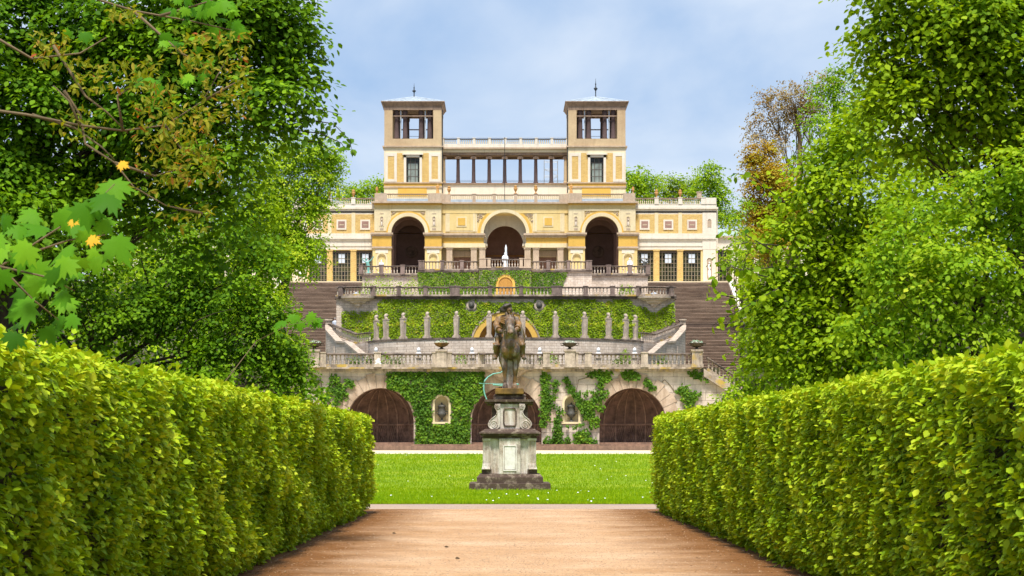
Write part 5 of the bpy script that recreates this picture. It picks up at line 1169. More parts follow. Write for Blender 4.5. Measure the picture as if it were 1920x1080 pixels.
# -- centre
r_c = u(40)
fl_ = (u(42), u(110))
m = MB(); m.wall(-c0, c0, q(437), zt_-.32, yc, yc+.6, [(0, r_c, q(437), q(437), True)], 24)
part(m, 'centre_wall_upper', M['pale_yellow'], pal)
m = MB()
for sg in (-1, 1): a_, b_ = sorted((sg*r_c, sg*c0)); m.wall(a_, b_, q(462.5), q(437), yc, yc+.6)
part(m, 'centre_entablature', M['yellow'], pal)
m = MB(); m.ring(0, q(437), r_c, u(46), yc-.14, yc+.02, 28); part(m, 'archivolt', M['cream'], pal)
m = MB(); m.ring(0, q(437), u(46), u(51), yc-.09, yc+.02, 28); part(m, 'archivolt', M['yellow'], pal)
for sg in (-1, 1):
    a_, b_ = sorted((sg*u(37), sg*u(119)))
    m = MB(); m.box(a_-.1, b_, yc-.34, yc+.7, q(440), q(436.5)); m.box(a_, b_, yc-.2, yc+.66, q(442.5), q(440)); part(m, 'impost_cornice', M['rose_stone'], pal)
    m = MB(); m.box(a_+.05, b_, yc-.1, yc+.64, q(463), q(455)); part(m, 'architrave', M['cream'], pal)
    for k in range(40):
        pass
    m = MB(); 
    for k in range(int((b_-a_)/.14)): m.box(a_+.05+k*.14, a_+.12+k*.14, yc-.16, yc, q(445), q(442.5))
    part(m, 'dentil_row', M['cream'], pal)
    for o0, o1 in ((37, 48), (53, 64), (99, 110)):
        m = MB(); x0_, x1_ = sorted((sg*u(o0), sg*u(o1))); m.box(x0_, x1_, yc+.02, yc+.5, GP-.1, q(466)); m.box(x0_-.06, x1_+.06, yc-.04, yc+.56, q(466), q(463)); part(m, 'pillar', M['rose_stone'], pal)
    m = MB(); x0_, x1_ = sorted((sg*u(48), sg*u(119))); m.wall(x0_, x1_, GP-.1, q(462), yc+1.6, yc+1.8, [(sg*u(81), u(16.5), GP, q(478), False)]); part(m, 'portico_wall', M['cream'], pal)
    m = MB(); m.box(sg*u(81)-u(19), sg*u(81)+u(19), yc+1.5, yc+1.6, q(477.5), q(467)); part(m, 'door_lintel', M['rose_stone'], pal)
    m = MB(); m.box(sg*u(81)-u(17), sg*u(81)+u(17), yc+2.2, yc+2.3, GP, q(470)); part(m, 'portico_dark_room', M['hall'], pal)
    # square blind windows and flat pilasters of the upper order
    x_ = sg*u(81.5)
    for (w1, py0, py1, dy, mt) in ((29, 395.5, 433, .05, 'cream'), (26.5, 398, 431, .07, 'pale_yellow'), (9.5, 405, 424, .12, 'cream'), (7, 407.5, 421.5, .15, 'yellow')):
        m = MB(); m.box(x_-u(w1), x_+u(w1), yc-dy, yc+.01, q(py1), q(py0)); part(m, 'blind_window_panel' if w1 > 10 else 'blind_window', M[mt], pal)
    for o0, o1 in ((56, 60), (104, 112)): m = MB(); m.box(sg*u(o0), sg*u(o1), yc-.08, yc+.01, q(433), q(392)); part(m, 'pilaster', M['cream'], pal)
    m = MB()
    for k in range(45):
        a = random.uniform(0, 1); b = random.uniform(0, 1)
        if a+b > 1: a, b = 1-a, 1-b
        m.ball((sg*(u(52)-a*.95), yc-.02, q(396.5)-b*1.05), (random.uniform(.04, .09), .06, random.uniform(.03, .08)), 6, 4)
    part(m, 'spandrel_relief', M['rose_stone'], pal, True)
m = MB(); m.wall(-2.6, 2.6, q(460), q(394), yc+2.2, yc+2.6, [(0, u(34.5), q(460), q(452), True)], 24)
part(m, 'inner_white_arch', M['white'], pal)
for sg in (-1, 1):
    m = MB(); m.box(sg*u(35), sg*u(42), yc+.7, yc+2.6, q(443), q(437)); m.box(sg*u(33), sg*u(42), yc+.9, yc+2.6, q(458), q(454)); m.box(sg*u(38), sg*u(42), yc+.7, yc+2.6, GP, q(443)); part(m, 'inner_bracket', M['white'], pal)
    m = MB(); m.box(sg*u(39.5), sg*u(43), yc+2.6, yc+9, GP-.1, q(400)); part(m, 'apse_side_wall', M['hall'], pal)
m = MB(); m.box(-2.7, 2.7, yc+9, yc+9.1, GP-.1, q(396)); m.box(-2.7, 2.7, yc+.6, yc+9.1, q(394), q(393)); part(m, 'apse_hall', M['hall'], pal)
for k, (p0, p1) in enumerate(((462, 465), (474, 477), (486, 492))):
    m = MB(); m.box(-2.25, 2.25, yc+8.8-.2*k, yc+8.99, q(p1), q(p0)); part(m, 'apse_course', M['hall_warm'], pal)
m = MB(); m.box(.2, 2.2, yc+8.85, yc+8.995, q(492), q(478)); part(m, 'apse_warm_wall', M['hall_warm'], pal)
# -- main cornice and roof terrace
m = MB(); 
for a_, b_, y_ in ((-c1, -c0, yf), (c0, c1, yf), (-c0, c0, yc)): m.box(a_, b_, y_-.05, y_+.6, zt_-.32, zt_-.14)
part(m, 'frieze', M['yellow'], pal)
m = MB()
for a_, b_, y_ in ((-c1-.25, -c0+.08, yf), (c0-.08, c1+.25, yf), (-c0+.08, c0-.08, yc)): m.box(a_, b_, y_-.42, y_+.8, zt_-.14, zt_+.02)
part(m, 'main_cornice', M['rose_stone'], pal)
m = MB(); m.box(-c1, c1, yf+.6, yf+13, q(399)+.02, zt_); m.box(-c1, -c1+.3, yf+.6, yf+13, GP, q(399)); m.box(c1-.3, c1, yf+.6, yf+13, GP, q(399)); m.box(-c1, c1, yf+12.7, yf+13, GP, q(399)); part(m, 'block_body', M['pale_yellow'], pal)
zb_, zr_ = zt_+.02, q(363.5)
for sg in (-1, 1):
    a_, b_ = sorted((sg*u(119), sg*u(243)))
    pr = [sg*u(o) for o in (131,)]
    rt = rail(pal, a_, b_, yf-.1, zb_, zr_, [], 'cream', 'brown_trim', .2, base='zinc', mb=.28)
    for o0, o1 in ((119, 144), (221, 244)):
        m = MB(); x0_, x1_ = sorted((sg*u(o0), sg*u(o1))); m.box(x0_, x1_, yf-.32, yf+.1, zb_, zr_+.03); part(m, 'solid_pier', M['rose_stone'], rt)
pr = [u(o)*s_ for o in (20, 58) for s_ in (-1, 1)]
rt = rail(pal, -c0, c0, yc-.1, zb_, zr_, pr, 'cream', 'brown_trim', .2, base='zinc', mb=.28, pm='rose_stone', hw=.16)
for sg in (-1, 1):
    m = MB(); x0_, x1_ = sorted((sg*u(102), sg*u(119))); m.box(x0_, x1_, yc-.25, yc+.1, zb_, zr_+.03); part(m, 'solid_pier', M['rose_stone'], rt)
# -- towers
DT = 212.5
def qt(py): return Zp(py, DT)
def ut(o): return o*DT/F
for sg, nm in ((-1, 'left'), (1, 'right')):
    cx_ = sg*ut(172.5); W = ut(54); dpt = 2*W; yb = DT+dpt; cyt = DT+W
    m = MB()
    m.wall(cx_-W, cx_+W, zt_, qt(276), DT, DT+.4, [(cx_, ut(12.5), qt(342), qt(295), False)])
    m.box(cx_-W, cx_-W+.4, DT+.4, yb, zt_, qt(276)); m.box(cx_+W-.4, cx_+W, DT+.4, yb, zt_, qt(276)); m.wall(cx_-W+.4, cx_+W-.4, zt_, qt(276), yb-.4, yb, [(cx_, ut(12.5), qt(342), qt(298), False)])
    tow = part(m, 'tower', M['ivory'], pal)
    for o0, o1 in ((17, 30), (-30, -17)): m = MB(); m.box(cx_+ut(o0), cx_+ut(o1), DT-.03, DT+.01, qt(342), qt(287)); part(m, 'wall_panel', M['brickish'], tow)
    for o_ in (-41, 41): m = MB(); m.box(cx_+ut(o_-6), cx_+ut(o_+6), DT-.09, DT+.01, qt(336), qt(293)); part(m, 'wall_panel', M['brickish'], tow)
    m = MB()
    for o_ in (-41, 41):
        for a_, b_, c_, d_ in ((-11, -6, 341, 287), (6, 11, 341, 287), (-6, 6, 293, 287), (-6, 6, 341, 336)): m.box(cx_+ut(o_+a_), cx_+ut(o_+b_), DT-.12, DT+.01, qt(c_), qt(d_))
    part(m, 'panel_moulding', M['white'], tow)
    m = MB()
    for a_, b_, c_, d_ in ((-17, -12.5, 342, 291), (12.5, 17, 342, 291), (-17, 17, 295, 291)): m.box(cx_+ut(a_), cx_+ut(b_), DT-.1, DT+.1, qt(c_), qt(d_))
    m.box(cx_-ut(19.5), cx_+ut(19.5), DT-.25, DT+.05, qt(290.5), qt(288)); part(m, 'window_surround', M['white'], tow)
    m = MB(); m.box(cx_-ut(12.5), cx_+ut(12.5), DT+.25, DT+.27, qt(342), qt(295)); wn_ = part(m, 'window', M['glass'], tow)
    m = MB(); 
    for o_ in (-12, -4.2, 4.2, 12): m.box(cx_+ut(o_)-.035, cx_+ut(o_)+.035, DT+.2, DT+.25, qt(342), qt(295))
    for p_ in (305, 318, 331): m.box(cx_-ut(12), cx_+ut(12), DT+.205, DT+.25, qt(p_), qt(p_-1))
    part(m, 'glazing_bars', M['bars_dark'], wn_)
    m = MB(); m.box(cx_-ut(9), cx_+ut(9), DT+.22, DT+.245, qt(341), qt(306)); part(m, 'sky_light_pane', M['sky_dim'], wn_)  # paler sheet paints sky light onto the lower window glass
    # base courses
    m = MB(); m.box(cx_-W-.02, cx_+W+.02, DT-.06, DT, qt(349), qt(344)); m.box(cx_-W+ut(26), cx_+W-ut(28), DT-.05, DT, qt(368), qt(352)); part(m, 'base_band', M['yellow'], tow)
    m = MB(); m.box(cx_-W-.1, cx_+W+.1, DT-.16, DT, qt(344), qt(342)); m.box(cx_-W-.05, cx_+W+.05, DT-.1, DT, qt(352), qt(349)); part(m, 'base_moulding', M['rose_stone'], tow)
    m = MB(); m.box(cx_-W-.16, cx_+W+.16, DT-.18, yb+.16, qt(276), qt(273.5)); part(m, 'string_cornice', M['rose_stone'], tow)
    m = MB(); m.box(cx_-W+.01, cx_+W-.01, DT+.01, yb-.01, qt(273.5), qt(260)); part(m, 'parapet', M['tan'], tow)
    # belvedere
    pw = ut(15.5)
    for sx in (-1, 1):
        for (ya, yb2) in ((DT+.02, DT+.02+pw), (yb-.02-pw, yb-.02)):
            m = MB(); x0_, x1_ = sorted((cx_+sx*(W-.02), cx_+sx*(W-.02-pw))); m.box(x0_, x1_, ya, yb2, qt(260), qt(206)); part(m, 'corner_pier', M['tan'], tow)
    m = MB(); m.box(cx_-W, cx_+W, DT, DT+.5, qt(206), qt(193)); m.box(cx_-W, cx_+W, yb-.5, yb, qt(206), qt(193)); m.box(cx_-W, cx_-W+.5, DT+.5, yb-.5, qt(206), qt(193)); m.box(cx_+W-.5, cx_+W, DT+.5, yb-.5, qt(206), qt(193))
    part(m, 'lintel', M['brown_trim'], tow)
    m = MB(); m.box(cx_-W-.06, cx_+W+.06, DT-.06, yb+.06, qt(206.5), qt(205)); m.v = m.v; 
    m = MB(); m.frus(cx_, cyt, qt(199), qt(192), W+.02, W+.02, W+.25, W+.25); m.box(cx_-W-.3, cx_+W+.3, DT-.3, yb+.3, qt(192), qt(190.3)); part(m, 'eaves', M['brown_trim'], tow)
    m = MB(); m.box(cx_-W+.5, cx_+W-.5, DT+.5, yb-.5, qt(196), qt(194)); part(m, 'belvedere_ceiling', M['column'], tow)
    for yy in (DT+.45, yb-.45):
        for o_ in (-31, -15, 15, 31):
            m = MB(); m.lathe([(.28, 0), (.28, .12), (.24, .18), (.21, 2.35), (.24, 2.4), (.27, 2.55), (.27, 2.72), (.2, 2.80)], (cx_+ut(o_), yy, qt(260)), 10); s_ = (qt(206)-qt(260))/2.80; m.v = [(a, b, qt(260)+(c_-qt(260))*s_) for a, b, c_ in m.v]; part(m, 'column', M['column'], tow, True)
    m = MB(); m.box(cx_-ut(37.5), cx_+ut(37.5), DT-.02, DT+.08, qt(218.5), qt(216.5)); m.box(cx_-ut(38), cx_+ut(38), yb-.3, yb-.2, qt(229), qt(227)); part(m, 'tie_bar', M['brown_trim'], tow)
    for o_ in (-23, 23): m = MB(); m.box(cx_+ut(o_)-.06, cx_+ut(o_)+.06, DT+.3, DT+.42, qt(260), qt(206)); part(m, 'steel_post', M['steel'], tow)
    m = MB(); m.box(cx_-ut(12), cx_+ut(12), DT+.15, DT+.19, qt(255.6), qt(255)); m.box(cx_-ut(10), cx_+ut(10), yb-.6, yb-.56, qt(256.6), qt(256)); part(m, 'hand_rail', M['iron'], tow)
    m = MB(); m.frus(cx_, cyt, qt(190.3), qt(190.3)+.9, W+.26, W+.26, .14, .14); rf = part(m, 'roof', M['zinc'], tow)
    m = MB()
    for k in range(-4, 5): m.tube([(cx_+k*W/4.6, DT-.24, qt(190.3)+.03), (cx_+k*.02, cyt-.1, qt(190.3)+.92)], .025, 4)
    for k in (-1, 1): m.tube([(cx_+k*(W+.24), DT-.22, qt(190.3)+.02), (cx_, cyt, qt(190.3)+.95)], .04, 4)
    part(m, 'standing_seam', M['zinc'], rf)
    zq_ = qt(190.3)+.85; k_ = 1.0 if sg < 0 else 1.35
    m = MB(); m.lathe([(.16, 0), (.1, .12), (.05, .2), (.05, .5*k_), (.16, .62*k_), (.22, .68*k_), (.08, .76*k_), (.04, .9*k_), (.07, 1.0*k_), (.03, 1.1*k_), (.01, 1.45*k_)], (cx_, cyt, zq_), 8); part(m, 'finial', M['iron'], tow, True)
# drainpipes
for sg in (-1, 1):
    x_ = sg*ut(117.4); m = MB(); m.tube([(x_, DT-.02, qt(362)), (x_, DT-.02, qt(206))], .05, 6); part(m, 'drainpipe', M['iron'], pal)
# -- open loggia between the towers
DL = 213.5
def ql(py): return Zp(py, DL)
xl = ut(118.5)
m = MB(); m.box(-xl, xl, DL-.1, DL+3.4, zt_, ql(346)); lo_ = part(m, 'loggia', M['white'], pal)
m = MB(); m.box(-xl, xl, DL-.25, DL+3.5, ql(346), ql(343.4)); part(m, 'stylobate', M['brown_trim'], lo_)
m = MB(); m.box(-xl, xl, DL-.05, DL+.6, ql(291), ql(286)); m.box(-xl, xl, DL+2.8, DL+3.3, ql(291), ql(286)); m.box(-xl, xl, DL+.6, DL+2.8, ql(288), ql(286.2)); part(m, 'architrave', M['brown_trim'], lo_)
m = MB(); m.box(-xl, xl, DL-.16, DL+3.4, ql(286), ql(280)); part(m, 'frieze', M['ivory'], lo_)
m = MB(); m.box(-xl, xl, DL-.4, DL+3.5, ql(280), ql(277)); part(m, 'cornice', M['rose_stone'], lo_)
m = MB(); m.box(-xl, xl, DL-.3, DL+3.3, ql(277), ql(271.5)); part(m, 'blocking_course', M['white'], lo_)
rt = rail(lo_, -xl, xl, DL-.15, ql(271.5), ql(260.5), [ut(29.3*k+.5) for k in (-4, -3, -2, -1, 0, 1, 2, 3, 4)], 'cream', 'iron', .2, base='white', hw=.13, mb=.05, w_=.035)
m = MB()
for k in range(-24, 25): m.tube([(k*.26, DL+.1, ql(262)), (k*.26, DL+.1, ql(257))], .009, 3)
m.tube([(-xl, DL+.1, ql(257)), (xl, DL+.1, ql(257))], .014, 4); part(m, 'safety_railing', M['steel'], rt)
hcol = ql(293)-ql(343.4)
for k in range(-4, 5):
    x_ = ut(29.3*k+.0)-.02
    if abs(k) == 4: x_ -= math.copysign(.12, k)
    m = MB(); m.box(x_-.24, x_+.24, DL+.02, DL+.5, ql(343.4), ql(343.4)+.06)
    m.lathe([(.24, .06), (.24, .12), (.2, .16), (.19, .2), (.16, hcol-.3), (.19, hcol-.26)], (x_, DL+.26, ql(343.4)), 12)
    if abs(k) < 4: cm = part(m, 'column', M['column'], lo_, True)
    else: cm = part(m, 'pilaster', M['tan'], lo_)
    m = MB(); m.box(x_-.24, x_+.24, DL+.0, DL+.52, ql(293)-.08, ql(293)); m.box(x_-.22, x_+.22, DL+.03, DL+.49, ql(293)-.26, ql(293)-.08)
    for s2 in (-1, 1): m.ball((x_+s2*.22, DL+.05, ql(293)-.20), (.09, .07, .09), 8, 6)
    part(m, 'ionic_capital', M['brown_trim'], cm, True)
m = MB(); m.tube([(-xl, DL+.5, ql(339)), (xl, DL+.5, ql(339))], .014, 4); m.tube([(-xl, DL+.5, ql(337)), (xl, DL+.5, ql(337))], .01, 4); part(m, 'hand_rail', M['iron'], lo_)
# -- glazed wings
yw = DP+.5
def wing(sg):
    o0, o1, oe = 245, 371, 397.5
    a_, b_ = sorted((sg*u(o0), sg*u(oe)))
    wins = [262.5, 307, 351.5]; hw_ = u(16.7)
    m = MB(); m.wall(a_, b_, GP-.1, q(467.5), yw, yw+.5, sorted([(sg*u(o), hw_, GP, q(468.5), False) for o in wins])); wg = part(m, 'wing', M['pale_yellow'], pal)
    m = MB(); m.box(a_, b_, yw-.08, yw+.5, q(467.5), q(447.5)); m.box(a_, b_, yw-.14, yw+.4, q(461), q(457)); part(m, 'white_entablature', M['white'], wg)
    m = MB(); m.box(a_-.05, b_+.05, yw-.26, yw+.5, q(447.5), q(444)); m.box(a_, b_, yw-.2, yw+.5, q(444), q(437)); part(m, 'string_cornice', M['white'], wg)
    m = MB()
    x_ = sorted((sg*u(o0), sg*u(oe)))[0]; 
    while x_ < b_: m.box(x_, x_+.06, yw-.22, yw, q(450), q(447.5)); x_ += .12
    part(m, 'dentil_row', M['white'], wg)
    m = MB(); m.box(a_, b_, yw, yw+.5, q(437), q(395)); part(m, 'upper_wall', M['white'], wg)
    for o in wins:
        x_ = sg*u(o)
        m = MB(); m.box(x_-u(19.5), x_+u(19.5), yw-.05, yw+.01, q(438), q(401)); pn = part(m, 'brick_panel', M['brickish'], wg)
        m = MB(); m.box(x_-u(9.3), x_+u(9.3), yw-.12, yw-.04, q(430), q(411)); sw = part(m, 'attic_window', M['white'], wg)
        m = MB(); m.box(x_-u(6.3), x_+u(6.3), yw-.135, yw-.12, q(426.5), q(414)); part(m, 'pane', M['hall'], sw)
        m = MB(); m.box(x_-u(4), x_+u(4.5), yw-.15, yw-.136, q(422), q(419.5)); part(m, 'shutter_slat', M['rose_stone'], sw)
        # tall glazed opening
        m = MB(); m.box(x_-hw_, x_+hw_, yw+.3, yw+.32, GP, q(468.5)); wd = part(m, 'window', M['glass'], wg)
        m = MB()
        for k in range(7): xx = x_-hw_+k*2*hw_/6; w2 = .035 if k % 2 else .03; m.box(xx-w2, xx+w2, yw+.25, yw+.3, GP, q(468.5))
        for k in range(9): zz = GP+.05+k*(q(470)-GP)/8; m.box(x_-hw_, x_+hw_, yw+.255, yw+.3, zz-.02, zz+.02)
        part(m, 'glazing_bars', M['bars'], wd)
        m = MB(); m.box(x_-u(5.8), x_+u(5.8), yw+.17, yw+.2, q(492), q(475)); vt = part(m, 'open_vent', M['vent'], wd)
        m = MB(); m.box(x_-.02, x_+.02, yw+.15, yw+.17, q(492), q(475)); m.box(x_-u(5.8), x_+u(5.8), yw+.152, yw+.17, q(484), q(483)); m.box(x_-u(6.6), x_+u(6.6), yw+.15, yw+.2, q(493), q(492)); part(m, 'vent_bars', M['bars'], vt)
        m = MB(); m.box(x_-hw_, x_+hw_, yw+.2, yw+.29, q(473), q(468.5)); part(m, 'transom', M['bars_dark'], wd)
        m = MB()
        for k in range(5):
            xx = x_+random.uniform(-.6, .6); m.tube([(xx, yw+.6, GP), (xx+random.uniform(-.4, .4), yw+.7, GP+random.uniform(1.2, 2.4))], .04, 5)
        part(m, 'indoor_plant_stem', M['box_leaf'], wd)
    edges = [245+.0, 284.7, 329.3, 371]
    for o in edges[1:3]:
        m = MB(); m.box(sg*u(o)-u(5), sg*u(o)+u(5), yw-.12, yw, GP-.1, q(470)); m.box(sg*u(o)-u(6.5), sg*u(o)+u(6.5), yw-.17, yw+.01, q(470), q(467)); part(m, 'pier', M['brickish'], wg)
        m = MB(); m.box(sg*u(o)-u(3.5), sg*u(o)+u(3.5), yw-.08, yw+.01, q(437), q(398)); part(m, 'pilaster', M['cream'], wg)
    # corner pavilion pier with sculpted niches
    x0_, x1_ = sorted((sg*u(371), sg*u(397)))
    m = MB(); m.box(x0_, x1_, yw-.16, yw+6, q(467), q(398)); m.box(x0_+.05, x1_-.05, yw-.14, yw+6, GP-.1, q(467)); cp_ = part(m, 'corner_pier', M['white'], wg)
    xm = (x0_+x1_)/2
    m = MB(); m.ring(xm, q(488), .26, .36, yw-.24, yw-.13, 10, leg=q(524)); m.box(xm-.4, xm+.4, yw-.24, yw-.13, q(526), q(524)); part(m, 'niche_frame', M['white'], cp_)
    m = MB(); m.box(xm-.26, xm+.26, yw-.17, yw-.155, q(524), q(488)+.2); part(m, 'niche_back', M['rose_stone'], cp_)
    m = MB(); m.ball((xm, yw-.24, q(513)), (.15, .1, .5)); m.ball((xm, yw-.25, q(500)), (.17, .1, .3)); m.ball((xm, yw-.26, q(492)), .1); sculpt(m, 'niche_figure', M['marble'], cp_, .04, 1)
    m = MB(); m.ring(xm, q(413), .13, .19, yw-.22, yw-.15, 8, leg=q(425)); m.box(xm-.13, xm+.13, yw-.19, yw-.17, q(425), q(413)); part(m, 'small_niche', M['rose_stone'], cp_)
    m = MB(); m.box(a_-.0, b_+.0, yw, yw+.5, q(398), q(391)); m.box(a_-.12, b_+.15, yw-.22, yw+.6, q(391), q(387.5)); m.box(a_, b_, yw-.15, yw+.5, q(387.5), q(382)); part(m, 'main_cornice', M['white'], wg)
    pr = [sg*u(o) for o in (284.7, 329.3, 372)]
    rail(wg, a_, b_, yw-.05, q(382), q(370.5), pr, 'cream', 'brown_trim', .2, base='white', hw=.2, mb=.04)
    m = MB(); x0_, x1_ = sorted((sg*u(371), sg*u(397))); m.box(x0_, x1_, yw-.2, yw+.6, q(382), q(370)); part(m, 'corner_block', M['white'], wg)
    m = MB(); m.box(a_, b_, yw+.5, yw+8, q(391), q(388)); m.box(a_, b_, yw+7.8, yw+8, GP-.1, q(391)); m.box(sg*u(oe)-.2, sg*u(oe)+.2, yw+.6, yw+8, GP-.1, q(391)); part(m, 'wing_body', M['white'], wg)
    m = MB(); m.box(a_, b_, yw+1.8, yw+1.9, GP, q(447)); part(m, 'dim_interior', M['hall'], wg)
    # lower gallery running on beyond the wing
    g0, g1_ = sorted((sg*u(397), sg*u(760)))
    m = MB(); m.wall(g0, g1_, GP-.1, q(441), yw+1.0, yw+1.4, sorted([(sg*u(412+44*k), u(15), GP, q(466), False) for k in range(8)])); gl = part(m, 'gallery', M['white'], pal)
    m = MB(); m.box(g0, g1_, yw+.7, yw+1.4, q(443), q(440)); part(m, 'cornice', M['rose_stone'], gl)
    m = MB(); m.box(g0, g1_, yw+1.3, yw+1.35, GP, q(466)); part(m, 'window', M['glass'], gl)
    m = MB()
    for k in range(8):
        for j in range(-2, 3): m.box(sg*u(412+44*k)+j*u(7)-.03, sg*u(412+44*k)+j*u(7)+.03, yw+1.2, yw+1.3, GP, q(466))
        for j in range(8): m.box(sg*u(412+44*k)-u(15), sg*u(412+44*k)+u(15), yw+1.21, yw+1.3, GP+.4*j, GP+.4*j+.03)
    part(m, 'glazing_bars', M['bars'], gl)
    m = MB(); m.add([(g0, yw+.7, q(440)), (g1_, yw+.7, q(440)), (g1_, yw+4, q(421)), (g0, yw+4, q(421)), (g0, yw+7, q(440)), (g1_, yw+7, q(440))], [(0, 1, 2, 3), (3, 2, 5, 4)]); gr = part(m, 'roof', M['green_zinc'], gl)
    m = MB(); x_ = g0+.3
    while x_ < g1_: m.tube([(x_, yw+.68, q(440)+.03), (x_, yw+4, q(421)+.03)], .03, 4); x_ += .62
    part(m, 'standing_seam', M['zinc'], gr)
wing(-1); wing(1)
m = MB(); m.box(-42, 42, 206.4, 240, 12, GP-.02); tag(part(m, 'forecourt_ground', M['pale_path']), kind='structure')
# ------------------------------------------------------------------ things standing on and before the palace
def robed(m, x, y, z, h, lean=0):
    m.lathe([(.19*h, 0), (.17*h, .1*h), (.11*h, .45*h), (.13*h, .7*h), (.10*h, .80*h), (.04*h, .84*h)], (x, y, z), 12)
    m.ball((x+lean*h*.02, y-.01, z+.92*h), (.065*h, .07*h, .08*h)); m.tube([(x+.12*h, y, z+.76*h), (x+.17*h, y-.05*h, z+.58*h), (x+.06*h, y-.12*h, z+.5*h)], [.045*h, .04*h, .03*h], 7)
    m.tube([(x-.12*h, y, z+.76*h), (x-.16*h, y-.04*h, z+.56*h), (x-.12*h, y-.1*h, z+.42*h)], [.045*h, .04*h, .03*h], 7)
for off, lb in ((-126, 'ochre robed statue on the balustrade beside the left tower'), (124, 'ochre robed statue on the balustrade beside the right tower')):
    m = MB(); x = u(off); robed(m, x, yf-.1, zr_+.03, 1.0); m.box(x-.2, x+.2, yf-.28, yf+.08, zr_-.02, zr_+.06)
    tag(sculpt(m, 'robed_statue', M['orange_stone'], None, .03, 1), lb, 'statue', 'statues on the palace balustrade')
vp = None
for x, y, z, lb in ((u(-105), yc-.05, zr_+.03, 'stone vase on the balustrade near the left tower base'), (u(20), yc-.1, zr_+.09, 'stone vase just right of the flagpole'), (u(58), yc-.1, zr_+.09, 'stone vase midway between flagpole and right tower'),
                    (-u(284.7), yw-.05, q(370), 'stone vase on the left wing balustrade nearest the block'), (-u(329.3), yw-.05, q(370), 'stone vase at the far left of the left wing balustrade'), (u(284.7), yw-.05, q(370), 'stone vase on the right wing balustrade nearest the block'), (u(329.3), yw-.05, q(370), 'second stone vase on the right wing balustrade'), (u(240), yf-.1, zr_+.03, 'small stone vase at the right corner of the central block'), (-u(240), yf-.1, zr_+.03, 'small stone vase at the left corner of the central block')):
    if vp is None:
        vp = lathed('stone_vase', lb, 'vase', (x, y, z), [('foot', [(.15,0), (.15,.04), (.05,.09), (.05,.18)], 'orange_stone'), ('body', [(.05,.18), (.13,.3), (.19,.46), (.19,.56), (.12,.62), (.13,.66), (.19,.70), (.1,.78), (0,.84)], 'orange_stone')], 'vases along the palace balustrades'); vp0 = vp
    else: place(vp0, (x, y, z), lb, 0, .8 if 'small' in lb else 1.0)
m = MB(); x = u(366); m.box(x-.22, x+.22, yw+.3, yw+.8, q(370), q(359)); m.box(x-.28, x+.28, yw+.25, yw+.85, q(359), q(357.5)); m.box(x-.12, x+.12, yw+.28, yw+.31, q(366), q(360))
tag(part(m, 'chimney_block', M['rose_stone']), 'small pinkish chimney on the roof edge of the right wing', 'chimney')
m = MB(); m.tube([(u(-.5), yc-.5, q(375)), (u(-.5), yc-.5, q(258))], .03, 6); m.ball((u(-.5), yc-.5, q(258)), .05)
tag(part(m, 'flagpole', M['iron']), 'thin bare flagpole rising in front of the middle of the loggia', 'flagpole')
m = MB(); xs_ = (ut(76), ut(102))
for x in xs_:
    for y in (DL+5, DL+6): m.tube([(x, y, zt_), (x, y, ql(288))], .03, 5)
for p in (337, 318, 305, 290):
    for y in (DL+5, DL+6): m.tube([(xs_[0], y, ql(p)), (xs_[1], y, ql(p))], .025, 5)
m.tube([(xs_[0], DL+5, ql(337)), (xs_[1], DL+5, ql(318))], .02, 4); m.tube([(xs_[1], DL+5, ql(318)), (xs_[0], DL+5, ql(305))], .02, 4); m.tube([(xs_[0]-.4, DL+4.6, ql(345)), (xs_[0], DL+5, ql(330))], .02, 4)
tag(part(m, 'scaffold_tower', M['steel']), 'light grey scaffold tower standing behind the right end of the loggia', 'scaffold')
# marble figure before the centre arch, water jet behind it
m = MB(); x, y, z = 0.0, 193.2, zq; h = Zp(473, 193.2)-z
robed(m, x, y, z+.2, h-.2); m.ball((x, y, z+.72*h), (.30, .17, .26)); m.box(x-.3, x+.3, y-.3, y+.3, z-.8, z+.25)
tag(sculpt(m, 'marble_statue', M['marble'], None, .035, 2), 'white marble figure standing before the central arch', 'statue')
m = MB(); m.lathe([(.22, 0), (.2, .6), (.13, 1.3), (.10, 1.8), (.11, 2.05), (.05, 2.25), (.0, 2.4)], (.08, 200, Zp(458, 200)-2.4), 10)
wj = part(m, 'water_jet', M['water'], None, True)
tag(wj, 'slim white water jet shooting up behind the marble figure', 'fountain jet')
for px, lb in ((715, 'white marble statue before the left niche behind the balustrade'), (1181, 'white marble statue before the right niche behind the balustrade')):
    D = 199; m = MB(); x = Xp(px, D); z = 17.3; h = Zp(487 if px < 900 else 483, D)-z; m.box(x-.3, x+.3, D-.3, D+.3, z, z+h*.25); robed(m, x, D, z+h*.2, h*.8); m.ball((x, D, z+.75*h), (.26, .15, .2))
    tag(sculpt(m, 'marble_statue', M['marble'], None, .035, 2), lb, 'statue', 'white statues on the palace forecourt')
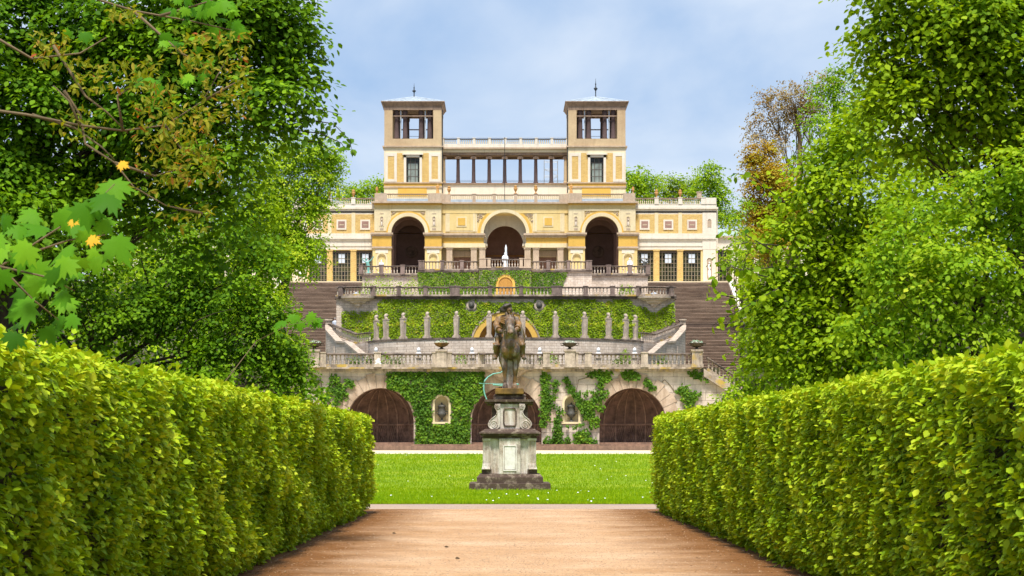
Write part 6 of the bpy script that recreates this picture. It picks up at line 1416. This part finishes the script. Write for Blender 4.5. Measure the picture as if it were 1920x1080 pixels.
for px, sg, lb, mt in ((691, 1, 'green bronze winged figure left on the forecourt', 'patina'), (1208, -1, 'dark bronze figure with raised arm right on the forecourt', 'lead')):
    D = 198; m = MB(); x = Xp(px, D); z = 17.3; m.box(x-.25, x+.25, D-.25, D+.25, z, z+.35)
    m.tube([(x-.1, D, z+.3), (x-.05, D, z+1.0)], [.1, .13], 8); m.tube([(x+.12, D, z+.3), (x, D, z+.9)], [.09, .12], 8); m.tube([(x-.02, D, z+.9), (x-.12*sg, D, z+1.35)], [.17, .15], 8); m.ball((x-.2*sg, D-.03, z+1.55), .11)
    m.tube([(x-.05, D, z+1.3), (x+.25*sg, D, z+1.5), (x+.5*sg, D-.05, z+1.85)], [.08, .06, .05], 7); m.tube([(x-.2*sg, D, z+1.3), (x-.5*sg, D-.1, z+1.45), (x-.62*sg, D-.1, z+1.7)], [.07, .05, .03], 7)
    tag(sculpt(m, 'bronze_statue', M[mt], None, .03, 1), lb, 'statue')
# visitor on the stairs
def person_body(x, y, z, hgt):
    t = thing('person', 'person in pale blue shirt and dark trousers climbing the left stairs, seen from behind', 'person', (x, y, z))
    k = hgt/1.75
    m = MB(); P = lambda a, b, c_: (x+a*k, y+b*k, z+c_*k)
    for s2, f in ((-1, 0), (1, .14)):
        m.tube([P(.09*s2, f*.9, .06+f), P(.095*s2, .02+f*.6, .48+f*.6), P(.09*s2, 0, .92)], [.05*k, .062*k, .09*k], 10); m.ball(P(.09*s2, f*.9-.05+.1, .04+f), (.05*k, .13*k, .045*k))
        m.tube([P(.19*s2, 0, 1.42), P(.25*s2, .02, 1.15), P(.24*s2, .12, .92)], [.055*k, .045*k, .032*k], 8)
        for j in range(4): m.tube([P(.24*s2+(j-1.5)*.018, .13, .90), P(.24*s2+(j-1.5)*.02, .16, .84-.01*(j % 2))], [.012*k, .009*k], 5)
        m.tube([P(.22*s2, .13, .90), P(.205*s2, .17, .86)], [.012*k, .009*k], 5)
    m.lathe([(.12*k, .88*k), (.16*k, .98*k), (.14*k, 1.15*k), (.18*k, 1.36*k), (.14*k, 1.45*k), (.06*k, 1.5*k), (.055*k, 1.56*k)], (x, y, z), 14, sx=1.0, sy=.65)
    m.ball(P(0, .0, 1.64), (.078*k, .095*k, .115*k)); m.ball(P(0, .10, 1.62), (.016*k, .025*k, .03*k)); m.ball(P(-.08, 0, 1.63), (.012*k, .02*k, .03*k)); m.ball(P(.08, 0, 1.63), (.012*k, .02*k, .03*k))
    sculpt(m, 'body', M['skin'], t, .018, 2)
    m = MB(); m.lathe([(.17*k, .86*k), (.175*k, .98*k), (.155*k, 1.15*k), (.195*k, 1.36*k), (.15*k, 1.47*k), (.07*k, 1.51*k)], (x, y, z), 14, sx=1.0, sy=.68)
    for s2 in (-1, 1): m.tube([P(.18*s2, 0, 1.42), P(.25*s2, .02, 1.15), P(.243*s2, .09, .98)], [.07*k, .06*k, .05*k], 8)
    sculpt(m, 'shirt', M['shirt'], t, .02, 1)
    m = MB()
    for s2, f in ((-1, 0), (1, .14)): m.tube([P(.09*s2, f*.9, .10+f), P(.095*s2, .02+f*.6, .48+f*.6), P(.085*s2, 0, .92)], [.065*k, .078*k, .105*k], 10)
    m.ball(P(0, 0, .93), (.165*k, .12*k, .1*k)); sculpt(m, 'trousers', M['trousers'], t, .02, 1)
    m = MB(); m.ball(P(0, -.015, 1.69), (.085*k, .098*k, .085*k)); part(m, 'hair', M['hair'], t, True)
    m = MB()
    for s2, f in ((-1, 0), (1, .14)): m.ball(P(.09*s2, f*.9+.05, .035+f), (.055*k, .14*k, .05*k))
    part(m, 'shoes', M['trousers'], t, True)
kk = 41; person_body(-15.15, 206.5-kk*.402-.2+.05, 17.5-(kk+1)*.15, 1.75)

# ------------------------------------------------------------------ pedestal and equestrian statue (front at y about 75.6)
DS = 77.0; PY = 77.15; sx0 = Xp(956, 75.8)
pd = thing('stone_pedestal', 'weathered baroque stone pedestal on the lawn, with fluted corners and scroll consoles', 'pedestal', (sx0, PY, 0))
def S(v): return v*75.8/F             # pixels to metres on the pedestal's front
def zz(py): return Zp(py, 75.7)
def pbox(nm, hxpx, p0, p1, mt, ex=0, par=None):
    m = MB(); h = S(hxpx); m.box(sx0-h, sx0+h, PY-1.45-ex, PY+1.45+ex, zz(p0) if p0 else -.1, zz(p1)); o = part(m, nm, M[mt], par or pd)
    b = o.modifiers.new('b', 'BEVEL'); b.width = .02; b.segments = 2; return o
pbox('plinth', 76, None, 906, 'ped_dark', .28); 
m = MB(); h0, h1 = S(62), S(52); m.frus(sx0, PY, zz(906), zz(895), h0, 1.62, h0, 1.62); m.frus(sx0, PY, zz(895), zz(889), h0, 1.60, S(57), 1.5); part(m, 'base_moulding', M['ped_dark'], pd)
pbox('dado', 47, 889, 822, 'ped', -.1)
for sg in (-1, 1):
    m = MB(); xa = sg*S(33.5); xb = sg*S(52); m.box(xa, xb, PY-1.42, PY-.9, zz(889), zz(880)); m.box(xa, xb, PY+.9, PY+1.42, zz(889), zz(880)); part(m, 'corner_block', M['ped_dark'], pd)
    m = MB(); m.box(sg*S(34), sg*S(51), PY-1.46, PY-.95, zz(826), zz(821)); m.box(sg*S(35), sg*S(50), PY-1.40, PY-.95, zz(872), zz(826))
    for k in range(6):
        xx = sg*S(36+2.6*k); m.tube([(xx, PY-1.40, zz(828)), (xx, PY-1.40, zz(868)), (xx+sg*.01, PY-1.44, zz(874)), (xx+sg*.03, PY-1.50, zz(880))], [.018, .018, .022, .03], 6)
    part(m, 'fluted_pilaster', M['ped'], pd)
m = MB(); m.box(sx0-0, sx0+0.001, PY, PY+.001, 1, 1.001)
pbox('front_projection', 20, 889, 822, 'ped', .06)
def frame(nm, hx, p0, p1, wpx, mt, y):
    m = MB(); a = S(hx); w_ = S(wpx)
    m.box(sx0-a, sx0-a+w_, y-.03, y+.02, zz(p1), zz(p0)); m.box(sx0+a-w_, sx0+a, y-.03, y+.02, zz(p1), zz(p0)); m.box(sx0-a+w_, sx0+a-w_, y-.03, y+.02, zz(p0)-w_, zz(p0)); m.box(sx0-a+w_, sx0+a-w_, y-.03, y+.02, zz(p1), zz(p1)+w_)
    return part(m, nm, M[mt], pd)
frame('panel_frame', 12.5, 835, 883, 1.6, 'ped_panel', PY-1.51)
m = MB(); m.box(sx0-S(9.5), sx0+S(9.5), PY-1.52, PY-1.5, zz(880), zz(838)); part(m, 'inset_panel', M['ped_panel'], pd)
# cornice
m = MB()
for hx, p0, p1, ex, in ((50, 822, 817, .02), (54, 817, 813.5, .12), (57.5, 813.5, 811, .2)):
    m.box(sx0-S(hx), sx0+S(hx), PY-1.45-ex, PY+1.45+ex, zz(p0), zz(p1))
m.frus(sx0, PY, zz(811), zz(804), S(57.5), 1.65, S(46), 1.35); co = part(m, 'cornice', M['ped_dark'], pd)
# upper stage with scrolls
pbox('upper_stage', 20, 804.5, 757, 'ped', -.25)
pbox('upper_core', 34, 804.5, 757, 'ped_dark', -.55)
m = MB(); y_ = PY-1.22
oc = [(9.5, 765.5), (11.5, 771), (11.5, 793), (9.5, 798.5), (-9.5, 798.5), (-11.5, 793), (-11.5, 771), (-9.5, 765.5)]
for i in range(8):
    a, b = oc[i], oc[(i+1) % 8]; m.tube([(sx0+S(a[0]), y_, zz(a[1])), (sx0+S(b[0]), y_, zz(b[1]))], .028, 6)
part(m, 'octagonal_frame', M['ped_dark'], pd)
def console(sg, fy):
    # S-shaped scroll in the x-z plane, given width along y, turned outwards
    pts = []
    for a in np.linspace(200, -100, 14): pts.append((.30+.115*math.cos(R(a))*1.0, .86+.10*math.sin(R(a))))
    pts2 = [(.24, .97), (.40, .96), (.44, .86), (.40, .74), (.36, .64), (.42, .50), (.56, .38), (.66, .24), (.66, .10), (.56, .0), (.40, -.02), (.28, .06), (.25, .20), (.25, .5), (.24, .97)]
    m = MB(); zb = zz(804.5)
    cr = pts2[:-1]; nn_ = len(cr); sm_ = []
    for i in range(nn_):
        p0, p1, p2, p3_ = [np.array(cr[(i+k_) % nn_]) for k_ in (-1, 0, 1, 2)]
        for t in ((0,) if i in (0, nn_-1, nn_-2) else (0, .25, .5, .75)): sm_.append(tuple(.5*((2*p1)+(-p0+p2)*t+(2*p0-5*p1+4*p2-p3_)*t*t+(-p0+3*p1-3*p2+p3_)*t**3)))
    pts2 = sm_+[sm_[0]]
    poly = [(sx0+sg*(a-.02+S(6)), zb+b*S(47)/.97+.01) for a, b in pts2[:-1]]
    m.prism(poly, PY+fy*1.30, PY+fy*.86)
    o = part(m, 'scroll_console', M['ped'], pd); recalc(o)
    bv = o.modifiers.new('b', 'BEVEL'); bv.width = .012; bv.segments = 2
    m = MB()
    for (cx_, cz_, r_) in ((.46, .17, .15), (.33, .84, .085)):
        sp = [(sx0+sg*(cx_-.02+S(6))+sg*r_*(1-t/22)*math.cos(t*.62), PY+fy*1.31, zb+cz_*S(47)/.97+r_*(1-t/22)*math.sin(t*.62)) for t in np.arange(0, 20, .5)]
        m.tube(sp, .016, 6)
    edge = [(sx0+sg*(a-.02+S(6))*1.0, PY+fy*1.31, zb+b*S(47)/.97+.01) for a, b in pts2[1:38]]; m.tube(edge, .018, 6)
    part(m, 'spiral', M['ped'], o, True)
for sg in (-1, 1):
    for fy in (-1, 1): console(sg, fy)
m = MB(); m.box(sx0-S(44), sx0+S(44), PY-1.2, PY+1.2, zz(757.5), zz(753)); m.box(sx0-S(47.5), sx0+S(45), PY-1.32, PY+1.32, zz(753), zz(748.5)); part(m, 'top_cornice', M['ped_dark'], pd)
m = MB(); m.box(sx0-S(31), sx0+S(30), PY-1.1, PY+1.1, zz(748.5), zz(741)); m.frus(sx0, PY, zz(741), zz(738.5), S(31), 1.12, S(28), 1.0); part(m, 'cap_slab', M['ped_dark'], pd)

zb = zz(739)-.0
def rough(o, st_, sz):
    tx = bpy.data.textures.new('cast_surface', 'CLOUDS'); tx.noise_scale = sz; tx.noise_depth = 3
    k = o.modifiers.new('d', 'DISPLACE'); k.texture = tx; k.strength = st_; k.mid_level = .5; k.texture_coords = 'LOCAL'
    return o
st = thing('equestrian_statue', 'streaked bronze equestrian statue of a rider in a cocked hat on a standing horse', 'statue', (sx0, PY, zb))
m = MB(); m.box(sx0-S(27.5), sx0+S(26), PY-1.25, PY+1.25, zb-.0, zz(727.5)); o = part(m, 'base_slab', M['ochre'], st)
bv = o.modifiers.new('b', 'BEVEL'); bv.width = .03; bv.segments = 2
H0 = zz(727.5)
def E(uu, y, ww): return (sx0+S(uu), PY+y, H0+S(ww))     # uu, ww in photo pixels from the slab centre
m = MB()
# horse: trunk, chest, croup
m.ball(E(0, .35, 82), (S(21), 1.0, S(25))); m.ball(E(1, -.55, 80), (S(19), .42, S(27))); m.ball(E(0, .95, 84), (S(22), .45, S(26)))
m.ball(E(-7, -.72, 72), (S(11), .26, S(16))); m.ball(E(9, -.72, 72), (S(11), .26, S(16))); m.ball(E(1, -.74, 82), (S(13), .3, S(14)))
m.tube([E(1, -.55, 88), E(1, -.78, 108), E(0, -.92, 124), E(0, -.98, 132)], [S(16), S(12), S(9.5), S(7)], 14)
m.ball(E(0, -1.05, 131), (S(8.2), .16, S(7))); m.tube([E(0, -1.05, 131), E(0, -1.2, 122), E(1, -1.36, 111), E(1, -1.44, 104)], [S(8.4), S(9), S(7), S(6)], 12)
m.ball(E(1, -1.47, 103), (S(6.4), .12, S(5.2))); m.ball(E(-3, -1.56, 104), (S(2.2), .05, S(2.2))); m.ball(E(5, -1.56, 104), (S(2.2), .05, S(2.2)))
for s2 in (-1, 1):
    m.tube([E(5*s2, -.98, 135), E(6.5*s2, -.99, 141), E(6*s2, -.98, 145)], [S(2.8), S(2.4), S(.8)], 7); m.ball(E(7.6*s2, -1.18, 126), (S(2.2), .05, S(2.6)))
m.tube([E(0, -.95, 137), E(-2, -.7, 128), E(-3, -.5, 112)], [S(4), S(6), S(5)], 8); m.tube([E(0, -1.12, 137), E(2, -1.24, 126)], [S(3.4), S(1.6)], 6)
# front legs
m.tube([E(-10, -.66, 66), E(-11, -.68, 50), E(-10, -.72, 38), E(-9.5, -.68, 24), E(-9, -.66, 10), E(-9, -.72, 5)], [S(9.5), S(7), S(5.4), S(3.8), S(3.8), S(5)], 10); m.tube([E(-9, -.78, 9), E(-9, -.78, 4), E(-9, -.78, -.4)], [S(4.2), S(5.6), S(6.6)], 12)
m.tube([E(11, -.6, 66), E(12, -.56, 50), E(11, -.60, 38), E(10, -.56, 24), E(9, -.54, 10), E(9, -.60, 5)], [S(9.5), S(7), S(5.4), S(3.8), S(3.8), S(5)], 10); m.tube([E(9, -.66, 9), E(9, -.66, 4), E(9, -.66, -.4)], [S(4.2), S(5.6), S(6.6)], 12)
# hind legs with hocks
for s2, dy in ((-1, 0), (1, .1)):
    m.tube([E(11*s2, .85+dy, 74), E(12*s2, .78+dy, 56), E(9.5*s2, 1.0+dy, 42), E(9*s2, 1.14+dy, 34), E(8*s2, 1.02+dy, 18), E(8*s2, .98+dy, 6)], [S(13), S(9), S(6), S(5), S(4), S(5)], 10); m.tube([E(8*s2, .93+dy, 9), E(8*s2, .93+dy, 4), E(8*s2, .93+dy, -.4)], [S(4.2), S(5.6), S(6.6)], 12)
m.tube([E(0, 1.3, 98), E(0, 1.5, 84), E(0, 1.5, 50), E(0, 1.42, 28)], [S(5), S(8), S(8), S(3)], 9)
horse = sculpt(m, 'horse', M['bronze'], st, .022, 3); rough(horse, .03, .3); rough(horse, .015, .07)
m = MB(); m.tube([E(-11, -.76, 108), E(-7, -1.40, 107), E(8, -1.40, 107), E(8, -.74, 110)], .02, 6); m.tube([E(-9, -1.2, 121), E(0, -1.40, 116), E(9, -1.2, 121)], .018, 6); m.tube([E(-7.5, -1.06, 133), E(0, -1.21, 134), E(7.5, -1.06, 133)], .018, 6)
part(m, 'bridle', M['urn_bronze'], horse, True)
# stone prop between the front legs
m = MB(); m.frus(sx0+S(.5), PY-.35, H0-.02, H0+S(60), S(8), .22, S(6), .16); part(m, 'support_post', M['ped'], st)
# rider
m = MB()
m.ball(E(-2, .12, 112), (S(18), .24, S(12)))
m.tube([E(-2, .12, 112), E(-4, .05, 124), E(-5, .0, 133)], [S(12.5), S(13), S(14)], 12); m.ball(E(-5, .0, 136), (S(18), .17, S(6.5))); m.tube([E(-4, -.02, 136), E(-3, -.06, 147)], [S(6.5), S(5)], 9)
m.ball(E(-2, -.12, 151), (S(6.8), .14, S(8.5))); m.ball(E(1, -.26, 150), (S(1.6), .05, S(2.4))); m.ball(E(0, -.22, 145.5), (S(3), .05, S(1.5))); m.ball(E(0, -.2, 142.8), (S(2.4), .05, S(2)))
for s2 in (-1, 1): m.ball(E(-2+7*s2, -.1, 150), (S(1.2), .04, S(2.6)))
# legs in high boots astride
m.tube([E(-12, .05, 106), E(-22, -.32, 95), E(-25, -.42, 84), E(-25, -.24, 68), E(-27, -.26, 60)], [S(9), S(8), S(6.6), S(5.6), S(4.2)], 11); m.tube([E(-27, -.2, 60), E(-30, -.52, 57)], [S(4.6), S(3)], 8)
m.tube([E(9, .05, 106), E(20, -.32, 95), E(23, -.42, 84), E(24, -.24, 68), E(26, -.26, 60)], [S(9), S(8), S(6.6), S(5.6), S(4.2)], 11); m.tube([E(26, -.2, 60), E(29, -.52, 57)], [S(4.6), S(3)], 8)
# arms: one hand low by the hip, the other on the reins
m.tube([E(-20, .0, 134), E(-26, -.1, 122), E(-20, -.45, 110), E(-13, -.66, 107)], [S(6.5), S(5.6), S(4.4), S(3.4)], 10)
for k in range(4): m.tube([E(-13, -.68, 105+k*1.6), E(-9.5, -.76, 105+k*1.6), E(-9, -.68, 104+k*1.6)], [S(1.1), S(1), S(.8)], 5)
m.tube([E(-14, -.68, 111), E(-11, -.74, 113)], [S(1.3), S(1)], 5)
m.tube([E(11, .0, 134), E(18, -.12, 122), E(14, -.48, 113), E(9, -.66, 109)], [S(6.5), S(5.6), S(4.4), S(3.4)], 10)
for k in range(4): m.tube([E(9, -.68, 107+k*1.6), E(5.5, -.76, 107+k*1.6), E(5.5, -.68, 106+k*1.6)], [S(1.1), S(1), S(.8)], 5)
m.tube([E(10, -.68, 112), E(7, -.74, 115)], [S(1.3), S(1)], 5)
rough(sculpt(m, 'rider', M['bronze'], st, .016, 1), .012, .06)
# coat: close jacket, cuffed sleeves, skirts fanned over the flanks and a cloak on the far side
m = MB()
m.lathe([(S(11), S(110)), (S(12), S(118)), (S(14), S(128)), (S(16.5), S(134)), (S(13), S(138)), (S(6), S(141))], (sx0-S(4), PY+.02, H0), 16, sx=1, sy=.62)
for pts, in (([(-20, .0, 135), (-26, -.1, 122), (-22, -.36, 113)],), ([(11, .0, 135), (18, -.12, 122), (15.5, -.38, 115)],)):
    m.tube([E(*p_) for p_ in pts], [S(7), S(6.2), S(6.4)], 12); m.tube([E(*pts[-1]), E(pts[-1][0]*.93, pts[-1][1]-.07, pts[-1][2]-1.5)], [S(7.2), S(7.4)], 12)
for k in range(12): m.tube([E(-8-.9*k, .0+.06*k, 112-k), E(-17-.6*k, -.2+.09*k, 100), E(-21-.45*k, -.25+.12*k, 84), E(-23-.35*k, -.2+.13*k, 74)], [S(1.8), S(2.2), S(1.6), S(.6)], 6)
for k in range(12): m.tube([E(6+.9*k, .0+.06*k, 114-k), E(15+.6*k, -.2+.09*k, 102), E(20+.45*k, -.25+.12*k, 84), E(23+.4*k, -.2+.13*k, 70)], [S(1.8), S(2.2), S(1.6), S(.6)], 6)
for k in range(9): m.tube([E(7+.9*k, .04, 139-k), E(14+1.3*k, .02+.03*k, 124-k), E(18+1.3*k, .0+.05*k, 104), E(19+1.3*k, .02+.05*k, 82+k)], [S(1.4), S(1.9), S(2), S(.7)], 6)
for k in range(4): m.tube([E(-20, -.08, 138-3*k), E(-8, -.25, 135-4*k), E(4, -.22, 136-3*k)], [S(1.2), S(1.5), S(1.2)], 6)
rough(sculpt(m, 'coat', M['bronze'], st, .016, 1), .02, .07)
m = MB()
for s2, c_ in ((-1, -25), (1, 23.5)): m.tube([E(c_, -.36, 86), E(c_, -.3, 80), E(c_, -.28, 77)], [S(8), S(7.4), S(6)], 12)
sculpt(m, 'boot_cuffs', M['bronze'], st, .018, 0)
m = MB()                                    # cocked hat, its brim turned up
m.ball(E(-6, -.1, 156.5), (S(9.5), .17, S(6.5)), rot=Matrix.Rotation(-.35, 3, 'Y')); m.tube([E(-18, -.04, 146), E(-16, -.16, 153), E(-9, -.26, 157), E(0, -.24, 161), E(4, -.12, 158)], [S(1.6), S(3.2), S(3.6), S(3), S(1.6)], 8)
m.tube([E(-18, -.04, 146), E(-12, .12, 152), E(3, .14, 160)], [S(1.6), S(3), S(2)], 8); m.ball(E(-12, -.2, 151), (S(5.5), .06, S(6)))
sculpt(m, 'cocked_hat', M['bronze_dark'], st, .02, 1)
m = MB(); m.tube([E(-24, -.1, 116), E(-28, -.2, 96), E(-32, -.24, 74)], [.03, .028, .018], 7); m.tube([E(-28, -.05, 117), E(-20, .0, 116)], .018, 6); m.ball(E(-23.6, -.08, 119), .04)
part(m, 'sword', M['ped_panel'], st, True)
# archer statue behind the pedestal: only bow and reaching arm come into view
DA = 104.0
ax = Xp(943, DA); az_ = gz(0, DA); zf = Zp(722, DA)-1.42
t = thing('stone_plinth', 'plain stone plinth behind the pedestal carrying the green archer', 'plinth', (ax+.35, DA, az_))
m = MB(); m.box(ax-.05, ax+.75, DA-.4, DA+.4, az_-.1, zf-.12); m.box(ax-.12, ax+.82, DA-.47, DA+.47, az_-.1, az_+.3); part(m, 'block', M['ped'], t); m = MB(); m.box(ax-.1, ax+.8, DA-.45, DA+.45, zf-.12, zf); part(m, 'cap', M['ped'], t)
t = thing('archer_statue', 'green bronze archer statue half hidden behind the pedestal, bow held out to the left', 'statue', (ax+.35, DA, zf))
m = MB(); bx_, by = ax+.35, DA
m.tube([(bx_-.22, by, zf+.04), (bx_-.16, by, zf+.45), (bx_-.04, by, zf+.86)], [.05, .07, .1], 9); m.tube([(bx_+.24, by+.05, zf+.04), (bx_+.16, by, zf+.45), (bx_+.06, by, zf+.86)], [.05, .07, .1], 9)
for s2 in (-1, 1): m.ball((bx_+.23*s2-.05, by, zf+.04), (.12, .05, .04))
m.tube([(bx_, by, zf+.85), (bx_+.01, by, zf+1.1), (bx_, by, zf+1.38)], [.14, .13, .17], 10); m.tube([(bx_, by, zf+1.4), (bx_-.02, by, zf+1.56)], [.06, .055], 8)
m.ball((bx_-.04, by-.02, zf+1.66), (.10, .09, .125)); m.ball((bx_-.14, by-.02, zf+1.64), (.025, .02, .03))
m.tube([(bx_-.14, by-.06, zf+1.44), (bx_-.45, by-.08, zf+1.40), (bx_-.78, by-.10, zf+1.44)], [.065, .05, .035], 9)
m.tube([(bx_+.14, by, zf+1.42), (bx_+.40, by+.02, zf+1.46), (bx_+.12, by-.10, zf+1.46)], [.06, .05, .035], 9)
for k in range(4): m.tube([(bx_-.78, by-.13, zf+1.47-.025*k), (bx_-.85, by-.12, zf+1.47-.025*k), (bx_-.84, by-.07, zf+1.465-.025*k)], [.014, .013, .011], 5); m.tube([(bx_+.12, by-.12, zf+1.49-.025*k), (bx_+.05, by-.13, zf+1.49-.025*k)], [.014, .011], 5)
sculpt(m, 'archer', M['patina'], t, .022, 1)
m = MB(); bw = [(Xp(px, DA), by-.1, Zp(py, DA)) for px, py in ((942, 696), (938, 699), (925, 701), (915, 707), (909, 714), (907, 722), (907, 731), (909, 740), (912, 748), (918, 756), (930, 760))]
m.tube(bw, [.018, .024, .03, .034, .036, .038, .036, .034, .03, .024, .018], 7); part(m, 'bow', M['patina'], t, True)
m = MB(); m.tube([(bx_+.10, by-.11, zf+1.47), (Xp(900, DA), by-.12, Zp(719, DA))], .012, 5); m.ball((Xp(900, DA), by-.12, Zp(719, DA)), (.05, .015, .02)); part(m, 'arrow', M['patina'], t)
